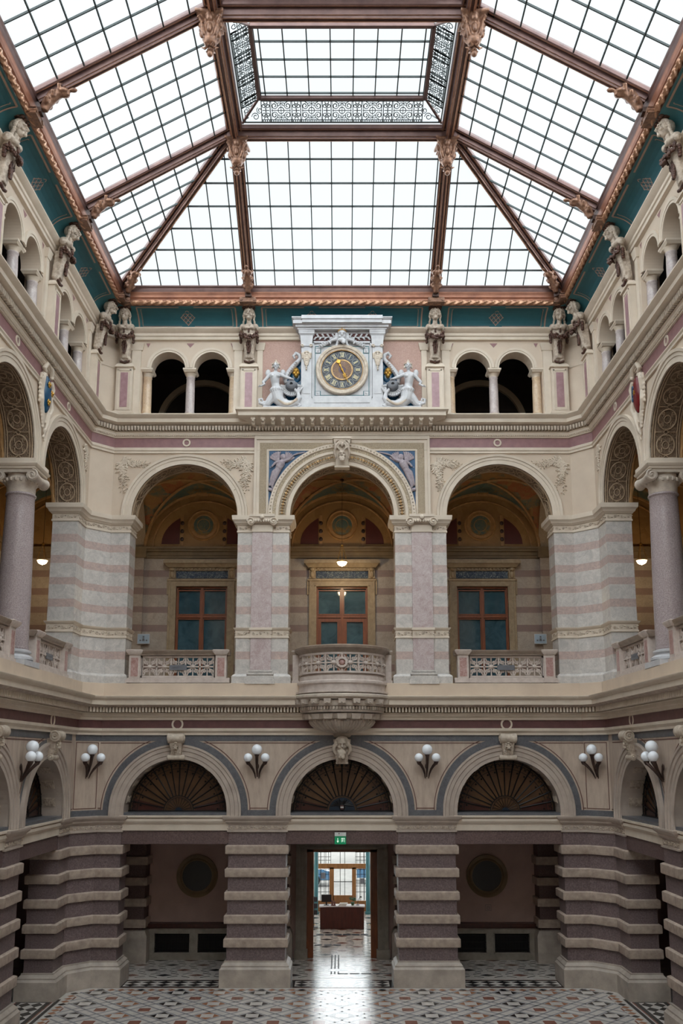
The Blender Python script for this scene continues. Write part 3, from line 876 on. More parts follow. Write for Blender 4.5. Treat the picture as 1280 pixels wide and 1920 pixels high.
# ground gallery
mb = MB()
GY = 3.9
for a, b, z0, z1 in ((-12, -1.25, 0, 8.5), (1.25, 12, 0, 8.5), (-1.25, 1.25, 3.55, 8.5)): mb.box(a, b, GY, GY + .35, z0, z1, 0)
struct(mb.build('wall_back', [m_pinkgal]))
slab('ceiling', -12, 12, .86, 3.9, 4.95, 5.0, m_pinkgal)
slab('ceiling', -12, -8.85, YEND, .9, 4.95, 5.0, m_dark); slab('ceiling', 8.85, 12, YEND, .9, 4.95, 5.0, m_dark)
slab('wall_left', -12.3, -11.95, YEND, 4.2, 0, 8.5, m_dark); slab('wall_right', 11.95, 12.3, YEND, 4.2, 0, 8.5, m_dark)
# lintel zone between ground piers
def lintels(bays, T, half):
    mb = MB(T)
    for c in bays:
        a, b = c - half, c + half
        mb.box(a, b, .10, .85, 4.05, 4.45, 1)
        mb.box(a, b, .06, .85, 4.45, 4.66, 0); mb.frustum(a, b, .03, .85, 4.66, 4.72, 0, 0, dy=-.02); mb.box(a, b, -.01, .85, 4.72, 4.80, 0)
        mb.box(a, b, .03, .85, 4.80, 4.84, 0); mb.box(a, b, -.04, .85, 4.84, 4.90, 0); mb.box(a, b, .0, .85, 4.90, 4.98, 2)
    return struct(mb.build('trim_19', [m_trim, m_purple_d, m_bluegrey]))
lintels(BAYS_B, None, 1.72)
for nm, T in SIDES: lintels(SIDE_C, T, 1.6)
# first-floor gallery
YB = 3.95
def gallery(T, bays, half, x_start, x_end, openings):
    mb = MB(T)
    # lower wall, stopping round the windows
    e = x_start
    for c in openings:
        mb.box(e, c - .92, YB, YB + .3, 8.88, 13.8, 0); mb.box(c - .92, c + .92, YB, YB + .3, 12.70, 13.8, 0)
        mb.box(c - .92, c + .92, YB, YB + .3, 8.88, 9.15, 0); e = c + .92
    mb.box(e, x_end, YB, YB + .3, 8.88, 13.8, 0)
    mb.box(x_start, x_end, YB, YB + .3, 13.8, 17.0, 1)
    # responds
    xs = sorted(set([c - half for c in bays] + [c + half for c in bays]))
    for x in xs:
        mb.box(x - .42, x + .42, YB - .12, YB, 8.88, 13.8, 0)
        mb.box(x - .5, x + .5, YB - .2, YB, 13.75, 14.14, 2)
    mb.box(x_start, x_end, YB - .06, YB, 8.88, 9.2, 0)
    # cornice
    for z0, z1, d in ((13.74, 13.84, .05), (13.84, 13.98, .08), (13.98, 14.06, .16), (14.06, 14.14, .22)):
        mb.box(x_start, x_end, YB - d, YB, z0, z1, 2)
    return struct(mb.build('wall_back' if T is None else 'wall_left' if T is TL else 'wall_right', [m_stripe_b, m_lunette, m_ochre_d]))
BX = (-10.1,) + BAYS_B + (10.1,)
gallery(None, BX, 2.525, -11.95, 11.95, BAYS_B)
SX = [-1.1] + SIDE_C
for nm, T in SIDES: gallery(T, SX, 2.1, -3.95, 19.0, SIDE_C[:3])
def vault(T, bays, half, y0, y1):
    mb = MB(T); rb = MB(T)
    zs = 14.16; N = 22
    for c in bays:
        w = half - .42; yc = (y0 + y1) / 2; hd = (y1 - y0) / 2
        def hgt(x, y):
            hx = math.sqrt(max(0, 1 - ((x - c) / w) ** 2)); hy = math.sqrt(max(0, 1 - ((y - yc) / hd) ** 2))
            return zs + 2.02 * max(hx, hy) , hx > hy
        g = []
        us = [-math.cos(PI * i / N) for i in range(N + 1)]
        for i in range(N + 1):
            g.append([(c + w * us[i], yc + hd * us[j], hgt(c + w * us[i], yc + hd * us[j])[0]) for j in range(N + 1)])
        for i in range(N):
            for j in range(N):
                xm = (g[i][j][0] + g[i + 1][j][0]) / 2; ym = (g[i][j][1] + g[i][j + 1][1]) / 2
                mb.quad(g[i][j], g[i + 1][j], g[i + 1][j + 1], g[i][j + 1], 1 if (hgt(xm, ym)[1] and ym > yc) else 0)
        # transverse arch bands over the responds
        for sx in (-1, 1):
            xa = c + sx * w; xb = c + sx * half
            for j in range(N):
                ya, yb = yc + hd * us[j], yc + hd * us[j + 1]
                za, zb = (zs - .12 + 2.0 * math.sqrt(max(0, 1 - us[j] ** 2))), (zs - .12 + 2.0 * math.sqrt(max(0, 1 - us[j + 1] ** 2)))
                mb.quad((xa, ya, za), (xb, ya, za), (xb, yb, zb), (xa, yb, zb), 2)
                mb.quad((xa, ya, za), (xa, yb, zb), (xa, yb, zb + .16), (xa, ya, za + .16), 2)
        # groin ribs
        for sx in (-1, 1):
            pts = [(c + sx * w * math.cos(PI * i / 24), yc + hd * math.cos(PI * i / 24), zs - .02 + 2.02 * math.sin(PI * i / 24)) for i in range(25)]
            rb.tube(pts, .05, 6)
        # wall ribs
        for yy, r in ((y1 - .03, .06), (y0 + .03, .05)):
            rb.tube([(c + w * math.cos(PI * i / 24), yy, zs + 2.0 * math.sin(PI * i / 24)) for i in range(25)], r, 6)
        rb.tube([(c + (w - .28) * math.cos(PI * i / 24), y1 - .02, zs + 1.72 * math.sin(PI * i / 24)) for i in range(25)], .035, 6)
        # painted cartouche block at the crown
        rb.box(c - .2, c + .2, y1 - .75, y1 - .5, zs + 1.78, zs + 1.84)
    struct(mb.build('ceiling', [m_vault, m_vault_b, m_arab_g])); struct(rb.build('trim_20', [m_vrib]))
vault(None, BX, 2.525, .8, YB)
for nm, T in SIDES: vault(T, SIDE_C, 2.1, .8, YB)
# lunette decoration on the gallery wall
def lunette(T, c):
    mb = MB(T)
    y = YB
    mb.arch([(.36, y - .0), (.36, y - .03), (.40, y - .05), (.45, y - .03), (.50, y - .03), (.54, y - .07), (.58, y - .03), (.58, y)], c, 14.98, 0, n=40, a0=0, a1=2 * PI)
    mb.arch([(0.001, y - .02), (.36, y - .02)], c, 14.98, 3, n=32, a0=0, a1=2 * PI)
    mb.arch([(.22, y - .02), (.22, y - .035), (.24, y - .035), (.24, y - .02)], c, 14.98, 0, n=32, a0=0, a1=2 * PI)
    for sg in (-1, 1):
        pts = [(c + sg * .86, 14.28)] + [(c + sg * x, 14.28 + 1.18 * math.sqrt(max(0, 1 - (x / 1.52) ** 2))) for x in (1.52, 1.5, 1.45, 1.38, 1.28, 1.15, 1.0, .86)]
        mb.prism_xz(pts, y - .012, y, 1)
        mb.box(*sorted((c + sg * .72, c + sg * .82)), y - .04, y, 14.2, 15.35, 0)
        for z in (14.45, 14.75, 15.05): mb.ell((c + sg * .77, y - .05, z), (.07, .04, .08), 8, 6, 2)
    return struct(mb.build('trim_21', [m_vrib, m_darkred, m_bronze, m_vault_b]))
for c in BAYS_B: lunette(None, c)
for nm, T in SIDES:
    for c in SX[:4]: lunette(T, c)
# upper loggia interior: plain dark vaulted walk
mb = MB()
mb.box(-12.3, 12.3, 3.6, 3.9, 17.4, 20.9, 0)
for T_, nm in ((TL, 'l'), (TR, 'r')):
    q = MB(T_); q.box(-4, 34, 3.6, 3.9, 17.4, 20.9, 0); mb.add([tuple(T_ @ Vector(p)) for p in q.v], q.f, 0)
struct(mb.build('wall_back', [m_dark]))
mb = MB()
for x in (-2.6, -7.6, 2.6, 7.6):
    mb.box(x - .3, x + .3, 3.3, 3.6, 17.4, 20.9)
for c in (-5.1, 0, 5.1):
    mb.arch([(1.5, 3.6), (1.5, 3.45), (1.7, 3.45), (1.7, 3.6)], c, 18.7, 0, n=30)
struct(mb.build('trim_22', [m_tan]))
# plain walls closing the rest of the hall and the end behind the viewer
for sg, nm in ((-1, 'left'), (1, 'right')):
    mb = MB(); mb.box(*sorted((sg * 8.0, sg * 8.5)), YEND, -17.8, 0, 21.0, 0); struct(mb.build('wall_' + nm, [m_cream]))
slab('wall_front', -12.5, 12.5, YEND - .3, YEND, 0, 24.6, m_cream)
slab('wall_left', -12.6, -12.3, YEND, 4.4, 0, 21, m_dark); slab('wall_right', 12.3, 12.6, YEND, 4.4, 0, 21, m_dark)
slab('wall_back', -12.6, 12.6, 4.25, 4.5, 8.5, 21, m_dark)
# ------------------------------------------------------------------ GROUND PIERS
BZ = [(1.10, 1.36), (1.77, 2.02), (2.44, 2.69), (3.10, 3.36), (3.77, 4.03)]
def foot_pier(pl, label, loc=(0, 0, 0), group=None, rz=0.0):
    """pl(o) -> plan polygon grown by o. Builds shaft, bands, plinth, impost"""
    t = thing('banded_pier', label, 'pier', loc, rz, group)
    mb = MB(); mb.prism_xy(pl(0), .7, 4.42); mb.build('shaft', [m_purple], t)
    mb = MB()
    mb.loft([[(x, y, z) for x, y in pl(o)] for o, z in ((.18, 0), (.18, .50), (.16, .52), (.13, .56), (.13, .60), (.07, .66), (.05, .68), (.05, .72))], True, True)
    mb.build('plinth', [m_plinth], t)
    for z0, z1 in BZ:
        mb = MB()
        mb.loft([[(x, y, z) for x, y in pl(o)] for o, z in ((.02, z0), (.075, z0), (.085, z0 + .02), (.085, z1 - .03), (.04, z1))], True, True)
        mb.build('stone_band', [m_band], t)
    mb = MB()
    mb.loft([[(x, y, z) for x, y in pl(o)] for o, z in ((.03, 4.40), (.05, 4.41), (.05, 4.45), (.015, 4.46), (.015, 4.62), (.05, 4.64), (.08, 4.68), (.10, 4.70), (.10, 4.74), (.17, 4.80), (.19, 4.86), (.19, 4.885), (.05, 4.89))], True, True)
    ic = mb.build('impost', [m_trim_g], t)
    return t, ic
def box_plan(x0, x1, y0, y1):
    return lambda o: [(x0 - o, y0 - o), (x1 + o, y0 - o), (x1 + o, y1 + o), (x0 - o, y1 + o)]
def frieze_relief(parent, segs, z0, z1, name='carved_frieze', m=None, n_per=1.0):
    """scroll relief on straight wall segments [(ax,ay,bx,by)] (outward = right of direction)"""
    mb = MB(); zc = (z0 + z1) / 2; h = (z1 - z0) / 2
    for ax, ay, bx, by in segs:
        a = Vector((ax, ay)); b = Vector((bx, by)); d = b - a; L = d.length; d.normalize(); nn = Vector((d.y, -d.x))
        k = max(1, round(L / (h * 2.6))); st = L / k
        def P(s, z, o): p = a + d * s + nn * o; return (p.x, p.y, z)
        for i in range(k):
            c = st * (i + .5); sg = 1 if i % 2 else -1
            pts = [P(c + h * .85 * (1 - t / 14.0 * .8) * math.cos(sg * t * .62), zc + h * .8 * (1 - t / 14.0 * .8) * math.sin(sg * t * .62), .006) for t in range(14)]
            mb.tube(pts, .012, 4)
            mb.ell(P(c, zc, .008), (.022, .022, .022), 6, 4)
            mb.ell(P(c + st / 2, zc + sg * h * .4, .006), (.03, .03, .02), 6, 4)
    return mb.build(name, [m or m_carve], parent)
def seg_of(poly, idx):
    out = []
    for i in idx:
        a, b = poly[i], poly[(i + 1) % len(poly)]; out.append((a[0], a[1], b[0], b[1]))
    return out
# middle pair (plan polygons run counter-clockwise: front edge first, so outward is right of travel)
for sg, side in ((-1, 'left'), (1, 'right')):
    x0, x1 = sorted((sg * 1.69, sg * 3.42))
    pl = box_plan(x0, x1, .06, .86)
    t, ic = foot_pier(pl, 'banded purple granite pier just %s of the open doorway' % ('left' if sg < 0 else 'right'), group='striped granite piers of the ground arcade')
    frieze_relief(t, seg_of(pl(.015), (0, 1, 3)), 4.47, 4.61)
    for dx in (-.52, .52):
        mb = MB(); mb.box(x0 + .865 + dx - .16, x0 + .865 + dx + .16, .03, .06, 4.505, 4.575); mb.build('inset_tablet', [m_carve_d], t)
# canted corner piers
def corner_plan(sg):
    def f(o):
        P_ = [(6.67, .86), (6.67, .06), (7.42, .06), (8.06, -.58), (8.06, -1.50), (8.86, -1.50), (8.86, .86)]
        # simple offset
        Q = []
        n = len(P_)
        for i in range(n):
            a, b, c = Vector(P_[i - 1]), Vector(P_[i]), Vector(P_[(i + 1) % n])
            d1 = (b - a).normalized(); d2 = (c - b).normalized()
            n1 = Vector((-d1.y, d1.x)) * -1 if True else None
            n1 = Vector((d1.y, -d1.x)); n2 = Vector((d2.y, -d2.x))
            # polygon is listed so that outside is on the right
            s_ = n1 + n2; s_ /= s_.length_squared / 2
            p = b + s_ * o
            Q.append((p.x, p.y))
        return Q if sg > 0 else [(-x, y) for x, y in reversed(Q)]
    return f
for sg in (-1, 1):
    pl = corner_plan(sg)
    # make sure growth goes outward
    def area(p): return sum(p[i][0] * p[(i + 1) % len(p)][1] - p[(i + 1) % len(p)][0] * p[i][1] for i in range(len(p))) / 2
    if abs(area(pl(.1))) < abs(area(pl(0))):
        base_pl = pl; pl = (lambda f: (lambda o: f(-o)))(base_pl)
    t, ic = foot_pier(pl, 'many-sided banded granite pier in the %s corner of the court' % ('left' if sg < 0 else 'right'), group='striped granite piers of the ground arcade')
    pp = pl(.015)
    segs = []
    for i in range(len(pp)):
        a, b = pp[i], pp[(i + 1) % len(pp)]
        if min(a[1], b[1]) > .5 or (abs(a[0]) > 8.8 and abs(b[0]) > 8.8): continue
        if area(pp) > 0: segs.append((a[0], a[1], b[0], b[1]))
        else: segs.append((b[0], b[1], a[0], a[1]))
    frieze_relief(t, segs, 4.47, 4.61)
for nm, T in SIDES:
    sx = -1 if nm == 'left' else 1
    for k, p in enumerate(SIDE_P):
        x0, x1 = sorted((sx * 8.06, sx * 8.86))
        pl = box_plan(x0, x1, -p - .54, -p + .54)
        if k < 2:
            t, ic = foot_pier(pl, 'banded granite pier of the %s arcade, %s' % (nm, ['first before the corner', 'second before the corner'][k]), group='striped granite piers of the ground arcade')
            frieze_relief(t, seg_of(pl(.015), (0, 3) if sx > 0 else (0, 1)), 4.47, 4.61)
        else:
            mb = MB(); mb.prism_xy(pl(0), 0, 4.88); struct(mb.build('wall_' + nm, [m_purple]))
# responds on the back wall of the ground gallery
for x in (-7.0, -2.55, 2.55, 7.0):
    sgl = 'left' if x < 0 else 'right'
    if abs(x) < 3:
        pl = box_plan(min(x, x) - .75, x + .75, 3.55, 3.9)
        lab = 'shaded banded pilaster on the back wall %s of the doorway' % sgl
    else:
        pl = box_plan(x - .45 if x > 0 else x - 1.0, x + 1.0 if x > 0 else x + .45, 3.2, 3.9)
        lab = 'shaded banded pilaster beyond the %s corner pier' % sgl
    t = thing('banded_pilaster', lab, 'pilaster', group='pilasters in the ground gallery')
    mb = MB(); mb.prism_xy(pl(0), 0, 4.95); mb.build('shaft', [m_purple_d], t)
    mb = MB(); mb.loft([[(a, b, z) for a, b in pl(o)] for o, z in ((.14, 0), (.14, .85), (.06, 1.0), (.0, 1.02))], True, True); mb.build('plinth', [m_plinth], t)
    for z0, z1 in BZ[0:5]:
        mb = MB(); mb.loft([[(a, b, z) for a, b in pl(o)] for o, z in ((.02, z0), (.08, z0), (.08, z1), (.02, z1))], True, True); mb.build('stone_band', [m_band], t)

# ------------------------------------------------------------------ KEYSTONE CONSOLES
def keystone_ground():
    t = thing('keystone_console', '', 'keystone')
    mb = MB()
    # tapering body
    mb.loft([[(-.14, .05, -.12), (.14, .05, -.12), (.14, -.16, -.12), (-.14, -.16, -.12)],
             [(-.16, .05, .1), (.16, .05, .1), (.16, -.22, .1), (-.16, -.22, .1)],
             [(-.20, .05, .42), (.20, .05, .42), (.20, -.30, .42), (-.20, -.30, .42)]], True, True)
    mb.build('console_block', [m_carve_d], t)
    mb = MB()
    for z, y, r in ((.48, -.24, .13), (-.10, -.15, .07)):
        rings = []
        for i in range(17):
            x = -.24 + .48 * i / 16
            rr = r * (1 + .18 * abs(2 * i / 16 - 1))
            rings.append([(x, y + rr * math.cos(a), z + rr * math.sin(a)) for a in [2 * PI * j / 16 for j in range(16)]])
        mb.loft(rings, True, True)
        for sx in (-1, 1):
            pts = [(sx * .25, y + r * (1.05 - q / 22) * math.cos(q * .55), z + r * (1.05 - q / 22) * math.sin(q * .55)) for q in range(18)]
            mb.tube(pts, .018, 5)
            mb.ell((sx * .25, y, z), (.03, .03, .03), 8, 6)
    for i in range(8):   # leaf rib down the middle
        mb.ell((0, -.30 + i * .02, .34 - i * .055), (.05, .03, .03), 8, 5)
    for s in (-1, 1):
        for i in range(5): mb.ell((s * (.07 + .01 * i), -.28 + i * .02, .30 - i * .06), (.03, .03, .035), 6, 5)
    mb.build('scrolls', [m_carve], t)
    mb = MB(); star = []
    for i in range(10):
        r = .085 if i % 2 == 0 else .04; a = PI / 2 + PI * i / 5; star.append((r * math.cos(a), .22 + r * math.sin(a)))
    mb.prism_xz(star, -.345, -.27); mb.build('rosette', [m_carve], t)
    return t
k0 = keystone_ground()
k0.location = (-5.05, .0, 6.72); k0['group'] = 'ground arch keystones'
k0['label'] = 'scrolled keystone over the left lunette window of the end wall'
dup(k0, 'scrolled keystone over the right lunette window of the end wall', (5.05, 0, 6.72))
for nm, sx, rz in (('left', -1, HP), ('right', 1, -HP)):
    for c, w in ((3.1, 'nearest the corner'), (7.3, 'next to the wall lamp, cut by the picture edge')):
        dup(k0, 'scrolled keystone on the %s arcade %s' % (nm, w), (sx * 8.0, -c, 6.72), rz)

# grotesque face builder (used for masks)
def face_blobs(mb, c, s, beard=0.0, R=None):
    c = Vector(c)
    def e(p, r, R=None): mb.ell(c + Vector(p) * s, tuple(q * s for q in (r if hasattr(r, '__len__') else (r, r, r))), 14, 10, 0, R)
    e((0, .02, .055), (.102, .125, .13)); e((0, .0, -.05), (.078, .095, .09))
    e((0, -.045, .065), (.078, .065, .06))                              # forehead
    e((0, -.098, -.112), (.032, .032, .028))                            # chin
    mb.tube([tuple(c + Vector(p) * s) for p in ((0, -.105, .05), (0, -.128, .02), (0, -.152, -.018), (0, -.12, -.032))], [.014 * s, .017 * s, .024 * s, .02 * s], 8)
    for sx in (-1, 1):
        mb.tube([tuple(c + Vector(p) * s) for p in ((sx * .012, -.118, .052), (sx * .045, -.118, .06), (sx * .082, -.085, .045))], [.012 * s, .015 * s, .010 * s], 8)
        e((sx * .042, -.088, .022), (.022, .020, .014))                 # eyes
        e((sx * .055, -.070, -.025), (.034, .036, .034))                # cheeks
        e((sx * .104, .01, .01), (.013, .026, .034))                    # ears
        e((sx * .018, -.132, -.026), (.012, .014, .010))                # nostrils
    e((0, -.112, -.060), (.034, .018, .0085)); e((0, -.108, -.078), (.028, .020, .011))
    if beard:
        for i in range(26):
            a = -.9 + 1.8 * random.random(); q = random.random()
            e((a * .09 * (1 - .4 * q), -.09 - .02 * random.random(), -.10 - .15 * q * beard), (.028, .03, .034))
# bearded head under the balcony
t = thing('bearded_mask_keystone', 'bearded stone head keystone under the round balcony', 'keystone', (0, 0, 6.55))
mb = MB(); face_blobs(mb, (0, -.34, .42), 1.5, .9)
for i in range(24):
    a = PI * i / 23; mb.ell((.19 * math.cos(a), -.28 + .03 * math.sin(5 * a), .50 + .17 * math.sin(a)), (.05, .07, .05), 8, 6)
for s in (-1, 1):
    mb.tube([(s * .16, -.3, .5), (s * .24, -.3, .42), (s * .25, -.28, .28), (s * .18, -.26, .15)], [.05, .06, .055, .03], 8)
sculpt(mb, 'head', [m_carve], .016, t)
mb = MB(); mb.loft([[(-.17, .05, -.08), (.17, .05, -.08), (.17, -.2, -.08), (-.17, -.2, -.08)], [(-.27, .05, .62), (.27, .05, .62), (.27, -.26, .62), (-.27, -.26, .62)]], True, True)
for i in range(5): mb.box(-.13 + .055 * i, -.10 + .055 * i, -.23, -.18, -.06, .1)
mb.box(-.19, .19, -.24, 0, -.12, -.06)
mb.build('console_block', [m_carve_d], t)
# mask keystone of the middle gallery arch
t = thing('mask_keystone', 'carved keystone with grotesque mask at the top of the middle gallery arch', 'keystone', (0, 0, 15.85))
mb = MB(); mb.loft([[(-.19, .0, 0), (.19, 0, 0), (.19, -.22, 0), (-.19, -.22, 0)], [(-.27, 0, .85), (.27, 0, .85), (.27, -.42, .85), (-.27, -.42, .85)]], True, True)
mb.box(-.30, .30, -.45, 0, .85, .92); mb.box(-.24, .24, -.28, 0, -.06, 0); mb.build('console_block', [m_trim], t)
mb = MB()
face_blobs(mb, (0, -.38, .30), 1.15, .5)
for s in (-1, 1):
    for k in range(3):
        pts = [(s * (.05 + .05 * k + .07 * math.sin(q * .5)), -.42, .46 + .05 * k + .11 * (1 - math.cos(q * .5)) / 2 + .02 * q) for q in range(9)]
        mb.tube(pts, .025, 6)
    mb.tube([(s * .2, -.34, .2), (s * .24, -.38, .4), (s * .2, -.42, .6), (s * .1, -.44, .74)], [.03, .045, .045, .02], 7)
mb.ell((0, -.43, .66), (.06, .05, .09), 8, 6)
sculpt(mb, 'mask', [m_carve_d], .016, t)

# ------------------------------------------------------------------ WALL LAMPS with three opal globes
def sconce():
    t = thing('globe_wall_lamp', '', 'wall lamp')
    mb = MB()
    mb.tube([(0, -.02, -.66), (0, -.05, -.5), (0, -.03, -.30)], [.014, .026, .02], 8); mb.ell((0, -.02, -.34), (.05, .03, .09), 10, 6)
    mb.build('wall_bracket', [m_bronze], t)
    for x, z, r in ((0, .16, .158), (-.26, -.08, .132), (.26, -.08, .132)):
        s = 0 if x == 0 else (1 if x > 0 else -1)
        y = -.28 if x == 0 else -.34
        mb = MB()
        if s:
            mb.tube([(s * .05, -.04, -.70), (s * .07, -.12, -.56), (s * .115, -.20, -.43), (s * .18, -.28, -.32), (x * .95, y, z - r - .03)], [.012, .026, .036, .044, .05], 8)
        else:
            mb.tube([(0, -.05, -.62), (0, -.14, -.45), (0, -.22, -.25), (0, y, z - r - .03)], [.014, .03, .042, .05], 8)
        mb.lathe([(.03, z - r - .08), (.06, z - r - .03), (.075, z - r + .01), (.05, z - r + .03)], (x, y, 0), 14)
        a = mb.build('arm', [m_bronze], t)
        mb = MB(); mb.ell((x, y, z), r, 24, 16); mb.build('globe', [m_globe], a)
    return t
s0 = sconce(); s0['group'] = 'three-globe wall lamps'
s0.location = (-2.58, -.01, 6.70); s0['label'] = 'three-globe iron wall lamp left of the bearded keystone'
dup(s0, 'three-globe iron wall lamp right of the bearded keystone', (2.58, -.01, 6.70))
for nm, sg in (('left', -1), ('right', 1)):
    dup(s0, 'three-globe iron wall lamp on the canted %s corner panel' % nm, (sg * 7.70, -.31, 6.70), -sg * PI / 4)
    dup(s0, 'three-globe iron wall lamp between two arches of the %s arcade' % nm, (sg * 8.0, -5.2, 6.72), -sg * HP)

# ------------------------------------------------------------------ LUNETTE WINDOWS with radiating ironwork
def lunette_window(T, c, name, eagle=False):
    y = .62
    o = MB(T)
    # glass in two tones
    o.arch([(.001, y), (R1 - .02, y)], c, 5.0, 0, n=48)
    w = struct(o.build(name, [m_amber]))
    g = MB(T)
    g.arch([(.5, y - .005), (R1 - .1, y - .005)], c, 5.0, 0, n=10, a0=0, a1=.26); g.arch([(.5, y - .005), (R1 - .1, y - .005)], c, 5.0, 0, n=10, a0=PI - .26, a1=PI)
    g.build('red_panes', [m_amber_r], w)
    g = MB(T)
    def bar(p, q, r=.014): g.tube([(p[0], y - .03, p[1]), (q[0], y - .03, q[1])], r, 5)
    K = 17
    for i in range(K):
        a = PI * (i + .0) / (K - 1)
        bar((c + .47 * math.cos(a), 5.0 + .47 * math.sin(a)), (c + 1.55 * math.cos(a), 5.0 + 1.55 * math.sin(a)), .019)
    for r, w_ in ((1.50, .03), (1.28, .014), (.46, .024), (.40, .012)):
        g.arch([(r - w_ / 2, y - .04), (r + w_ / 2, y - .04), (r + w_ / 2, y - .02), (r - w_ / 2, y - .02), (r - w_ / 2, y - .04)], c, 5.0, 0, n=48)
    g.box(c - 1.55, c + 1.55, y - .05, y - .02, 4.96, 5.02)
    for i in range(32):
        a = PI * (i + .5) / 32; R = 1.39
        cx, cz = c + R * math.cos(a), 5.0 + R * math.sin(a)
        g.arch([(.042, y - .035), (.066, y - .035)], cx, cz, 0, n=12, a0=a - 2.4, a1=a + 2.4)
        if i % 2 == 0: g.ell((c + 1.2 * math.cos(a), y - .03, 5 + 1.2 * math.sin(a)), (.03, .02, .03), 6, 4)
    if eagle:
        g.arch([(.001, y - .045), (.40, y - .045)], c, 5.0, 1, n=24)
        for s in (-1, 1):
            for k in range(6):
                a = .15 + .22 * k
                g.tube([(c + s * .06, y - .06, 5.18), (c + s * (.36 - .02 * k) * math.cos(a), y - .06, 5.16 + .26 * math.sin(a) - .05)], [.03, .012], 5, 0)
            g.tube([(c, y - .06, 5.2), (c + s * .05, y - .07, 5.30), (c + s * .10, y - .06, 5.30)], [.03, .022, .01], 6, 0)
        g.ell((c, y - .06, 5.12), (.09, .03, .13), 10, 8, 0)
        g.box(c - .05, c + .05, y - .10, y - .09, 5.13, 5.17, 2); g.box(c - .05, c + .05, y - .10, y - .09, 5.09, 5.13, 3); g.box(c - .05, c + .05, y - .10, y - .09, 5.05, 5.09, 2)
    else:
        for i in range(13):
            a = PI * i / 12
            bar((c + .10 * math.cos(a), 5.0 + .10 * math.sin(a)), (c + .40 * math.cos(a), 5.0 + .40 * math.sin(a)), .008)
        g.arch([(.001, y - .04), (.11, y - .04)], c, 5.0, 1, n=16)
    g.build('iron_grille', [m_iron, m_navy, m_red, m_greenwhite], w)
    # relief bands on the reveal
    h = MB(T)
    for z0, z1 in ((5.25, 5.48), (5.75, 5.98), (6.2, 6.35)):
        for s in (-1, 1):
            a0 = math.asin(min(.98, (z0 - ZC1) / R1)); a1 = math.asin(min(.98, (z1 - ZC1) / R1))
            A0, A1 = (a0, a1) if s > 0 else (PI - a1, PI - a0)
            h.arch([(1.56, .2), (1.535, .2), (1.535, .58), (1.56, .58)], c, ZC1, 0, n=6, a0=A0, a1=A1)
            am = (A0 + A1) / 2
            for yy in (.26, .34, .44, .52):
                h.tube([(c + 1.525 * math.cos(am + .055 * math.cos(q * .7)), yy + .03 * math.sin(q * .7), ZC1 + 1.525 * math.sin(am + .055 * math.cos(q * .7))) for q in range(10)], .010, 4)
    h.build('relief_bands', [m_carve_d], w)
    return w
for i, c in enumerate(BAYS_B): lunette_window(None, c, 'window_%d' % (i + 1), c == 0)
for i, (nm, T) in enumerate(SIDES):
    for j, c in enumerate(SIDE_C[:2]): lunette_window(T, c, 'window_%d' % (4 + i * 2 + j))

# ------------------------------------------------------------------ GALLERY PIERS, first floor
def gal_pier(pl, label, loc=(0, 0, 0)):
    t = thing('striped_marble_pier', label, 'pier', loc, 0, 'striped marble piers of the gallery')
    mb = MB(); mb.prism_xy(pl(0), 9.05, 13.75); mb.build('shaft', [m_stripe], t)
    mb = MB(); mb.loft([[(x, y, z) for x, y in pl(o)] for o, z in ((.10, 8.86), (.10, 9.10), (.07, 9.14), (.03, 9.17), (.0, 9.19))], True, True); mb.build('plinth', [m_stripe], t)
    mb = MB(); mb.loft([[(x, y, z) for x, y in pl(o)] for o, z in ((0, 10.30), (.03, 10.31), (.03, 10.35), (.012, 10.36), (.012, 10.54), (.03, 10.55), (.07, 10.60), (.08, 10.63), (.01, 10.64))], True, True); mb.build('string_course', [m_trim], t)
    mb = MB(); mb.loft([[(x, y, z) for x, y in pl(o)] for o, z in ((0, 13.70), (.03, 13.71), (.03, 13.76), (.01, 13.77), (.01, 13.93), (.04, 13.94), (.07, 13.98), (.10, 14.00), (.12, 14.06), (.17, 14.10), (.18, 14.20), (.18, 14.24), (0, 14.245))], True, True); mb.build('impost', [m_trim], t)
    return t
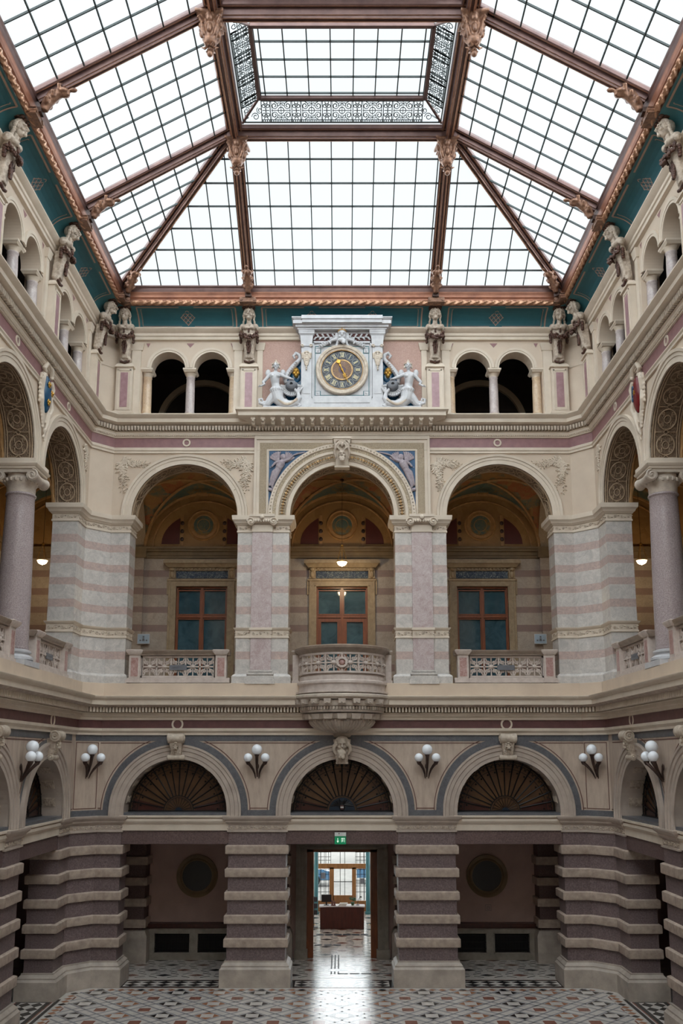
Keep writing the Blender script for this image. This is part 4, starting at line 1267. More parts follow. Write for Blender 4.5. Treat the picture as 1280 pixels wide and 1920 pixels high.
for sg in (-1, 1):
    x0, x1 = sorted((sg * 1.69, sg * 3.33))
    pl = box_plan(x0, x1, .02, .80)
    t = gal_pier(pl, 'striped marble pier with pink pilaster %s of the round balcony' % ('left' if sg < 0 else 'right'))
    frieze_relief(t, seg_of(pl(.012), (0, 1, 3)), 10.37, 10.53); frieze_relief(t, seg_of(pl(.01), (0, 1, 3)), 13.78, 13.92)
    p = bpy.data.objects.new('pink_pilaster', None); COL.objects.link(p); p.parent = t; p.location = (sg * 2.54, 0, 0); p['label'] = 'polished pink marble pilaster with scroll capital'
    mb = MB(); mb.box(-.32, .32, -.05, .015, 9.3, 13.76); mb.build('shaft', [m_pinkmarble], p)
    mb = MB()
    for w, d, z0, z1 in ((.46, .17, 8.86, 9.02), (.42, .14, 9.02, 9.12), (.42, .14, 9.15, 9.22), (.37, .10, 9.24, 9.30)): mb.box(-w, w, -d, .01, z0, z1)
    mb.frustum(-.38, .38, -.11, .01, 9.12, 9.15, 0); mb.build('base', [m_stripe], p)
    mb = MB(); mb.box(-.35, .35, -.08, .01, 10.30, 10.36); mb.box(-.33, .33, -.062, .01, 10.36, 10.55); mb.box(-.36, .36, -.10, .01, 10.55, 10.63); sc_ = mb.build('string_course', [m_trim], p)
    frieze_relief(p, [(-.33, -.062, .33, -.062)], 10.37, 10.53)
    mb = MB(); mb.box(-.34, .34, -.08, .01, 13.71, 13.76); mb.box(-.33, .33, -.07, .01, 13.76, 13.94); mb.box(-.40, .40, -.22, .01, 14.18, 14.27)
    for s in (-1, 1):
        # volutes
        pts = [(s * (.36 + .13 * (1 - q / 20.) * math.cos(q * .5)), -.2, 14.03 + .13 * (1 - q / 20.) * math.sin(q * .5)) for q in range(19)]
        mb.tube(pts, [.028 - .0008 * q for q in range(19)], 6)
        rings = [[(s * .36 + .12 * math.cos(a), yy, 14.03 + .12 * math.sin(a)) for a in [2 * PI * j / 16 for j in range(16)]] for yy in (0, -.18)]
        mb.loft(rings, True, True); mb.ell((s * .36, -.20, 14.03), .035, 8, 6)
    mb.box(-.34, .34, -.19, .01, 14.06, 14.17)
    for i in range(6): mb.ell((-.2 + .08 * i, -.2, 14.05), (.035, .03, .05), 8, 6)
    mb.ell((0, -.24, 14.16), (.07, .05, .08), 10, 8)
    mb.build('scroll_capital', [m_trim], p)
def gcorner(sg):
    def f(o):
        P_ = [(6.77, .80), (6.77, .02), (7.4, .02), (8.02, -.60), (8.02, -1.42), (8.8, -1.42), (8.8, .80)]
        Q = []; n = len(P_)
        for i in range(n):
            a, b, c = Vector(P_[i - 1]), Vector(P_[i]), Vector(P_[(i + 1) % n])
            d1 = (b - a).normalized(); d2 = (c - b).normalized()
            s_ = Vector((-d1.y, d1.x)) + Vector((-d2.y, d2.x)); s_ /= s_.length_squared / 2
            p = b - s_ * o; Q.append((p.x, p.y))
        return Q if sg > 0 else [(-x, y) for x, y in reversed(Q)]
    return f
for sg in (-1, 1):
    pl = gcorner(sg)
    if abs(area(pl(.1))) < abs(area(pl(0))): pl = (lambda f: (lambda o: f(-o)))(pl)
    t = gal_pier(pl, 'striped marble pier filling the %s corner of the gallery' % ('left' if sg < 0 else 'right'))
    for o, z0, z1 in ((.012, 10.37, 10.53), (.01, 13.78, 13.92)):
        pp = pl(o); segs = []
        for i in range(len(pp)):
            a, b = pp[i], pp[(i + 1) % len(pp)]
            if min(a[1], b[1]) > .5 or (abs(a[0]) > 8.7 and abs(b[0]) > 8.7): continue
            segs.append((a[0], a[1], b[0], b[1]) if area(pp) > 0 else (b[0], b[1], a[0], a[1]))
        frieze_relief(t, segs, z0, z1)
# ------------------------------------------------------------------ GRANITE COLUMNS of the side galleries
def big_column():
    t = thing('granite_column', '', 'column')
    mb = MB(); prof = [(.425, 9.30), (.44, 9.33), (.425, 9.38)]
    for i in range(13):
        s = i / 12; prof.append((.42 - .065 * s ** 1.6, 9.38 + 3.92 * s))
    prof += [(.365, 13.32), (.39, 13.34), (.39, 13.38), (.36, 13.40)]
    mb.lathe(prof, n=40); mb.build('shaft', [m_column], t, 1.0)
    mb = MB(); mb.box(-.56, .56, -.56, .56, 8.86, 9.02); mb.lathe([(.5, 9.02), (.56, 9.05), (.56, 9.11), (.5, 9.15), (.45, 9.18), (.46, 9.21), (.50, 9.24), (.50, 9.28), (.43, 9.31)], n=40); mb.build('base', [m_white], t)
    mb = MB()
    mb.lathe([(.36, 13.40), (.37, 13.60), (.40, 13.64), (.44, 13.72), (.44, 13.76), (.40, 13.80), (.40, 13.96)], n=32)
    for i in range(20):
        a = 2 * PI * i / 20; mb.ell((.42 * math.cos(a), .42 * math.sin(a), 13.72), (.05, .05, .06), 7, 5)
    # bolsters with spiral scrolls
    for sx in (-1, 1):
        rings = []
        for q in range(13):
            yy = -.47 + .94 * q / 12; rr = .105 + .045 * abs(yy / .47) ** 1.5
            rings.append([(sx * .43 + rr * math.cos(a), yy, 13.80 + rr * math.sin(a)) for a in [2 * PI * j / 18 for j in range(18)]])
        mb.loft(rings, True, True)
        for sy in (-1, 1):
            pts = [(sx * .43 + sx * .15 * (1 - q / 24.) * math.cos(HP - q * .5), sy * .475, 13.80 + .15 * (1 - q / 24.) * math.sin(HP - q * .5)) for q in range(21)]
            mb.tube(pts, .024, 6); mb.ell((sx * .43, sy * .48, 13.80), .035, 8, 6)
        for yy in (-.08, .08): mb.lathe([(.12, -.02), (.13, 0), (.12, .02)], (0, 0, 0), 4) if False else None
    for sy in (-1, 1): mb.box(-.43, .43, sy * .40 - .06, sy * .40 + .06, 13.88, 13.96)
    mb.build('ionic_capital', [m_capital], t)
    mb = MB(); mb.loft([[(sx * w, sy * w, z) for sx, sy in ((-1, -1), (1, -1), (1, 1), (-1, 1))] for w, z in ((.46, 13.96), (.50, 13.98), (.50, 14.02), (.54, 14.05), (.56, 14.10), (.52, 14.12), (.52, 14.24))], True, True); mb.build('abacus', [m_trim], t)
    return t
c0 = big_column(); c0['group'] = 'granite columns of the side galleries'
c0.location = (-8.42, -5.2, 0); c0['label'] = 'lilac granite column between the balustrades of the left gallery'
dup(c0, 'lilac granite column with grey veins in the right gallery', (8.42, -5.2, 0))
dup(c0, 'lilac granite column of the left gallery nearest the viewer, mostly out of frame', (-8.42, -9.4, 0))
dup(c0, 'lilac granite column of the right gallery nearest the viewer, mostly out of frame', (8.42, -9.4, 0))
for sg, nm in ((-1, 'left'), (1, 'right')):
    for p in SIDE_P[2:]:
        mb = MB(); mb.box(*sorted((sg * 8.05, sg * 8.8)), -p - .4, -p + .4, 8.9, 14.24); struct(mb.build('wall_' + nm, [m_stripe]))
    for c in [a for a in SIDE_P]:   # marble base block under each column
        mb = MB(); mb.box(*sorted((sg * 8.0, sg * 8.9)), -c - .55, -c + .55, 8.87, 8.93); struct(mb.build('trim_23', [m_white]))

# ------------------------------------------------------------------ small columns of the top loggia
def small_column(m):
    t = thing('loggia_column', '', 'column')
    mb = MB(); mb.lathe([(.155, 17.78), (.165, 17.82), (.15, 17.86), (.15, 18.2), (.148, 18.6), (.135, 19.0), (.15, 19.02), (.15, 19.05), (.135, 19.06)], n=24); mb.build('shaft', [m], t, 1.0)
    mb = MB(); mb.box(-.2, .2, -.2, .2, 17.6, 17.68); mb.lathe([(.19, 17.68), (.2, 17.71), (.18, 17.75), (.16, 17.78)], n=24); mb.build('base', [m_trim], t)
    mb = MB(); mb.lathe([(.135, 19.06), (.15, 19.12), (.19, 19.17), (.19, 19.19)], n=24)
    mb.loft([[(sx * w, sy * w * 1.3, z) for sx, sy in ((-1, -1), (1, -1), (1, 1), (-1, 1))] for w, z in ((.18, 19.18), (.2, 19.22), (.22, 19.24), (.22, 19.29), (.2, 19.305))], True, True)
    mb.build('capital', [m_trim], t)
    return t
sa = small_column(m_smallcol); sb = small_column(m_smallcol2)
GRP = 'small columns of the top loggia'
first = {'a': True, 'b': True}
def put_small(kind, loc, label):
    src = sa if kind == 'a' else sb
    if first[kind]:
        first[kind] = False; src.location = loc; src['label'] = label; src['group'] = GRP
        return src
    return dup(src, label, loc)
for sg, nm in ((-1, 'left'), (1, 'right')):
    for k, w in ((-1.43, 'clock side'), (0, 'middle'), (1.43, 'corner side')):
        kind = 'b' if (k == 0) else 'a'
        put_small(kind, (sg * (5.03 + k), .24, 0), 'short marble column, %s one of the three in the top loggia %s of the clock' % (w, nm))
for sg, nm in ((-1, 'left'), (1, 'right')):
    for bi, c in enumerate(SIDE_C[:3]):
        bn = ['bay nearest the corner', 'second bay from the corner', 'third bay from the corner'][bi]
        for k, w in ((-1.43, 'far column'), (0, 'centre column'), (1.43, 'near column')):
            if bi == 2 and k > -1: continue
            put_small('b', (sg * 8.24, -(c + k), 0), '%s of the %s top loggia, %s' % (w, nm, bn))
# ------------------------------------------------------------------ GLASS ROOF
GX, GY_, GZ = 7.12, -.90, 21.70        # foot of the glass
RX, RY, RZ = 3.03, -5.2, 24.05         # ring
YR = -31.0
def zs_side(x): return GZ + (RZ - GZ) * (GX - abs(x)) / (GX - RX)
def zs_back(y): return GZ + (RZ - GZ) * (GY_ - y) / (GY_ - RY)
def hip_y(x): return GY_ - (GX - abs(x)) / (GX - RX) * (GY_ - RY)
def hip_x(y): return GX - (GY_ - y) / (GY_ - RY) * (GX - RX)
def rod(mb, a, b, w=.0145, h=.05, m=0):
    a = Vector(a); b = Vector(b); d = (b - a).normalized(); up = Vector((0, 0, 1)); s = d.cross(up).normalized(); u = s.cross(d)
    r = [s * w + u * h * .3, s * -w + u * h * .3, s * -w - u * h * .7, s * w - u * h * .7]
    mb.loft([[tuple(p + q) for q in r] for p in (a, b)], True, True, m)
UP = .10
def roof_panel(n, pts, bars):
    mb = MB(); mb.poly(pts, 0); w = struct(mb.build('window_%d' % n, [m_glass]))
    mb = MB()
    for a, b in bars: rod(mb, a, b)
    mb.build('glazing_bars', [m_glazing], w)
    return w
# end slope
bars = []
P_ = .62
x = .31
xs = []
while x < GX - .1: xs += [x, -x]; x += P_
for x in xs:
    y_hi = hip_y(x) if abs(x) > RX else RY
    bars.append(((x, GY_, zs_back(GY_) + UP - .03), (x, y_hi, zs_back(y_hi) + UP - .03)))
for i in range(1, 8):
    y = GY_ + (RY - GY_) * i / 7.0 - .0
    y = GY_ + (RY - GY_) * (i - .25) / 6.9
    hx = hip_x(y)
    bars.append(((-hx, y, zs_back(y) + UP - .03), (hx, y, zs_back(y) + UP - .03)))
roof_panel(10, [(-GX, GY_, GZ + UP), (GX, GY_, GZ + UP), (RX, RY, RZ + UP), (-RX, RY, RZ + UP)], bars)
for k, sg in ((11, -1), (12, 1)):
    bars = []
    ribs = [RY - 4.2 * i for i in range(7)]
    ys = []
    y = RY + .22 + .3125
    ys = [RY + .535 + .625 * i for i in range(6)]
    for r in ribs[:5]: ys += [r - .225 - .625 * (i + 1) for i in range(5)]
    for y in ys:
        if y > GY_ - .05: continue
        hx = hip_x(y) if y > RY else RX
        bars.append(((sg * GX, y, GZ + UP - .03), (sg * hx, y, zs_side(hx) + UP - .03)))
    for i in range(1, 7):
        x = GX + (RX - GX) * (i - .1) / 6.8
        bars.append(((sg * x, hip_y(x), zs_side(x) + UP - .03), (sg * x, -24, zs_side(x) + UP - .03)))
    roof_panel(k, [(sg * GX, GY_, GZ + UP), (sg * RX, RY, RZ + UP), (sg * RX, YR, RZ + UP), (sg * GX, YR, GZ + UP)], bars)
# ridge lanterns
LX, LZ = 2.28, 24.45
IN = .25
for k in range(6):
    y0 = RY - 4.2 * k; y1 = y0 - 4.2
    a, b = y0 - .86, y1 + .86
    bars = []
    for x in (.3, .9, 1.5, 2.1): bars += [((x, a, LZ + .05), (x, b, LZ + .05)), ((-x, a, LZ + .05), (-x, b, LZ + .05))]
    for y in (a - .12, a - .72, a - 1.32, a - 1.92, b + .12): bars.append(((-LX, y, LZ + .05), (LX, y, LZ + .05)))
    roof_panel(13 + k, [(-LX, a, LZ + .08), (LX, a, LZ + .08), (LX, b, LZ + .08), (-LX, b, LZ + .08)], bars if k < 3 else [])
    # sloping glass behind the pierced frieze
    mb = MB()
    o = [(-2.8, y0 - .25, RZ + .12), (2.8, y0 - .25, RZ + .12), (2.8, y1 + .25, RZ + .12), (-2.8, y1 + .25, RZ + .12)]
    i_ = [(-LX, a, LZ + .08), (LX, a, LZ + .08), (LX, b, LZ + .08), (-LX, b, LZ + .08)]
    for q in range(4): mb.quad(o[q], o[(q + 1) % 4], i_[(q + 1) % 4], i_[q])
    struct(mb.build('window_%d' % (30 + k), [m_glass]))

# moulded bronze beams
def beam_prof(w, h):
    hw = w / 2
    return [(-hw, .06, 0), (-hw, -.05, 0), (-hw + .03, -.07, 1), (-hw + .055, -.07, 0), (-hw + .075, -.04, 0), (-hw + .11, -.04, 0), (-hw * .45, -h * .8, 1), (-hw * .32, -h * .8, 0), (-hw * .26, -h, 1),
            (-hw * .17, -h, 0), (-hw * .12, -h * .86, 0), (hw * .12, -h * .86, 0), (hw * .17, -h, 1), (hw * .26, -h, 0), (hw * .32, -h * .8, 1), (hw * .45, -h * .8, 0), (hw - .11, -.04, 0), (hw - .075, -.04, 0), (hw - .055, -.07, 1), (hw - .03, -.07, 0), (hw, -.05, 0), (hw, .06, 0)]
def beam(name, a, b, w, h, label, group):
    a = Vector(a); b = Vector(b); d = (b - a).normalized(); s = d.cross(Vector((0, 0, 1))).normalized(); u = s.cross(d)
    pr = beam_prof(w, h); mb = MB()
    mb.loft([[tuple(p + s * x + u * z) for x, z, _ in pr] for p in (a, b)], True, True, 0, [q[2] for q in pr])
    o = mb.build(name, [m_beam, m_copperline], None, .3)
    return tag(o, label, 'roof beam', group)
G_R = 'moulded bronze beams of the glass roof'
for sg, nm in ((-1, 'left'), (1, 'right')):
    beam('hip_rafter', (sg * (GX - .05), GY_ - .05, GZ + .06), (sg * (RX + .1), RY + .1, RZ), .34, .20, 'diagonal bronze rafter rising from the %s roof corner' % nm, G_R)
    beam('roof_rafter', (sg * RX, GY_, GZ + .06), (sg * RX, RY + .2, RZ), .36, .22, 'bronze rafter on the end slope %s of the middle' % nm, G_R)
    for k, w in ((0, 'nearest the end wall'), (1, 'second from the end wall'), (2, 'third from the end wall, outside the picture')):
        if k == 2: continue
        y = RY - 4.2 * k
        beam('roof_rafter', (sg * GX, y, GZ + .06), (sg * (RX + .2), y, RZ), .40, .22, 'sloping bronze rafter on the %s, %s' % (nm, w), G_R)
    beam('ridge_beam', (sg * RX, RY + .23, RZ), (sg * RX, -16, RZ), .46, .26, 'long bronze ridge beam on the %s running towards the viewer' % nm, G_R)
beam('cross_beam', (-RX - .2, RY, RZ), (RX + .2, RY, RZ), .46, .26, 'bronze cross beam below the lantern on the end wall side', G_R)
beam('cross_beam', (-RX - .2, RY - 4.2, RZ), (RX + .2, RY - 4.2, RZ), .50, .26, 'bronze cross beam at the top edge of the picture', G_R)

# pierced ironwork friezes in the lantern
def fretwork(L, H):
    """pierced frieze in the xz plane, length L centred, 0..H high, mitred ends"""
    mb = MB(); t = .012
    def ribn(pts, w):
        mb.tube([(x, 0, z) for x, z in pts], w, 4)
    def spiral(cx, cz, r, a0, sg, turns=1.4, w=.012):
        n = 14
        ribn([(cx + r * (1 - .75 * i / n) * math.cos(a0 + sg * turns * 2 * PI * i / n), cz + r * (1 - .75 * i / n) * math.sin(a0 + sg * turns * 2 * PI * i / n)) for i in range(n + 1)], w)
    mb.box(-L / 2, L / 2, -.02, .02, 0, .03); mb.box(-L / 2 + H, L / 2 - H, -.02, .02, H - .05, H)
    n_big = 5 if L > 5 else 3
    bw, sw = H * 1.05, H * .42
    tot = n_big * bw + (n_big + 1) * sw
    sc = (L - 1.7 * H) / tot; bw *= sc; sw *= sc
    x = -L / 2 + .85 * H
    cells = []
    for i in range(2 * n_big + 1):
        w = sw if i % 2 == 0 else bw
        cells.append((x, x + w, i % 2 == 1)); x += w
    cells.append((-L / 2 + H * .15, -L / 2 + .85 * H, False)); cells.append((L / 2 - .85 * H, L / 2 - H * .15, False))
    for a, b, big in cells:
        c = (a + b) / 2; w = b - a
        edge = (abs(c) > L / 2 - .85 * H)
        zt = H - .05
        mb.box(a - .011, a + .011, -.015, .015, .02, H * (.9 if not edge else .3)); mb.box(b - .011, b + .011, -.015, .015, .02, H * (.9 if not (edge and c < 0) else .9) if not edge else H * .5)
        if edge:
            spiral(c + (.06 if c < 0 else -.06), .16, .11, 0, 1); spiral(c + (.18 if c < 0 else -.18), .32, .09, 1, -1); continue
        # beaded rails
        k = max(2, int(w / .05))
        for j in range(k):
            for z in (.055, zt - .03): mb.box(a + w * (j + .3) / k, a + w * (j + .7) / k, -.01, .01, z - .02, z + .02)
        mb.box(a, b, -.01, .01, .075, .09); mb.box(a, b, -.01, .01, zt - .065, zt - .05)
        zc = (.08 + zt - .05) / 2; hh = (zt - .05 - .08) / 2
        if big:
            for s1 in (-1, 1):
                for s2 in (-1, 1):
                    spiral(c + s1 * w * .30, zc + s2 * hh * .5, hh * .42, PI / 2 * s2, s1 * s2, 1.5, .013)
                    spiral(c + s1 * w * .10, zc + s2 * hh * .62, hh * .24, 0 if s1 < 0 else PI, -s1 * s2, 1.2, .011)
                ribn([(c + s1 * w * .46, zc - hh), (c + s1 * w * .40, zc), (c + s1 * w * .46, zc + hh)], .011)
            ribn([(c + hh * .34 * math.cos(q * PI / 6), zc + hh * .34 * math.sin(q * PI / 6)) for q in range(13)], .012)
            ribn([(c - w * .45, zc), (c + w * .45, zc)], .011); ribn([(c, zc - hh), (c, zc + hh)], .011)
        else:
            for s2 in (-1, 1):
                for s1 in (-1, 1): spiral(c + s1 * w * .24, zc + s2 * hh * .5, hh * .30, PI / 2 * s2, s1 * s2, 1.3, .012)
            ribn([(c - w * .4, zc), (c + w * .4, zc)], .012)
            for s in (-1, 1): ribn([(c + s * w * .22 + .0, zc - hh), (c, zc), (c + s * w * .22, zc + hh)], .011)
    return mb
Hs = math.hypot(.56, .36)
ang = math.atan2(.36, .56)
fr = fretwork(5.6, Hs); fr2 = fretwork(3.7, Hs)
mA = fr.mesh('pierced_frieze', [m_glazing]); mB = fr2.mesh('pierced_frieze', [m_glazing])
def place_fret(me, loc, rz, label):
    o = bpy.data.objects.new('pierced_frieze', me); COL.objects.link(o)
    o.matrix_world = Matrix.Translation(loc) @ Matrix.Rotation(rz, 4, 'Z') @ Matrix.Rotation(-(HP - ang), 4, 'X')
    return tag(o, label, 'frieze', 'pierced ironwork friezes of the roof lantern')
place_fret(mA, (0, RY - .27, RZ + .08), PI, 'pierced ironwork frieze above the lower cross beam of the lantern')
place_fret(mB, (-2.78, RY - 2.1, RZ + .08), -HP, 'pierced ironwork frieze along the left side of the lantern')
place_fret(mB, (2.78, RY - 2.1, RZ + .08), HP, 'pierced ironwork frieze along the right side of the lantern')
place_fret(mA, (0, RY - 4.2 - .27, RZ + .08), PI, 'pierced ironwork frieze cut by the top edge of the picture')
# flat frame bar round the lantern glass
for k in range(2):
    y0 = RY - .86 - 4.2 * k; y1 = RY - 4.2 - 4.2 * k + .86
    mb = MB()
    for a, b in (((-LX, y0), (LX, y0)), ((LX, y0), (LX, y1)), ((LX, y1), (-LX, y1)), ((-LX, y1), (-LX, y0))): rod(mb, (a[0], a[1], LZ), (b[0], b[1], LZ), .05, .09)
    for sx in (-1, 1):
        for ya, yb in ((RY - 4.2 * k - .26, y0), (RY - 4.2 - 4.2 * k + .26, y1)): rod(mb, (sx * 2.8, ya, RZ + .08), (sx * LX, yb, LZ), .03, .05)
    struct(mb.build('ceiling', [m_beam]))

# bronze pendant capitals and foot brackets
def pendant():
    t = thing('pendant_capital', '', 'capital')
    mb = MB()
    mb.loft([[(sx * w, sy * w, z) for sx, sy in ((-1, -1), (0, -.82), (1, -1), (.82, 0), (1, 1), (0, .82), (-1, 1), (-.82, 0))] for w, z in ((.22, -.08), (.34, -.02), (.34, .05), (.2, .1))], True, True)
    mb.lathe([(.2, -.08), (.20, -.3), (.15, -.50), (.17, -.53), (.17, -.58), (.13, -.66), (.05, -.70)], n=20)
    for i in range(4):
        a = PI / 4 + i * HP; d = (math.cos(a), math.sin(a))
        pts = [(d[0] * (.28 + .09 * math.cos(q * .6) * (1 - q / 16)), d[1] * (.28 + .09 * math.cos(q * .6) * (1 - q / 16)), -.16 + .09 * math.sin(q * .6) * (1 - q / 16)) for q in range(14)]
        mb.tube(pts, .035, 6)
        mb.tube([(d[0] * .17, d[1] * .17, -.5), (d[0] * .24, d[1] * .24, -.36), (d[0] * .27, d[1] * .27, -.24)], [.05, .06, .03], 6)
        a = i * HP; d = (math.cos(a), math.sin(a))
        mb.ell((d[0] * .22, d[1] * .22, -.12), (.09, .09, .11), 10, 8)
        mb.ell((d[0] * .2, d[1] * .2, -.36), (.07, .07, .12), 8, 6)
    sculpt(mb, 'leafy_capital', [m_gild_br], .018, t)
    mb = MB(); mb.ell((0, 0, -.90), .075, 16, 10)
    for i in range(6):
        a = i * PI / 3; mb.tube([(.04 * math.cos(a), .04 * math.sin(a), -.68), (.13 * math.cos(a), .13 * math.sin(a), -.76), (.20 * math.cos(a), .20 * math.sin(a), -.73)], [.03, .035, .012], 6)
        mb.tube([(.03 * math.cos(a), .03 * math.sin(a), -.8), (.09 * math.cos(a), .09 * math.sin(a), -.86)], [.02, .02], 6)
    mb.ell((0, 0, -.78), (.05, .05, .06), 10, 8)
    mb.build('drop_finial', [m_gild_br], t)
    return t
m_gild_br = mat('gilded_brown_bronze', (150, 112, 88), (92, 66, 56), rough=.4, met=.4, scale=14)
p0 = pendant(); p0['group'] = 'pendant capitals under the roof ring'
p0.location = (-RX + .05, RY + .22, RZ - .22); p0['label'] = 'leafy bronze pendant capital at the lower left corner of the roof ring'
dup(p0, 'leafy bronze pendant capital at the lower right corner of the roof ring', (RX - .05, RY + .22, RZ - .22))
dup(p0, 'larger-looking bronze pendant capital on the left, near the top of the picture', (-RX - .08, RY - 4.2 + .05, RZ - .22))
dup(p0, 'larger-looking bronze pendant capital on the right, near the top of the picture', (RX + .08, RY - 4.2 + .05, RZ - .22))
def foot():
    t = thing('rafter_foot_bracket', '', 'bracket')
    mb = MB()
    mb.tube([(0, .0, -.42), (0, -.06, -.2), (0, -.16, 0), (0, -.36, .12)], [.07, .10, .12, .07], 8)
    for s in (-1, 1):
        for k in range(3):
            z = -.32 + .17 * k; y = -.02 - .09 * k
            mb.tube([(0, y, z), (s * .10, y - .05, z + .05), (s * .15, y - .05, z + .13), (s * .10, y - .08, z + .17)], [.04, .04, .035, .02], 6)
        mb.ell((s * .08, -.3, .05), (.06, .08, .06), 8, 6)
    mb.ell((0, -.30, .02), (.08, .10, .09), 10, 8); mb.ell((0, -.44, .12), (.06, .07, .05), 8, 6)
    mb.v = [(x * 1.15, y * 1.5 - .16, z * 1.0 + .05) for x, y, z in mb.v]
    sculpt(mb, 'leaf_scrolls', [m_gild_br], .018, t)
    mb = MB(); mb.box(-.10, .10, -.14, .1, -.46, -.34); mb.build('bracket_block', [m_bronze], t)
    return t
f0 = foot(); f0['group'] = 'bronze brackets at the rafter feet'
f0.location = (-RX, -.92, 21.75); f0['label'] = 'bronze leaf bracket at the foot of the rafter left of the clock'
dup(f0, 'bronze leaf bracket at the foot of the rafter right of the clock', (RX, -.92, 21.75))
for sg, nm in ((-1, 'left'), (1, 'right')):
    dup(f0, 'bronze leaf bracket in the %s roof corner' % nm, (sg * 7.02, -.98, 21.76), -sg * PI / 4)
    dup(f0, 'bronze leaf bracket where the first side rafter meets the %s wall' % nm, (sg * 7.08, RY, 21.75), -sg * HP)
    dup(f0, 'bronze leaf bracket where the second side rafter meets the %s wall' % nm, (sg * 7.08, RY - 4.2, 21.75), -sg * HP)

# ------------------------------------------------------------------ HERM figures carrying the roof
def herm():
    t = thing('herm_figure', '', 'sculpture')
    lean = lambda z: -.18 - .10 * z - .105 * z * z
    HY = lean(1.50)
    # pedestal
    mb = MB(); mb.box(-.27, .27, -.24, 0, -1.70, -.14); mb.frustum(-.31, .31, -.30, 0, -.14, -.02, .08)
    mb.box(-.31, .31, -.30, 0, -.18, -.14); mb.box(-.32, .32, -.30, 0, -1.78, -1.70)
    for a in ((-.22, -.17), (.17, .22)): mb.box(a[0], a[1], -.26, -.24, -1.62, -.26)
    mb.box(-.22, .22, -.26, -.24, -.30, -.25); mb.box(-.22, .22, -.26, -.24, -1.66, -1.61)
    p = mb.build('pedestal', [m_trim], t)
    mb = MB(); mb.box(-.12, .12, -.25, -.24, -1.55, -.36); mb.build('rose_panel', [m_pinkpanel], p)
    # tapering body, bust and head as one carved piece
    mb = MB()
    rings = []
    for z, w, d in ((.12, .15, .12), (.3, .155, .13), (.55, .17, .15), (.78, .20, .17), (.86, .235, .18)):
        y = lean(z); rings.append([(sx * w, y + sy * d, z) for sx, sy in ((-1, 1), (-1, -.6), (-.6, -1), (.6, -1), (1, -.6), (1, 1))])
    mb.loft(rings, True, True)
    y = lean(1.05)
    mb.ell((0, y + .05, .95), (.215, .17, .20), 16, 10); mb.ell((0, y + .02, 1.12), (.235, .16, .15), 16, 10)
    for s in (-1, 1):
        mb.ell((s * .11, y - .11, 1.09), (.105, .10, .09), 12, 8)       # breast
        mb.ell((s * .22, y + .02, 1.16), (.09, .13, .10), 12, 8)       # cut shoulder with rosette
        mb.ell((s * .27, y + .02, 1.11), (.05, .10, .10), 12, 8); mb.ell((s * .31, y + .02, 1.11), (.035, .045, .045), 8, 6)
        mb.tube([(s * .22, y - .06, 1.21), (0, y - .18, 1.03)], .035, 6)  # crossed band
    y2 = lean(1.25)
    mb.tube([(0, y2 + .08, 1.16), (0, y2 + .0, 1.27), (0, y2 - .05, 1.42)], [.11, .08, .078], 12)
        # lower scroll
    for s in (-1, 1):
        mb.ell((s * .13, -.18, .10), (.075, .10, .07), 10, 8); mb.ell((s * .09, -.20, -.0 + .02), (.07, .09, .055), 10, 8)
    mb.tube([(-.17, -.19, .13), (.17, -.19, .13)], .07, 10)
    sculpt(mb, 'carved_body', [m_carve_d], .018, t)
    mb = MB(); face_blobs(mb, (0, HY, 1.49), 1.34); sculpt(mb, 'head', [m_carve_d], .0095, t, 1)
    mb = MB()
    for s in (-1, 1):   # hair in curls framing the face and falling to the shoulders
        for k in range(9):
            a = .10 + k * .20; mb.ell((s * .158 * math.sin(a), HY - .06 + .016 * k, 1.56 + .145 * math.cos(a)), (.040, .06, .036), 8, 6)
        for k in range(7): mb.ell((s * (.170 + .014 * math.sin(k * 1.7)), HY + .04 + .015 * k, 1.54 - .06 * k), (.038, .055, .042), 8, 6)
    mb.ell((0, HY + .10, 1.55), (.165, .16, .17), 14, 10)
    sculpt(mb, 'hair', [m_carve_d], .012, t, 1)
    mb = MB()   # fruit garland slung across the belly
    rnd = random.Random(4)
    for i in range(17):
        a = PI * i / 16; x = .26 * math.cos(a); z = .90 - .20 * math.sin(a); y = lean(.8) - .17 * math.sin(a) - .08
        for q in range(4): mb.ell((x + rnd.gauss(0, .018), y - .02 * q + rnd.gauss(0, .012), z + rnd.gauss(0, .04)), (rnd.uniform(.03, .052),) * 3, 7, 5)
    for s in (-1, 1):
        for k in range(5): mb.ell((s * (.27 + .012 * (k % 2)), lean(.7) - .05, .88 - .06 * k), (.045, .055, .05), 8, 6)
    for k in range(9):
        for q in (-1, 1): mb.ell((q * .035 + rnd.gauss(0, .01), lean(.55) - .15, .66 - .05 * k), (.055 - .003 * k, .045, .045), 7, 5)
    mb.build('fruit_garland', [m_garland], t)
    mb = MB()
    for i in range(9): mb.ell((-.14 + .035 * i, -.27, .02 - .05 * (1 - abs(i - 4) / 4)), (.034, .045, .04), 8, 6)
    mb.build('fruit_cluster', [m_garland], t)
    mb = MB()
    for k in range(3): mb.ell((0, lean(1.0) - .17, 1.02 - .05 * k), (.035, .03, .035), 8, 6)
    mb.build('breast_clasp', [m_garland], t)
    mb = MB()   # fruit wreath on the head
    for i in range(11):
        for q in range(2): mb.ell((-.19 + .038 * i, HY - .10 + .10 * q - .02 * (i % 2), 1.705 + .014 * ((i + q) % 3)), (.034, .055, .034), 8, 6)
    mb.box(-.20, .20, HY - .04, 0, 1.69, 1.74); mb.build('fruit_wreath', [m_garland], t)
    mb = MB(); mb.box(-.27, .27, -1.0, -.02, 1.735, 1.775)
    for s in (-1, 1): mb.tube([(s * .215, -1.02, 1.825), (s * .215, -.1, 1.825)], .055, 10)
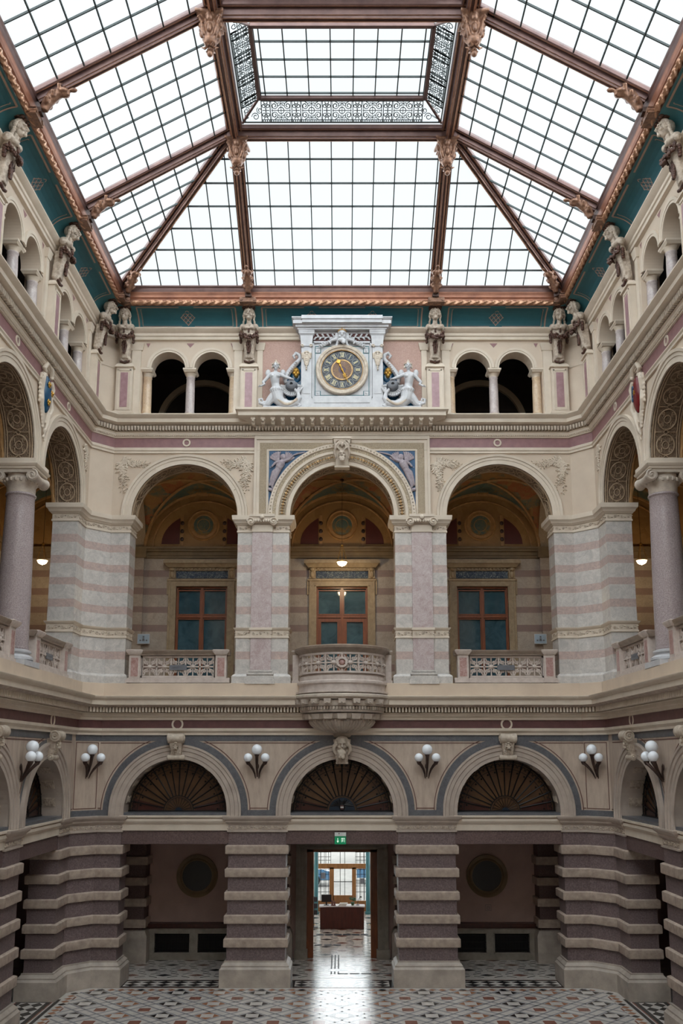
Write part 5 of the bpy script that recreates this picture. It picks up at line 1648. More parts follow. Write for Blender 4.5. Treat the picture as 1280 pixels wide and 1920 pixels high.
    mb.box(-.2, .2, -.99, -.02, 1.775, 1.88); mb.box(-.26, .26, -1.0, -.02, 1.88, 1.90)
    mb.build('bronze_pad', [m_gild_br], t)
    return t
h0 = herm(); h0['group'] = 'carved herm figures carrying the roof beams'
h0.location = (-3.05, -.0, 19.40); h0['label'] = 'carved female herm with fruit garland left of the clock'
dup(h0, 'carved female herm with fruit garland right of the clock', (3.05, 0, 19.40))
for sg, nm in ((-1, 'left'), (1, 'right')):
    dup(h0, 'front-facing herm on the end wall beside the %s roof corner' % nm, (sg * 7.12, 0, 19.40))
    dup(h0, 'herm seen in profile in the %s corner of the side wall' % nm, (sg * 8.0, -1.0, 19.40), -sg * HP)
    dup(h0, 'herm in profile under the first side rafter on the %s' % nm, (sg * 8.0, -5.2, 19.40), -sg * HP)
    dup(h0, 'herm in profile under the second side rafter on the %s, near the picture edge' % nm, (sg * 8.0, -9.4, 19.40), -sg * HP)
# ------------------------------------------------------------------ CLOCK AND ITS MARBLE FRAME
YC = -.30
fr_ = thing('clock_aedicule', 'white marble cornice and pilasters framing the clock', 'monument', (0, 0, 17.62))
mb = MB(); mb.box(-2.65, 2.65, -.60, 0, 0, .07); mb.box(-2.55, 2.55, -.52, 0, .07, .15); mb.build('base_step', [m_white], fr_)
mb = MB(); mb.box(-.96, .96, -.46, 0, .15, .52); mb.box(-1.02, 1.02, -.50, 0, .15, .22); mb.box(-.9, .9, -.48, 0, .28, .46); mb.build('plinth', [m_white], fr_)
mb = MB(); mb.box(-.98, .98, -.30, 0, .52, 2.45); mb.build('backing_panel', [m_white], fr_)
mb = MB()
for a in ((-.98, -.92), (.92, .98)): mb.box(a[0], a[1], -.36, -.30, .52, 2.45)
mb.box(-.98, .98, -.36, -.30, 2.40, 2.46)
mb.build('border', [m_white], fr_)
mb = MB()
for a in ((-.885, -.865), (.865, .885)): mb.box(a[0], a[1], -.305, -.30, .60, 2.30)
for z in (.59, 2.29): mb.box(-.885, .885, -.305, -.30, z, z + .02)
for sx in (-1, 1):
    for z in (.66, 2.14):
        for w in (.10,):
            c = sx * .79; mb.box(c - w, c + w, -.308, -.30, z - .09, z + .09)
mb.build('teal_inlay', [m_teal], fr_)
for sx in (-1, 1):
    for z in (.66, 2.14):
        mb = MB(); c = sx * .79; mb.box(c - .075, c + .075, -.33, -.30, z - .07, z + .07); mb.ell((c, -.335, z), (.035, .02, .035), 8, 6)
        mb.build('corner_stud', [m_white], fr_)
for sx in (-1, 1):
    mb = MB(); c = sx * 1.16
    mb.box(c - .17, c + .17, -.40, 0, .15, 2.30); mb.box(c - .21, c + .21, -.45, 0, .15, .40); mb.box(c - .19, c + .19, -.43, 0, .40, .46); mb.box(c - .12, c + .12, -.415, -.40, .62, .70)
    mb.box(c - .20, c + .20, -.43, 0, 2.26, 2.32); mb.frustum(c - .18, c + .18, -.42, 0, 2.32, 2.62, -.03)
    mb.loft([[(c + s1 * w, -.2 + s2 * (w + .03), z) for s1, s2 in ((-1, -1), (1, -1), (1, 1), (-1, 1))] for w, z in ((.21, 2.62), (.26, 2.68), (.26, 2.74))], True, True)
    p = mb.build('pilaster', [m_white], fr_)
    mb = MB()
    for s2 in (-1, 1):
        mb.tube([(c + s2 * (.14 + .06 * math.cos(q * .6) * (1 - q / 14)), -.44, 2.26 + .06 * math.sin(q * .6) * (1 - q / 14)) for q in range(12)], .02, 6)
        for k in range(7): mb.ell((c + s2 * (.10 - .012 * k), -.43, 1.98 - .06 * k), (.045, .03, .045), 8, 6)
        mb.tube([(c + s2 * .02, -.43, 2.08), (c + s2 * .15, -.44, 1.98), (c + s2 * .14, -.43, 1.82)], [.02, .03, .02], 6)
    for k in range(9): mb.ell((c, -.445, 2.04 - .075 * k), (.06 - .004 * k, .035, .045), 8, 6)
    sculpt(mb, 'leaf_drop', [m_carve], .013, p)
    mb = MB(); # side scroll
    mb.tube([(sx * 1.54, -.26, 1.88), (sx * 1.60, -.26, 1.98), (sx * 1.52, -.26, 2.08), (sx * 1.40, -.26, 2.02), (sx * 1.38, -.26, 1.88), (sx * 1.50, -.26, 1.72)], [.03, .05, .065, .07, .07, .08], 8)
    mb.tube([(sx * 1.50, -.24, 1.74), (sx * 1.62, -.24, 1.60), (sx * 1.76, -.24, 1.40), (sx * 1.86, -.25, 1.18), (sx * 1.84, -.28, 1.04), (sx * 1.74, -.3, 1.06)], [.08, .085, .09, .08, .06, .04], 8)
    for q in range(9): mb.ell((sx * (1.50 + .042 * q), -.33, 1.74 - .068 * q), (.035, .03, .03), 7, 5)
    # ring of shells round the urn and blue ground
    for q in range(16):
        a = q * PI / 8; mb.ell((sx * (1.62 + .30 * math.cos(a)), -.22, .72 + .34 * math.sin(a)), (.06, .05, .06), 8, 6)
    sculpt(mb, 'side_scroll', [m_white], .016, fr_)
    mb = MB(); mb.prism_xz([(sx * 1.33, .15), (sx * 1.33, 1.85), (sx * 1.5, 1.85), (sx * 1.62, 1.65), (sx * 1.75, 1.4), (sx * 1.86, 1.2), (sx * 1.88, .9), (sx * 2.1, .6), (sx * 2.5, .25), (sx * 2.5, .15)], -.14, -.02); mb.build('blue_ground', [m_shield_b], fr_)
mb = MB()
zb = 2.74
for x0, x1, d in ((-1.42, -.90, .50), (.90, 1.42, .50), (-.90, .90, .34)):
    mb.box(x0, x1, -d, 0, zb, zb + .06)
mb.build('architrave', [m_white], fr_)
mb = MB()
for w, d, z0, z1 in ((1.46, .52, 2.80, 2.86), (1.52, .58, 2.86, 2.94), (1.60, .66, 2.94, 3.05), (1.30, .72, 2.95, 3.07)): mb.box(-w, w, -d, 0, z0, z1)
mb.loft([[(sx * w, y if y == 0 else -d, z) for sx, y in ((-1, 0), (-1, 1), (1, 1), (1, 0))] for w, d, z in ((1.55, .62, 3.05), (1.64, .70, 3.13), (1.64, .70, 3.16))], True, True)
mb.box(-1.32, 1.32, -.76, -.3, 3.06, 3.18)
mb.build('cornice', [m_white], fr_)
mb = MB(); mb.box(-.95, .95, -.32, -.28, 2.46, 2.74); mb.build('red_frieze', [m_darkred], fr_)
mb = MB()
for s in (-1, 1):
    for k in range(8):
        x = s * (.25 + .085 * k); mb.tube([(x, -.36, 2.60), (x + s * .06, -.38, 2.60 + .09 * (-1) ** k), (x + s * .10, -.36, 2.60 + .10 * (-1) ** k)], [.03, .035, .012], 6)
    mb.tube([(s * .2, -.36, 2.58), (s * .9, -.35, 2.60)], .02, 6)
    for k in range(6): mb.tube([(s * (.3 + .07 * k), -.38, 2.42 - .035 * k), (s * (.38 + .07 * k), -.42, 2.47 - .03 * k), (s * (.40 + .07 * k), -.38, 2.36 - .035 * k)], [.04, .045, .02], 6)
sculpt(mb, 'laurel_branches', [m_white], .015, fr_)

ck = thing('wall_clock', 'large round clock with Roman numerals and gilt hands', 'clock', (0, -.36, 19.07))
mb = MB(); mb.arch([(.67, .04), (.67, -.02), (.70, -.05), (.74, -.05), (.76, -.09), (.83, -.10), (.86, -.07), (.86, .06)], 0, 0, 0, n=72, a0=0, a1=2 * PI); rg = mb.build('stone_bezel', [m_carve], ck)
mb = MB(); mb.arch([(.665, -.0), (.665, -.055), (.685, -.055), (.685, 0)], 0, 0, 0, n=72, a0=0, a1=2 * PI); mb.build('inner_rim', [m_gold_p], rg)
mb = MB(); mb.arch([(.001, 0), (.68, 0)], 0, 0, 0, n=72, a0=0, a1=2 * PI); dl = mb.build('dial', [m_navy2], ck)
mb = MB(); mb.arch([(.001, -.012), (.31, -.012)], 0, 0, 0, n=48, a0=0, a1=2 * PI)
mb.arch([(.31, 0), (.31, -.03), (.36, -.03), (.36, 0)], 0, 0, 1, n=48, a0=0, a1=2 * PI)
for i in range(36):
    a = 2 * PI * i / 36; mb.tube([(.12 * math.cos(a), -.018, .12 * math.sin(a)), (.3 * math.cos(a), -.018, .3 * math.sin(a))], [.005, .011], 4, 1)
mb.build('sunray_centre', [m_violet, m_gold_p], dl)
NUM = {12: 'XII', 1: 'I', 2: 'II', 3: 'III', 4: 'IIII', 5: 'V', 6: 'VI', 7: 'VII', 8: 'VIII', 9: 'IX', 10: 'X', 11: 'XI'}
for hnum, txt in NUM.items():
    a = HP - hnum * PI / 6; cx, cz = .515 * math.cos(a), .515 * math.sin(a)
    mb = MB(); mb.arch([(.001, -.012), (.115, -.012)], cx, cz, 0, n=28, a0=0, a1=2 * PI); mb.arch([(.108, -.01), (.108, -.02), (.122, -.02), (.122, -.01)], cx, cz, 1, n=28, a0=0, a1=2 * PI)
    d = mb.build('hour_disc', [m_navy, m_greyline], ck)
    g = MB(); wd = {'I': .030, 'V': .07, 'X': .07}; tot = sum(wd[c] for c in txt); sc_ = min(1, .155 / tot) * 1.0; x = -tot * sc_ / 2
    up = Vector((math.cos(a), math.sin(a))); rt = Vector((up.y, -up.x)); hh = .072
    def st(p, q, w):
        P0 = rt * p[0] + up * p[1]; P1 = rt * q[0] + up * q[1]; n_ = (P1 - P0).normalized(); n_ = Vector((-n_.y, n_.x)) * w
        C = Vector((cx, cz)); g.prism_xz([tuple(C + P0 + n_), tuple(C + P0 - n_), tuple(C + P1 - n_), tuple(C + P1 + n_)], -.03, -.012)
    for ch in txt:
        w = wd[ch] * sc_
        if ch == 'I': st((x + w / 2, -hh), (x + w / 2, hh), .0075)
        if ch == 'V': st((x + w * .1, hh), (x + w / 2, -hh), .008); st((x + w * .9, hh), (x + w / 2, -hh), .004)
        if ch == 'X': st((x + w * .1, hh), (x + w * .9, -hh), .008); st((x + w * .9, hh), (x + w * .1, -hh), .004)
        x += w
    st((-tot * sc_ / 2 - .004, hh), (tot * sc_ / 2 + .004, hh), .004); st((-tot * sc_ / 2 - .004, -hh), (tot * sc_ / 2 + .004, -hh), .004)
    g.build('numeral', [m_numeral], d)
def hand(name, deg, L, ball):
    a = HP - math.radians(deg); d = Vector((math.cos(a), 0, math.sin(a))); y = Vector((0, -.05, 0)); mb = MB()
    mb.tube([tuple(y - d * .04), tuple(y + d * L * .35), tuple(y + d * L * .6), tuple(y + d * L)], [.018, .020, .014, .006 if not ball else .012], 8)
    if ball:
        mb.ell(y + d * L, (.075, .015, .075), 16, 8); mb.ell(y + d * L * .55, (.04, .015, .04), 12, 6); mb.tube([tuple(y + d * (L + .05)), tuple(y + d * (L + .13))], [.012, .004], 6)
    else:
        s = Vector((d.z, 0, -d.x))
        for q in (-1, 1): mb.tube([tuple(y + d * L * .28), tuple(y + d * L * .38 + s * q * .045), tuple(y + d * L * .52)], [.01, .016, .008], 6)
        for q in (-1, 1): mb.tube([tuple(y + d * L * .5), tuple(y + d * L * .56 + s * q * .05), tuple(y + d * L * .50 + s * q * .07)], [.01, .014, .008], 6)
        mb.ell(y + d * L * .12, (.03, .012, .03), 10, 6)
    mb.ell(y, (.045, .02, .045), 14, 8)
    return mb.build(name, [m_gold], ck)
hand('hour_hand', 337, .30, True); hand('minute_hand', 156, .50, False)
# crowned mask
t = thing('crowned_mask', 'bearded marble mask with gilt crown above the clock dial', 'sculpture', (0, -.42, 20.05))
mb = MB(); face_blobs(mb, (0, -.02, .14), 1.45, .6)
for s in (-1, 1):
    for k in range(8): mb.ell((s * (.17 + .03 * math.sin(k)), .02, .25 - .06 * k), (.06, .07, .05), 8, 6)
    mb.tube([(s * .16, -.02, .06), (s * .32, -.04, .02), (s * .42, -.02, -.06), (s * .36, -.04, -.12)], [.05, .06, .05, .03], 8)
sculpt(mb, 'face', [m_white], .015, t)
mb = MB(); mb.lathe([(.13, .30), (.15, .33), (.13, .37)], (0, 0, 0), 18)
for i in range(8):
    a = 2 * PI * i / 8; mb.tube([(.13 * math.cos(a), .13 * math.sin(a), .36), (.11 * math.cos(a), .11 * math.sin(a), .42), (.02 * math.cos(a), .02 * math.sin(a), .49)], .018, 5)
mb.ell((0, 0, .5), .03, 8, 6); mb.build('gilt_crown', [m_gold_p], t)

# ------------------------------------------------------------------ MERMAIDS beside the clock
def mermaid(sg):
    t = thing('mermaid_statue', 'marble sea-nymph with coiled fish tail %s of the clock' % ('left' if sg < 0 else 'right'), 'sculpture', (sg * 2.0, -.40, 17.75), 0, 'marble sea-nymphs beside the clock')
    S = sg   # outward direction
    mb = MB()
    X = lambda x: S * x
    # waist, chest
    mb.tube([(X(.12), 0, .62), (X(.16), -.02, .80), (X(.18), -.04, .98), (X(.17), -.03, 1.10)], [.165, .13, .15, .165], 14)
    mb.ell((X(.17), -.02, 1.14), (.20, .11, .09), 14, 10)
    for q in (-1, 1): mb.ell((X(.17) + q * .08, -.14, 1.04), (.065, .06, .06), 12, 8)
    mb.tube([(X(.17), -.01, 1.16), (X(.16), -.02, 1.30)], [.065, .055], 10)
    face_blobs(mb, (X(.155), -.03, 1.40), .88)
    mb.ell((X(.155), .02, 1.46), (.12, .12, .11), 12, 8)
    # outer arm on hip, holding a scroll end; inner arm reaching to the pot
    mb.tube([(X(.33), -.02, 1.15), (X(.46), -.02, .98), (X(.56), -.08, .84)], [.075, .06, .05], 10)
    mb.tube([(X(.56), -.08, .84), (X(.50), -.16, .74), (X(.60), -.18, .68)], [.05, .04, .036], 8)
    mb.tube([(X(.02), -.02, 1.14), (X(-.16), -.06, 1.04), (X(-.34), -.14, .94)], [.07, .055, .045], 10)
    for hx, hy, hz, dx in ((.62, -.19, .67, 1), (-.37, -.15, .93, -1)):
        mb.ell((X(hx), hy, hz), (.045, .03, .035), 8, 6)
        for k in range(4): mb.tube([(X(hx + dx * .02), hy - .02 + .012 * k, hz + .02 - .014 * k), (X(hx + dx * .06), hy - .03 + .012 * k, hz + .01 - .016 * k), (X(hx + dx * (.085 - .006 * abs(k - 1.5))), hy - .02 + .012 * k, hz - .015 - .014 * k)], [.011, .010, .008], 6)
        mb.tube([(X(hx), hy - .03, hz), (X(hx + dx * .02), hy - .06, hz + .015)], [.012, .009], 6)
    # fish-tailed lower body: flares, bends inwards in a ring
    mb.tube([(X(.12), 0, .66), (X(.10), -.02, .46), (X(.06), -.04, .26), (X(-.08), -.05, .14), (X(-.30), -.06, .08), (X(-.52), -.06, .14), (X(-.62), -.05, .32), (X(-.58), -.04, .50)],
            [.17, .20, .19, .16, .14, .12, .09, .05], 14)
    mb.tube([(X(.16), .02, .5), (X(.30), .0, .30), (X(.42), -.02, .12), (X(.52), -.04, .06), (X(.56), -.05, .16), (X(.48), -.06, .18)], [.15, .14, .11, .085, .06, .04], 10)
    mb.tube([(X(.54), -.06, .10), (X(.66), -.06, .14), (X(.68), -.06, .26), (X(.58), -.06, .28), (X(.56), -.08, .20)], [.05, .055, .05, .045, .03], 8)
    for k in range(7):   # leafy skirt at the hips
        a = -1.2 + .4 * k; mb.tube([(X(.12) + .16 * math.sin(a), -.14 * math.cos(a), .66), (X(.12) + .2 * math.sin(a), -.2 * math.cos(a), .58), (X(.12) + .19 * math.sin(a), -.22 * math.cos(a), .50)], [.04, .045, .012], 6)
    for k in range(3): mb.tube([(X(-.58), -.04, .48), (X(-.66 + .09 * k), -.05, .60), (X(-.74 + .13 * k), -.04, .70)], [.05, .045, .015], 6)
    # wing stubs
    for q in (-1, 1): mb.ell((X(.17) + q * .24, .06, 1.22), (.09, .05, .13), 10, 8)
    mb.tube([(X(-.55) , -.05, .12), (X(-.66), -.08, .03), (X(-.58), -.1, -.02)], [.06, .06, .05], 8)
    sculpt(mb, 'figure', [m_white], .015, t)
    mb = MB()
    for k in range(9):
        a = 2 * PI * k / 9; mb.ell((X(.155) + .11 * math.cos(a), .02 + .09 * math.sin(a), 1.50), (.04, .045, .035), 8, 6)
    mb.ell((X(.155), .02, 1.56), (.07, .07, .06), 10, 8); mb.ell((X(.155), .0, 1.63), (.03, .03, .04), 8, 6)
    for q in (-1, 1): mb.ell((X(.155) + q * .12, .02, 1.40), (.03, .05, .06), 8, 6)
    sculpt(mb, 'dressed_hair', [m_carve], .014, t)
    mb = MB()
    for i in range(26):
        s_ = i / 25.0; mb.ell((X(.06 - .6 * s_), -.19, .22 - .16 * math.sin(PI * s_)), (.045, .03, .045), 7, 5)
    mb.build('scales', [m_carve], t)
    # shell-edged scroll
    return t
for sg in (-1, 1):
    mermaid(sg)
    nm = 'left' if sg < 0 else 'right'
    t = thing("round_urn", 'round grey urn mouth ringed by a shell under the %s sea-nymph arm' % nm, 'ornament', (sg * 1.64, -.35, 18.52), 0, 'urns held by the sea-nymphs')
    mb = MB(); rings = [[(r * math.cos(a), y, r * math.sin(a)) for a in [2 * PI * j / 24 for j in range(24)]] for r, y in ((.08, .15), (.15, .1), (.19, -.02), (.16, -.16), (.10, -.2), (.05, -.2), (.05, -.12))]
    mb.loft(rings, True, True); mb.build('body', [m_plaque], t)
    mb = MB()
    for i in range(15):
        a = PI + PI * i / 14 if True else 0
        mb.tube([(.20 * math.cos(a), 0, .20 * math.sin(a)), (.36 * math.cos(a), -.03, .36 * math.sin(a))], [.022, .045], 6)
    mb.build('shell_fan', [m_white], t)
    t = thing('gilt_face_mask', 'small gilt face on blue beside the clock pilaster on the %s' % nm, 'ornament', (sg * 1.50, -.26, 19.0), 0, 'gilt faces beside the clock')
    mb = MB(); face_blobs(mb, (0, 0, 0), 1.1); sculpt(mb, 'face', [m_gold], .014, t)
    mb = MB(); mb.ell((0, .1, 0), (.19, .05, .27), 20, 12); mb.build('blue_disc', [m_shield_b], t)

# ------------------------------------------------------------------ RELIEFS
def foliage(n, x_corner, z_corner, sx, W_, H_, seed):
    """corner spray of leaves: thick in the corner, trailing along both edges"""
    random.seed(seed); mb = MB()
    def leaf(x, z, a, s):
        R = Matrix.Rotation(-a, 3, 'Y')
        mb.ell((x, -.02, z), (s, .03, s * .36), 7, 5, 0, R)
    stems = []
    for q in range(n):
        u = random.random()
        if q % 2: L = W_; ex, ez = 1, -.25 * random.random() - .1
        else: L = H_; ex, ez = .12 + .2 * random.random(), -1
        x, z = x_corner, z_corner; pts = [(x, -.01, z)]
        a = math.atan2(ez, ex * sx); st = L * (.55 + .45 * u) / 9
        for k in range(9):
            a2 = a + .55 * math.sin(k * 1.1 + q * 1.9)
            x += st * math.cos(a2); z += st * math.sin(a2); pts.append((x, -.01, z))
            s = .078 * (1 - k / 14)
            for s_ in (-1, 1): leaf(x + .05 * math.cos(a2 + s_ * 1.2), z + .05 * math.sin(a2 + s_ * 1.2), a2 + s_ * .9, s)
        mb.tube(pts, .013, 5)
        mb.ell(pts[5], (.035, .05, .035), 6, 5)
    return mb
GF = 'foliage reliefs in the corners of the gallery arches'
for sg, nm in ((-1, 'left'), (1, 'right')):
    for side, xc, sx in (('outer', 7.18, -1), ('inner', 3.02, 1)):
        mb = foliage(13, xc if sg > 0 else -xc, 16.10, (sx if sg > 0 else -sx), 1.25, 1.2, 5 + xc * 3)
        o = mb.build('foliage_relief', [m_trim]); tag(o, 'leafy plaster spray on the %s side of the %s end-wall gallery arch' % (side, nm), 'relief', GF)
    T = TL if sg < 0 else TR
    mb = foliage(8, 1.02, 16.15, 1, .5, 1.2, 31); mb.T = T
    o = mb.build('foliage_relief', [m_trim]); tag(o, 'narrow leafy spray between the canted corner and the first %s side arch' % nm, 'relief', GF)

# cartouches with enamelled shields on the side walls
def cartouche(sg, y, lab, red):
    t = thing('shield_cartouche', lab, 'coat of arms', (sg * 8.0, y, 16.05), -sg * HP, 'shield cartouches between the side arches')
    mb = MB()
    for s in (-1, 1):
        mb.tube([(s * .02, -.10, .98), (s * .20, -.12, .92), (s * .32, -.10, .74), (s * .22, -.14, .66)], [.06, .08, .07, .04], 8)
        mb.tube([(s * .28, -.1, .6), (s * .40, -.12, .42), (s * .36, -.1, .1), (s * .40, -.12, -.15), (s * .30, -.1, -.38)], [.07, .075, .05, .065, .05], 8)
        mb.tube([(s * .30, -.10, -.3), (s * .18, -.1, -.62), (s * .04, -.08, -.95)], [.06, .05, .03], 8)
        mb.tube([(s * .36, -.12, .45), (s * .50, -.1, .52), (s * .52, -.1, .38)], [.05, .05, .03], 8)
        for k in range(9): mb.ell((s * (.42 - .035 * k), -.08, -.10 - .09 * k), (.06, .04, .05), 8, 6)
        for k in range(6): mb.ell((s * (.48 - .01 * k), -.06, .35 - .11 * k), (.05, .04, .05), 7, 5)
    for k in range(7): mb.ell((-.18 + .06 * k, -.12, .86 + .05 * (3 - abs(k - 3)) / 3 + .06), (.05, .06, .06), 8, 6)
    mb.ell((0, -.02, .1), (.38, .08, .78), 20, 14)
    for k in range(5): mb.ell((.03 * (-1) ** k, -.08, -.85 - .07 * k), (.06 - .008 * k, .04, .05), 7, 5)
    sculpt(mb, 'scrolled_frame', [m_trim], .02, t)
    mb = MB(); mb.ell((0, -.08, .14), (.25, .13, .52), 28, 20); sh = mb.build('shield', [m_shield_r if red else m_shield_b], t)
    mb = MB()
    if not red:
        for px, pz in ((-.10, .36), (.12, .20), (-.08, -.12)):
            py = -.08 - .13 * math.sqrt(max(0, 1 - (px / .25) ** 2 - ((pz - .14) / .52) ** 2)) - .01
            for i in range(6):
                a = i * PI / 3; mb.ell((px + .06 * math.cos(a), py, pz + .06 * math.sin(a)), (.035, .02, .035), 8, 6)
            mb.ell((px, py - .025, pz), (.04, .03, .04), 8, 6)
        mb.build('gilt_rosettes', [m_gold], sh)
    else:
        for k in range(4): mb.ell((-.10 + .02 * k, -.19, .02 + .10 * k), (.06, .035, .07), 8, 6)
        mb.tube([(-.1, -.20, .0), (-.15, -.18, .14), (-.1, -.19, .3), (-.02, -.20, .36)], .03, 6)
        mb.build('blue_charge', [m_shield_b], sh)
        mb = MB(); pts = []
        for i in range(10):
            r = .07 if i % 2 == 0 else .03; a = PI / 2 + PI * i / 5; pts.append((.06 + r * math.cos(a), .16 + r * math.sin(a)))
        mb.prism_xz(pts, -.225, -.19); mb.build('gilt_star', [m_gold], sh)
    return t
cartouche(-1, -5.2, 'scrolled cartouche with blue shield and gilt rosettes', False)
cartouche(1, -5.2, 'scrolled cartouche with dark red shield and small star', True)

# cherub reliefs on the blue spandrels
def cherub(sg):
    nm = 'left' if sg < 0 else 'right'
    t = thing('cherub_relief', 'winged cherub relief in the blue spandrel on the %s' % nm, 'relief', (0, -.10, 0), 0, 'cherub reliefs in the blue spandrels')
    X = lambda x: sg * x
    mb = MB()
    mb.ell((X(1.90), -.03, 16.18), (.10, .06, .115), 12, 10); mb.ell((X(1.90), -.085, 16.16), (.02, .02, .02), 6, 5)
    mb.tube([(X(1.90), 0, 16.08), (X(1.96), -.02, 15.98), (X(2.04), -.02, 15.82)], [.06, .13, .12], 12)
    mb.tube([(X(2.04), -.02, 15.84), (X(2.10), -.04, 15.62), (X(2.14), -.04, 15.50)], [.11, .085, .07], 10)
    mb.tube([(X(2.14), -.04, 15.50), (X(2.22), -.03, 15.32), (X(2.24), -.03, 15.18), (X(2.20), -.04, 15.13)], [.075, .06, .045, .035], 10)
    mb.tube([(X(2.02), -.01, 15.80), (X(2.20), -.03, 15.66), (X(2.26), -.03, 15.48)], [.10, .08, .06], 10)
    mb.tube([(X(2.26), -.03, 15.48), (X(2.30), -.02, 15.30), (X(2.34), -.02, 15.22)], [.06, .045, .035], 8)
    mb.tube([(X(1.88), -.02, 16.04), (X(1.72), -.03, 16.10), (X(1.58), -.03, 16.24)], [.06, .045, .035], 8)
    mb.tube([(X(2.02), -.02, 16.04), (X(2.16), -.03, 15.98), (X(2.26), -.03, 15.86)], [.06, .045, .035], 8)
    for hx, hz, ax in ((1.56, 16.26, -.6), (2.28, 15.84, .6)):
        for k in range(4): mb.tube([(X(hx), -.04, hz), (X(hx + ax * .05), -.05, hz + .012 * (k - 1.5)), (X(hx + ax * .09), -.045, hz - .01 + .016 * (k - 1.5))], [.012, .010, .008], 5)
    sculpt(mb, 'body', [m_putto], .014, t)
    mb = MB()
    for k in range(6):
        a = .5 + .22 * k
        mb.tube([(X(2.04), .01, 16.02), (X(2.04 + .30 * math.cos(a)), .01, 16.02 + .36 * math.sin(a) * .9), (X(2.04 + .34 * math.cos(a + .15)), .0, 16.02 + .40 * math.sin(a + .15) * .9)], [.03, .045, .015], 6)
        mb.tube([(X(1.80), .01, 16.02), (X(1.80 - .26 * math.cos(a)), .01, 16.02 + .30 * math.sin(a)), (X(1.8 - .30 * math.cos(a)), .0, 16.02 + .36 * math.sin(a))], [.025, .035, .012], 6)
    mb.build('wings', [m_putto], t)
    mb = MB()
    mb.tube([(X(2.36), .0, 15.12), (X(2.25), -.02, 15.08), (X(2.18), .0, 14.98)], [.05, .06, .03], 7)
    mb.tube([(X(1.2), .01, 16.36), (X(1.45), -.01, 16.30), (X(1.65), .0, 16.22)], [.015, .03, .02], 6)
    mb.build('drapery', [m_putto], t)
cherub(-1); cherub(1)
# ------------------------------------------------------------------ GALLERY WINDOWS (first floor back wall)
def gal_window(T, c, name, label_key, tall=False, door=False):
    y = YB
    mb = MB(T); mb.box(c - .92, c + .92, y + .18, y + .22, 9.15, 12.72); w = struct(mb.build(name, [m_glassdark]))
    mb = MB(T)
    z0 = 9.15
    for a, b, u, v in ((-.92, -.87, z0, 12.64), (.87, .92, z0, 12.64), (-.92, .92, 12.64, 12.70), (-.045, .045, z0, 11.575), (-.045, .045, 11.665, 12.64), (-.87, .87, 11.62 - .045, 11.62 + .045)):
        mb.box(c + a, c + b, y + .06, y + .2, u, v)
    for s in (-1, 1):
        for u, v in ((z0, 11.56), (11.68, 12.60)):
            a, b = (c + .04, c + .88) if s > 0 else (c - .88, c - .04)
            f = .042 if not tall or v > 12 else .13
            mb.box(a, a + f, y + .10, y + .17, u + f, v - f); mb.box(b - f, b, y + .10, y + .17, u + f, v - f); mb.box(a, b, y + .10, y + .17, v - f, v); mb.box(a, b, y + .10, y + .17, u, u + f)
    mb.build('window_frame', [m_wood], w)
    mb = MB(T)   # ochre stone surround with shoulders
    for s in (-1, 1):
        mb.box(*sorted((c + s * .92, c + s * 1.20)), y - .06, y + .2, 8.9, 12.70)
        mb.box(*sorted((c + s * 1.12, c + s * 1.18)), y - .10, y, 8.9, 12.94)
        mb.box(*sorted((c + s * .95, c + s * .99)), y - .08, y, 8.9, 12.74)
        mb.box(*sorted((c + s * 1.18, c + s * 1.26)), y - .06, y, 12.4, 12.96)
    mb.box(c - 1.2, c + 1.2, y - .06, y + .2, 12.70, 12.96); mb.box(c - 1.24, c + 1.24, y - .11, y, 12.90, 12.97); mb.box(c - .99, c + .99, y - .08, y, 12.71, 12.75)
    mb.build('stone_surround', [m_ochre], w)
    mb = MB(T); mb.box(c - .93, c + .93, y - .05, y, 13.0, 13.26); mb.build('mosaic_frieze', [m_mosaic], w)
    mb = MB(T)
    for s in (-1, 1):
        mb.box(*sorted((c + s * .95, c + s * 1.18)), y - .14, y, 12.98, 13.38); mb.ell((c + s * 1.065, y - .17, 13.12), (.08, .06, .13), 8, 6); mb.ell((c + s * 1.065, y - .19, 13.30), (.09, .07, .07), 8, 6)
    mb.build('brackets', [m_ochre], w)
    mb = MB(T)
    for k in range(14): mb.box(c - .9 + .13 * k, c - .9 + .13 * k + .07, y - .16, y, 13.30, 13.36)
    mb.box(c - .95, c + .95, y - .1, y, 13.27, 13.37)
    mb.frustum(c - 1.22, c + 1.22, y - .22, y, 13.37, 13.50, -.10, dy=-.1); mb.box(c - 1.36, c + 1.36, y - .36, y, 13.50, 13.60); mb.box(c - 1.33, c + 1.33, y - .33, y, 13.60, 13.64)
    mb.build('window_cornice', [m_ochre], w)
for i, c in enumerate(BAYS_B): gal_window(None, c, 'window_%d' % (40 + i), '', c == 0)
for i, (nm, T) in enumerate(SIDES):
    for j, c in enumerate(SIDE_C[:3]): gal_window(T, c, 'window_%d' % (44 + i * 3 + j), '', True)
# information boards and low rails in the gallery
for sg, nm in ((-1, 'left'), (1, 'right')):
    t = thing('information_board', 'small pale blue notice board on the gallery wall beside the %s window' % nm, 'sign', (sg * 7.05, 3.80, 10.78), 0, 'gallery notice boards')
    mb = MB(); mb.box(-.20, .20, -.03, 0, -.16, .16); mb.build('panel', [mat('pale_blue_board', (166, 186, 204), rough=.5)], t)
    mb = MB(); mb.box(-.03, .03, -.035, -.03, .04, .10)
    mb.prism_xz([(-.05, -.08), (.05, -.08), (.03, .02), (-.03, .02)], -.035, -.03)
    mb.box(-.14, -.08, -.035, -.03, -.08, -.03); mb.box(.08, .14, -.035, -.03, -.08, -.03)
    mb.build('symbol', [m_plaque], t)
    mb = MB(); mb.box(-.22, .22, -.025, .01, -.18, .18); mb.build('board_frame', [m_white], t)

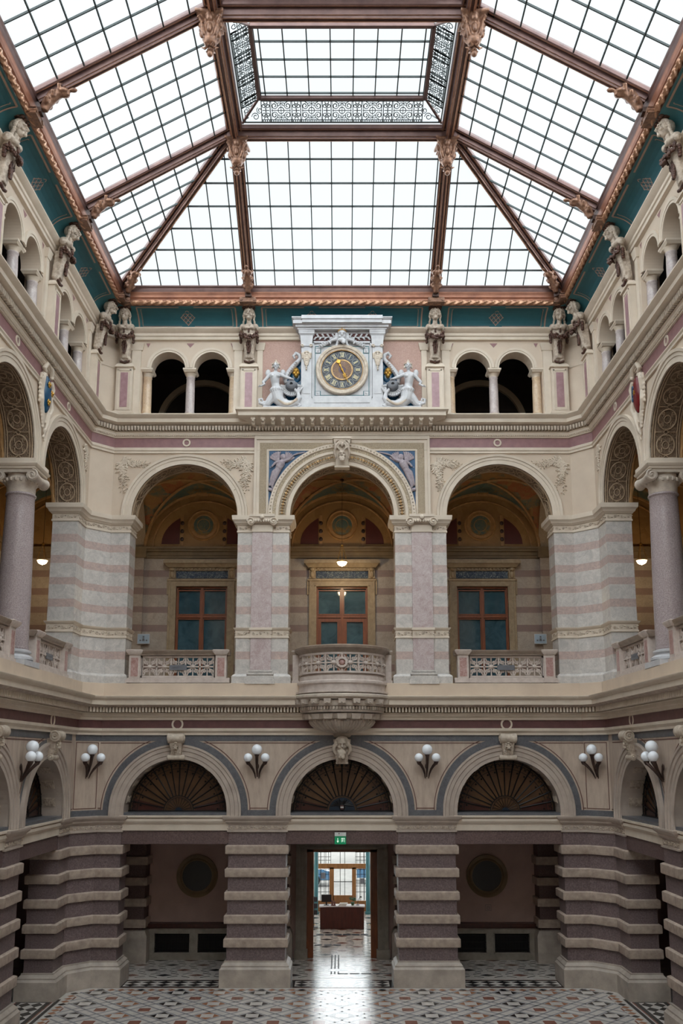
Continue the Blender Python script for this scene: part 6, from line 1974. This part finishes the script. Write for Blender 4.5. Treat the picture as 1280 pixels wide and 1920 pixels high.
# ------------------------------------------------------------------ BALUSTRADES
def pierced_panel(L, H, plaque=False, curved=None):
    """fretwork stone panel, returned as mesh builder in local xz, front at y=0"""
    mb = MB()
    mp = (lambda x, y, z: (x, y, z)) if curved is None else curved
    def tb(pts, r, n=6): mb.tube([mp(*p) for p in pts], r, n)
    def bl(x0, x1, z0, z1, d=.05, seg=1):
        k = seg if curved is None else max(1, int(abs(x1 - x0) / .08))
        for i in range(k):
            a = x0 + (x1 - x0) * i / k; b = x0 + (x1 - x0) * (i + 1) / k
            vs = [mp(x, y, z) for z in (z0, z1) for y in (-d, d) for x in (a, b)]
            mb.add(vs, [(0, 2, 3, 1), (4, 5, 7, 6), (0, 1, 5, 4), (2, 6, 7, 3), (0, 4, 6, 2), (1, 3, 7, 5)], 0)
    bl(-L / 2, L / 2, 0, .06); bl(-L / 2, L / 2, H - .06, H); bl(-L / 2, -L / 2 + .06, 0, H); bl(L / 2 - .06, L / 2, 0, H)
    n = max(2, round((L - .1) / .46)); w = (L - .12) / n
    for i in range(n + 1): bl(-L / 2 + .06 + w * i - .022, -L / 2 + .06 + w * i + .022, .05, H - .05)
    bl(-L / 2 + .06, L / 2 - .06, H / 2 - .02, H / 2 + .02)
    for i in range(n):
        c = -L / 2 + .06 + w * (i + .5)
        mb.ell(mp(c, -.02, H / 2), (.07, .05, .06), 8, 6)
        for s in (-1, 1):
            for u in (-1, 1):
                r = w * .20
                x0 = c + s * w * .22; zz = H / 2 + u * H * .21
                tb([(x0 + s * r * (1 - q / 13) * math.cos(-.5 + q * .55), 0, zz - u * r * .8 * (1 - q / 13) * math.sin(-.5 + q * .55) * 1.0) for q in range(11)], .026)
                tb([(c, 0, H / 2 + u * .05), (c + s * w * .16, 0, H / 2 + u * H * .08), (c + s * w * .42, 0, H / 2 + u * H * .40)], .024)
        for u in (-1, 1): tb([(c, 0, H / 2), (c, 0, H / 2 + u * (H / 2 - .05))], .022)
    return mb
m_bal = mat('lilac_balustrade_stone', (206, 194, 186), (180, 166, 158), rough=.4, scale=6)
m_balcap = mat('brown_grey_coping', (150, 134, 120), (122, 106, 94), rough=.4, scale=4)
m_redpanel = marble('red_breccia_panel', (150, 104, 98), (196, 170, 164), (110, 60, 56), .3, 9, .5)
def balustrade(L, label, loc, rz, ped=True, plaque=True):
    t = thing('stone_balustrade', label, 'balustrade', loc, rz, 'pierced stone balustrades of the gallery')
    H = 1.02
    mb = MB(); mb.box(-L / 2, L / 2, -.16, .16, 0, .10); mb.box(-L / 2, L / 2, -.12, .12, .10, .16); mb.build('base_course', [m_bal], t)
    mb = MB(); mb.box(-L / 2, L / 2, -.13, .13, H - .16, H - .12); mb.loft([[(x, y, z) for x, y in ((-L / 2, -w), (L / 2, -w), (L / 2, w), (-L / 2, w))] for w, z in ((.13, H - .12), (.19, H - .06), (.20, H - .02), (.17, H))], True, True); mb.build('coping', [m_balcap], t)
    pl_ = L - .86
    mb = pierced_panel(pl_, H - .34); o = mb.build('pierced_panel', [m_bal], t); o.location = (0, 0, .17)
    for s in (-1, 1):
        c = s * (L / 2 - .27)
        mb = MB(); mb.box(c - .17, c + .17, -.15, .15, .08, H - .14); mb.box(c - .20, c + .20, -.19, .19, 0, .10)
        mb.loft([[(c + a * w, b * w, z) for a, b in ((-1, -1), (1, -1), (1, 1), (-1, 1))] for w, z in ((.18, H - .15), (.25, H - .06), (.26, H - .01), (.23, H + .01))], True, True)
        p = mb.build('pedestal', [m_bal], t)
        mb = MB(); mb.box(c - .11, c + .11, -.156, -.15, .2, H - .24); mb.build('red_panel', [m_redpanel], p)
    if plaque:
        mb = MB(); mb.box(-.27, .27, -.075, -.05, .40, .56)
        for k in range(8): mb.box(-.22 + .05 * k, -.19 + .05 * k, -.079, -.075, .47, .50)
        mb.build('name_plaque', [m_plaque], t)
    return t
b1 = balustrade(3.22, 'pierced stone balustrade with small plaque in the left end-wall arch', (-5.10, .06, 8.9), 0)
dup(b1, 'pierced stone balustrade with small plaque in the right end-wall arch', (5.10, .06, 8.9))
b2 = balustrade(3.0, 'sloping-looking balustrade between the left corner pier and the granite column', (-8.2, -3.02, 8.9), HP)
dup(b2, 'sloping-looking balustrade between the right corner pier and the granite column', (8.2, -3.02, 8.9), -HP)
dup(b2, 'balustrade on the viewer side of the left granite column, cut by the picture edge', (-8.2, -7.35, 8.9), HP)
dup(b2, 'balustrade on the viewer side of the right granite column, cut by the picture edge', (8.2, -7.35, 8.9), -HP)

# ------------------------------------------------------------------ ROUND BALCONY
t = thing('round_balcony', 'projecting round stone balcony with pierced parapet on a fluted bowl', 'balcony', (0, .12, 0))
def half(mb, prof, m=0, n=40): mb.lathe(prof, (0, 0, 0), n, m, PI, 2 * PI)
R0 = 1.22
mb = MB(); half(mb, [(.9, 8.92), (1.25, 8.92), (1.25, 9.04), (1.21, 9.06), (1.20, 9.10), (1.17, 9.12), (1.12, 9.12)]); mb.build('parapet_base', [m_bal], t)
mb = MB(); half(mb, [(1.10, 9.72), (1.26, 9.72), (1.28, 9.76), (1.33, 9.82), (1.39, 9.86), (1.40, 9.93), (1.36, 9.96), (1.10, 9.96)]); mb.build('coping', [m_balcap], t)
arcL = PI * R0
mb = pierced_panel(arcL, .62, curved=lambda x, y, z: ((R0 + -y) * math.sin(x / R0), -(R0 - y) * math.cos(x / R0), z + 9.11)); 
pp_ = mb.build('pierced_parapet', [m_bal], t)
mb = MB(); mb.arch([(.10, 0), (.10, -.07), (.16, -.07), (.16, 0)], 0, 9.42, 0, n=24, a0=0, a1=2 * PI); mb.v = [(x, y - R0 - .03, z) for x, y, z in mb.v]
mb.build('ring_boss', [m_bal], t)
mb = MB(); mb.v_ = 0; mb.ell((0, -R0 - .05, 9.42), (.08, .04, .08), 14, 8); mb.build('red_boss', [m_redpanel], t)
mb = MB(); half(mb, [(1.1, 8.78), (1.28, 8.78), (1.33, 8.82), (1.33, 8.88), (1.27, 8.92), (1.1, 8.92)]); half(mb, [(1.28, 8.58), (1.28, 8.78)])
half(mb, [(1.2, 8.50), (1.30, 8.52), (1.36, 8.54), (1.36, 8.58), (1.2, 8.60)])
mb.build('upper_mouldings', [m_bal], t)
mb = MB(); half(mb, [(1.1, 8.48), (1.30, 8.50)]); half(mb, [(1.15, 8.30), (1.40, 8.34), (1.47, 8.40), (1.47, 8.46), (1.38, 8.50), (1.1, 8.52)]); half(mb, [(1.0, 8.12), (1.30, 8.14), (1.32, 8.20), (1.32, 8.30)])
for i in range(11):
    a = PI + PI * (i + .5) / 11; R = Matrix.Rotation(a + HP, 4, 'Z'); q = MB(); q.frustum(-.09, .09, -1.46, -1.25, 8.20, 8.34, -.015); q.ell((0, -1.44, 8.24), (.05, .04, .03), 8, 5)
    mb.add([tuple(R @ Vector(p)) for p in q.v], q.f)
mb.build('bracketed_cornice', [m_capital], t)
mb = MB(); half(mb, [(.95, 7.92), (1.24, 7.96), (1.26, 8.02), (1.22, 8.03), (1.22, 8.12), (1.28, 8.14)])
for i in range(44):
    a = PI + PI * (i + .5) / 44; R = Matrix.Rotation(a + HP, 4, 'Z'); q = MB(); q.box(-.028, .028, -1.29, -1.2, 8.03, 8.12)
    mb.add([tuple(R @ Vector(p)) for p in q.v], q.f)
mb.build('dentil_ring', [m_capital], t)
mb = MB(); half(mb, [(.80, 7.76), (1.06, 7.78), (1.10, 7.84), (1.18, 7.92), (.9, 7.94)])
for i in range(9):
    a = PI + PI * (i + .5) / 9; R = Matrix.Rotation(a + HP, 4, 'Z'); q = MB(); q.frustum(-.12, .12, -1.16, -1.0, 7.76, 7.92, -.02)
    mb.add([tuple(R @ Vector(p)) for p in q.v], q.f)
mb.build('stepped_ring', [m_capital], t)
mb = MB(); rings = []
for r, z in ((.92, 7.77), (.94, 7.72), (.90, 7.64), (.80, 7.54), (.62, 7.45), (.42, 7.38), (.28, 7.35)):
    rings.append([(r * (1 + .035 * abs(math.sin(a * 14 / 1.0 / 1.0))) * math.cos(a), r * (1 + .035 * abs(math.sin(a * 14))) * math.sin(a), z) for a in [PI + PI * j / 140 for j in range(141)]])
mb.loft(rings, False, False)
for i in range(17):
    a = PI + PI * (i + .5) / 17
    mb.tube([(r * math.cos(a), r * math.sin(a), z) for r, z in ((.93, 7.76), (.95, 7.70), (.90, 7.62), (.80, 7.53), (.62, 7.44), (.42, 7.38), (.28, 7.36))], [.045, .055, .052, .045, .036, .026, .018], 8)
mb.build('fluted_bowl', [m_capital], t)
mb = MB(); half(mb, [(.20, 7.22), (.26, 7.24), (.30, 7.30), (.30, 7.35), (.2, 7.36)]); mb.build('bowl_foot', [m_capital], t)
mb = MB(); half(mb, [(0.01, 8.9), (1.3, 8.9)]); half(mb, [(0.01, 7.8), (.95, 7.8)]); mb.build('balcony_floor', [m_bal], t)
t.scale = (1.06, 1.06, 1)
for sg in (-1, 1):   # straight returns beside the balcony
    q = thing('balcony_side_pedestal', 'short stone pedestal joining the round balcony to the pier on its %s' % ('left' if sg < 0 else 'right'), 'pedestal', (sg * 1.45, .20, 8.9), 0, 'pedestals beside the round balcony')
    mb = MB(); mb.box(-.09, .09, -.12, .12, .08, .88); mb.box(-.12, .12, -.16, .16, 0, .08); mb.build('shaft', [m_bal], q)
    mb = MB(); mb.loft([[(a * w, b * w, z) for a, b in ((-1, -1), (1, -1), (1, 1), (-1, 1))] for w, z in ((.10, .86), (.125, .94), (.13, 1.0), (.12, 1.02))], True, True); mb.build('cap', [m_balcap], q)

# ------------------------------------------------------------------ HANGING LAMPS in the gallery
def hanging_lamp(loc, label):
    t = thing('hanging_bowl_lamp', label, 'lamp', loc, 0, 'glowing bowl lamps of the gallery')
    mb = MB(); mb.lathe([(.02, -.13), (.08, -.12), (.14, -.08), (.175, 0), (.165, .01)], n=24); mb.ell((0, 0, -.14), .02, 8, 6); mb.build('glass_bowl', [m_lampbowl], t)
    mb = MB(); mb.lathe([(.165, 0), (.19, 0), (.19, .025), (.165, .025)], n=24)
    for i in range(3):
        a = HP + i * 2 * PI / 3; mb.tube([(.18 * math.cos(a), .18 * math.sin(a), .02), (.03 * math.cos(a), .03 * math.sin(a), .56)], .009, 5)
    mb.ell((0, 0, .58), .045, 10, 8); mb.build('brass_hanger', [m_gold], t)
    mb = MB(); mb.tube([(0, 0, .6), (0, 0, 2.98)], .008, 5); mb.lathe([(.0, 2.86), (.07, 2.90), (.05, 2.98)], n=12); mb.build('chain', [m_bronze], t)
    L = bpy.data.lights.new('lamp_glow', 'POINT'); L.energy = 62; L.color = (1, .76, .46); L.shadow_soft_size = .15
    lo = bpy.data.objects.new('lamp_glow', L); COL.objects.link(lo); lo.parent = t; lo.location = (0, 0, -.34)
    return t
hanging_lamp((0, 2.2, 13.22), 'glowing glass bowl lamp hanging above the middle gallery window')
hanging_lamp((-10.15, 1.85, 13.2), 'glowing glass bowl lamp hanging beside the left granite column')
hanging_lamp((10.15, 1.85, 13.2), 'glowing glass bowl lamp hanging beside the right granite column')

# ------------------------------------------------------------------ GROUND GALLERY fittings
for sg, nm in ((-1, 'left'), (1, 'right')):
    t = thing('round_wall_tablet', 'dark round stone tablet in a moulded ring on the %s gallery wall' % nm, 'tablet', (sg * 4.93, 3.9, 2.66), 0, 'dark round tablets')
    mb = MB(); mb.arch([(.50, .0), (.50, -.05), (.54, -.05), (.58, -.03), (.66, -.07), (.70, -.07), (.70, 0)], 0, 0, 0, n=56, a0=0, a1=2 * PI); mb.build('moulded_ring', [m_ochre_d], t)
    mb = MB(); mb.arch([(.001, -.03), (.51, -.03)], 0, 0, 0, n=56, a0=0, a1=2 * PI); mb.build('tablet_face', [m_black], t)
    # bench with heating grilles
    t = thing('stone_bench', 'long grey stone bench casing with two dark grilles on the %s' % nm, 'bench', (sg * 4.95, 3.9, 0), 0, 'stone bench casings with grilles')
    mb = MB()
    for a, b, z0, z1 in ((-1.5, 1.5, .0, .22), (-1.5, 1.5, .88, 1.02), (-1.5, -1.30, .22, .88), (-.14, .14, .22, .88), (1.30, 1.5, .22, .88)): mb.box(a, b, -.30, 0, z0, z1)
    for c in (-.72, .72):
        mb.box(c - .62, c + .62, -.325, -.30, .20, .24); mb.box(c - .62, c + .62, -.325, -.30, .84, .88); mb.box(c - .62, c - .58, -.325, -.30, .2, .88); mb.box(c + .58, c + .62, -.325, -.30, .2, .88)
    mb.build('casing', [m_stonegrey], t)
    mb = MB(); mb.box(-1.56, 1.56, -.36, 0, 1.02, 1.06); mb.box(-1.56, 1.56, -.40, 0, 1.06, 1.16); mb.build('bench_top', [m_wood_d], t)
    for c in (-.72, .72):
        mb = MB(); mb.box(c - .58, c + .58, -.08, -.05, .22, .88)
        for k in range(24): mb.box(c - .57 + .0485 * k, c - .57 + .0485 * k + .014, -.24, -.22, .22, .88)
        for z in (.35, .55, .75): mb.box(c - .58, c + .58, -.25, -.235, z - .008, z + .008)
        mb.build('grille', [m_iron], t)
t = thing('small_wall_sign', 'tiny square notice on the wall below the right round tablet', 'sign', (4.95, 3.9, 1.62))
mb = MB(); mb.box(-.10, .10, -.01, 0, -.10, .10); mb.build('panel', [m_pinkgal], t)
mb = MB()
for a, b, c, d in ((-.10, .10, .09, .10), (-.10, .10, -.10, -.09), (-.10, -.09, -.1, .1), (.09, .10, -.1, .1), (-.05, .05, -.06, -.045), (-.05, .05, .02, .035), (-.05, -.038, -.06, .035), (.038, .05, -.06, .035)): mb.box(a, b, -.014, -.01, c, d)
mb.build('symbol', [m_plaque], t)
# exit sign
t = thing('exit_sign', 'green emergency exit sign with arrow and white lamp top over the doorway', 'sign', (-.05, -.06, 4.18))
mb = MB(); mb.box(-.17, .17, -.06, .06, .12, .22); mb.build('white_housing', [m_greenwhite], t)
mb = MB(); mb.box(-.06, -.02, -.065, -.06, .18, .205); mb.build('red_light', [m_red], t)
mb = MB(); mb.box(-.17, .17, -.02, .02, -.12, .12); pn = mb.build('green_panel', [m_green], t)
mb = MB()
mb.box(-.085, -.07, -.026, -.02, -.05, .06); mb.prism_xz([(-.11, -.02), (-.0775, -.075), (-.045, -.02), (-.06, -.02), (-.0775, -.05), (-.095, -.02)], -.026, -.02)
for a, b, c, d in ((.03, .04, -.06, .06), (.12, .13, -.06, .06), (.03, .13, .052, .062)): mb.box(a, b, -.026, -.02, c, d)
mb.ell((.075, -.023, .035), (.012, .004, .012), 8, 5); mb.tube([(.075, -.023, .02), (.07, -.023, -.015), (.055, -.023, -.05)], .008, 4); mb.tube([(.07, -.023, -.015), (.09, -.023, -.04)], .007, 4); mb.tube([(.075, -.023, .015), (.10, -.023, .0)], .006, 4); mb.tube([(.075, -.023, .015), (.052, -.023, .0)], .006, 4)
mb.build('arrow_and_runner', [m_arrow], pn)

# ------------------------------------------------------------------ DOORWAY and entrance hall behind
t = struct(MB().build('door_1', [m_tan])) if False else None
mb = MB()
for s in (-1, 1):
    mb.box(*sorted((s * 1.20, s * 1.56)), 3.68, 3.95, 0, 3.62); mb.box(*sorted((s * 1.16, s * 1.60)), 3.64, 3.95, 0, .30)
    for q in range(3): mb.box(*sorted((s * (1.24 + .10 * q), s * (1.28 + .10 * q))), 3.655, 3.68, .34, 3.6)
mb.box(-1.56, 1.56, 3.68, 3.95, 3.55, 3.85); mb.box(-1.5, 1.5, 3.66, 3.68, 3.60, 3.64); mb.box(-1.62, 1.62, 3.6, 3.95, 3.85, 3.93)
dr = struct(mb.build('door_1', [m_stonegrey]))
mb = MB()
for s in (-1, 1): mb.box(*sorted((s * .97, s * 1.2)), 3.92, 4.12, 0, 3.55)
mb.box(-1.2, 1.2, 3.92, 4.12, 3.44, 3.58)
mb.build('door_frame', [m_wood], dr)
mb = MB()
for s in (-1, 1): mb.box(*sorted((s * 1.0, s * 1.06)), 4.12, 4.95, 0.02, 3.44)
mb.build('open_leaf', [m_wood_d], dr)
mb = MB(); mb.tube([(-.97, 4.3, 1.0), (-.93, 4.3, 1.0), (-.93, 4.42, 1.0)], .012, 6); mb.tube([(.97, 4.3, 1.0), (.93, 4.3, 1.0), (.93, 4.42, 1.0)], .012, 6); mb.build('door_handle', [m_gold], dr)
# hall shell
HT = 6.2
for sg, nm in ((-1, 'left'), (1, 'right')):
    mb = MB(); xa, xb = sorted((sg * 3.4, sg * 3.7))
    for y0, y1, z0, z1 in ((4.25, 5.0, 0, HT), (8.4, 9.2, 0, HT), (12.6, 13.6, 0, HT), (5.0, 8.4, 0, .9), (9.2, 12.6, 0, .9), (5.0, 8.4, 5.2, HT), (9.2, 12.6, 5.2, HT)): mb.box(xa, xb, y0, y1, z0, z1)
    struct(mb.build('wall_' + nm, [m_tan]))
    for i, (y0, y1) in enumerate(((5.0, 8.4), (9.2, 12.6))):  # unseen side windows, added to brighten the hall floor
        mb = MB(); x = sg * 3.55; mb.quad((x, y0, .9), (x, y1, .9), (x, y1, 5.2), (x, y0, 5.2)); struct(mb.build('window_%d' % (61 + i + (2 if sg > 0 else 0)), [m_clear]))
slab('ceiling', -3.7, 3.7, 4.25, 13.6, HT, HT + .2, m_tan)
mb = MB()
for a, b, z0, z1 in ((-3.5, -2.6, 0, HT), (2.6, 3.5, 0, HT), (-2.6, 2.6, 5.6, HT)): mb.box(a, b, 13.3, 13.6, z0, z1)
struct(mb.build('wall_back', [m_tan]))
mb = MB(); mb.quad((-2.6, 13.42, 0), (2.6, 13.42, 0), (2.6, 13.42, 5.6), (-2.6, 13.42, 5.6)); wd_ = struct(mb.build('window_60', [m_clear]))
mb = MB()
for a, b, z0, z1 in ((-2.6, 2.6, 1.80, 2.02), (-2.6, 2.6, 0, .45), (-.56, -.36, .45, 1.86), (.44, .62, .45, 1.86), (-2.6, 2.6, 5.5, 5.6), (-1.32, -1.2, 0, 5.6), (1.2, 1.32, 0, 5.6), (-.40, .46, .45, .68)): mb.box(a, b, 13.30, 13.40, z0, z1)
mb.build('tan_wood_frame', [m_wood_t], wd_)
mb = MB()
for x in (-.08, .12): mb.box(x - .012, x + .012, 13.45, 13.47, .45, 2.95)
mb.box(-.36, .44, 13.45, 13.47, 1.22, 1.25)
for s0, s1 in ((-1.15, -.6), (.66, 1.15), (-1.15, -.5), (.6, 1.15)):
    for k in range(4): x = s0 + (s1 - s0) * k / 3; mb.box(x - .009, x + .009, 13.45, 13.47, .45, 2.95)
    for z in (.8, 1.05, 1.3, 1.55, 1.75, 2.15, 2.3, 2.5, 2.7): mb.box(s0, s1, 13.45, 13.47, z - .009, z + .009)
mb.build('iron_bars', [m_iron], wd_)
mb = MB()
mb.box(-.92, -.74, 13.28, 13.30, 1.38, 1.64); mb.box(.80, .96, 13.28, 13.30, 1.18, 1.40)
mb.build('paper_notices', [m_plaque], wd_)
for s, nm in ((-1, 'left'), (1, 'right')):
    t = thing('teal_post', 'slim teal post in the entrance hall, %s of the reception desk' % nm, 'post', (s * 1.12, 12.6, 0), 0, 'teal posts of the entrance hall')
    mb = MB(); mb.lathe([(.13, 0), (.13, .1), (.09, .12), (.09, 2.9), (.13, 2.95), (.13, 3.1)], n=16); mb.build('shaft', [m_teal], t)
# reception desk
t = thing('reception_desk', 'dark red-brown curved reception desk seen through the doorway', 'desk', (0, 9.0, 0))
mb = MB()
prof = []
N = 16
outer = [(-.86 + 1.72 * i / N, -.10 * (1 - (2 * i / N - 1) ** 2) * -1 - .0) for i in range(N + 1)]
ring = [(x, y) for x, y in outer] + [(x, y + .5) for x, y in reversed(outer)]
mb.prism_xy(ring, 0.02, .84); mb.build('front', [m_wood_d], t)
mb = MB(); mb.prism_xy([(x * 1.05, y - .03) for x, y in outer] + [(x * 1.05, y + .5) for x, y in reversed(outer)], .84, .88); mb.build('worktop', [m_white], t)
def desk_item(name, label, cat, fn, loc, mm):
    t = thing(name, label, cat, loc); mb = MB(); fn(mb); mb.build('body', mm, t); return t
desk_item('computer_screen', 'dark monitor on the left part of the reception desk', 'screen', lambda m: (m.box(-.2, .2, -.02, .02, .12, .4), m.box(-.03, .03, -.02, .02, 0, .12), m.box(-.1, .1, -.08, .08, 0, .015)), (-.62, 9.3, .88), [m_iron])
desk_item('leaflet_stack', 'pale pile of leaflets in the middle of the reception desk', 'papers', lambda m: [m.box(-.15 + .01 * k, .15 + .01 * k, -.1, .1, .012 * k, .012 * k + .010) for k in range(8)], (.0, 9.2, .88), [m_greenwhite])
desk_item('potted_plant', 'small green plant on the right part of the reception desk', 'plant', lambda m: (m.lathe([(.05, 0), (.08, .12), (.07, .12)], n=12), [m.ell((.09 * math.cos(k * 2.4), .09 * math.sin(k * 2.4), .2 + .02 * (k % 5)), (.06, .05, .03), 7, 5) for k in range(14)]), (.42, 9.25, .88), [mat('green_leaf', (52, 82, 44), (36, 62, 32), rough=.6)])
desk_item('desk_lamp', 'slim dark lamp standing on the reception desk', 'lamp', lambda m: (m.lathe([(.07, 0), (.07, .015), (.01, .02)], n=12), m.tube([(0, 0, .02), (.02, 0, .2), (.1, 0, .32)], .009, 5), m.ell((.12, 0, .31), (.05, .04, .03), 8, 5)), (.62, 9.3, .88), [m_iron])
desk_item('card_rack', 'low rack of red and white cards on the reception desk', 'rack', lambda m: (m.box(-.09, .09, -.05, .05, 0, .04), m.box(-.08, -.01, -.01, .01, .04, .2), m.box(.01, .08, -.01, .01, .04, .16)), (-.34, 9.15, .88), [m_red])
desk_item('leaflet_stand', 'tall leaflet stand beside the left end of the reception desk', 'stand', lambda m: (m.box(-.16, .16, -.12, .12, 0, .03), m.box(-.015, .015, -.015, .015, 0, 1.2), [m.box(-.14, .14, -.06, -.02, .5 + .25 * k, .68 + .25 * k) for k in range(3)]), (-1.12, 9.4, 0), [m_steel])
# tactile guide strips
def strip_obj(x0, x1, y0, y1, label):
    mb = MB(); mb.box(x0, x1, y0, y1, .004, .010); o = mb.build('guide_strip', [m_steel]); return tag(o, label, 'guide strip', 'dark guide strips on the floor')
for k in range(3):
    strip_obj(-.36 + .11 * k, -.315 + .11 * k, 2.35, 4.35, ['first', 'second', 'third'][k] + ' of three parallel dark floor strips from the left, before the doorway')
    strip_obj(-.36 + .11 * k, -.315 + .11 * k, 1.62, 1.95, ['first', 'second', 'third'][k] + ' of three short dark ticks from the left, below the parallel strips')
for k in range(5):
    strip_obj(-.12 + .36 * k, .18 + .36 * k, 1.62, 1.70, ['first', 'second', 'third', 'fourth', 'fifth'][k] + ' dark dash from the left in the row crossing the passage')
for k in range(3): strip_obj(-.98 + .34 * k, -.72 + .34 * k, 5.9, 6.15, ['left', 'middle', 'right'][k] + ' one of three dark dashes beyond the door threshold')
for k in range(6): strip_obj(-.98 + .34 * k, -.70 + .34 * k, 7.8, 8.1, ['first', 'second', 'third', 'fourth', 'fifth', 'sixth'][k] + ' dark dash from the left in the row in front of the reception desk')
# outside: street and greenery
mb = MB(); mb.quad((-14, 14, -.05), (14, 14, -.05), (14, 60, -.05), (-14, 60, -.05)); struct(mb.build('street', [mat('pale_paving', (150, 146, 140), rough=.8)]))
m_leaf = mat('pale_foliage', (120, 146, 84), (84, 112, 60), rough=.8, scale=2)  # pale leaf green, mottled at random
for i, (x, y, lab) in enumerate(((-1.6, 30, 'pale green tree outside the entrance windows, on the left'), (2.2, 33, 'pale green tree outside the entrance windows, on the right'))):
    t = thing('street_tree', lab, 'tree', (x, y, 0), 0, 'trees in the street outside')
    mb = MB(); mb.tube([(0, 0, 0), (0, 0, 2.4)], [.16, .12], 8); mb.build('trunk', [m_wood_t], t)
    random.seed(i + 3); mb = MB()
    for k in range(60): mb.ell((random.gauss(0, .9), random.gauss(0, .8), 3.3 + random.gauss(0, .6)), (.4, .4, .3), 7, 5)
    mb.build('crown', [m_leaf], t)
def car(x, y, lab, mm):
    t = thing('parked_car', lab, 'car', (x, y, 0), 0, 'cars parked in the street')
    mb = MB(); mb.loft([[(x, y, z) for x, y in ((-2.1, -.8), (2.1, -.8), (2.1, .8), (-2.1, .8))] for z in (.3, .75)] + [[(x, y, .85) for x, y in ((-1.9, -.75), (1.7, -.75), (1.7, .75), (-1.9, .75))]], True, True); mb.build('body', [mm], t)
    mb = MB(); mb.loft([[(x, y, .85) for x, y in ((-1.3, -.7), (1.2, -.7), (1.2, .7), (-1.3, .7))], [(x, y, 1.4) for x, y in ((-.8, -.6), (.7, -.6), (.7, .6), (-.8, .6))]], True, True); mb.build('cabin', [m_glassdark], t)
    for x in (-1.3, 1.3):
        mb = MB(); rings = [[(x + .3 * math.cos(a), yy, .3 + .3 * math.sin(a)) for a in [2 * PI * j / 16 for j in range(16)]] for yy in (-.85, -.65)]; mb.loft(rings, True, True); mb.build('wheel', [m_iron], t)
m_car = mat('blue_car_paint', (70, 104, 132), rough=.25)
car(-2.75, 22, 'blue car parked in the street, seen through the left panes', m_car); car(2.9, 23, 'blue car parked in the street, seen through the right panes', m_car)
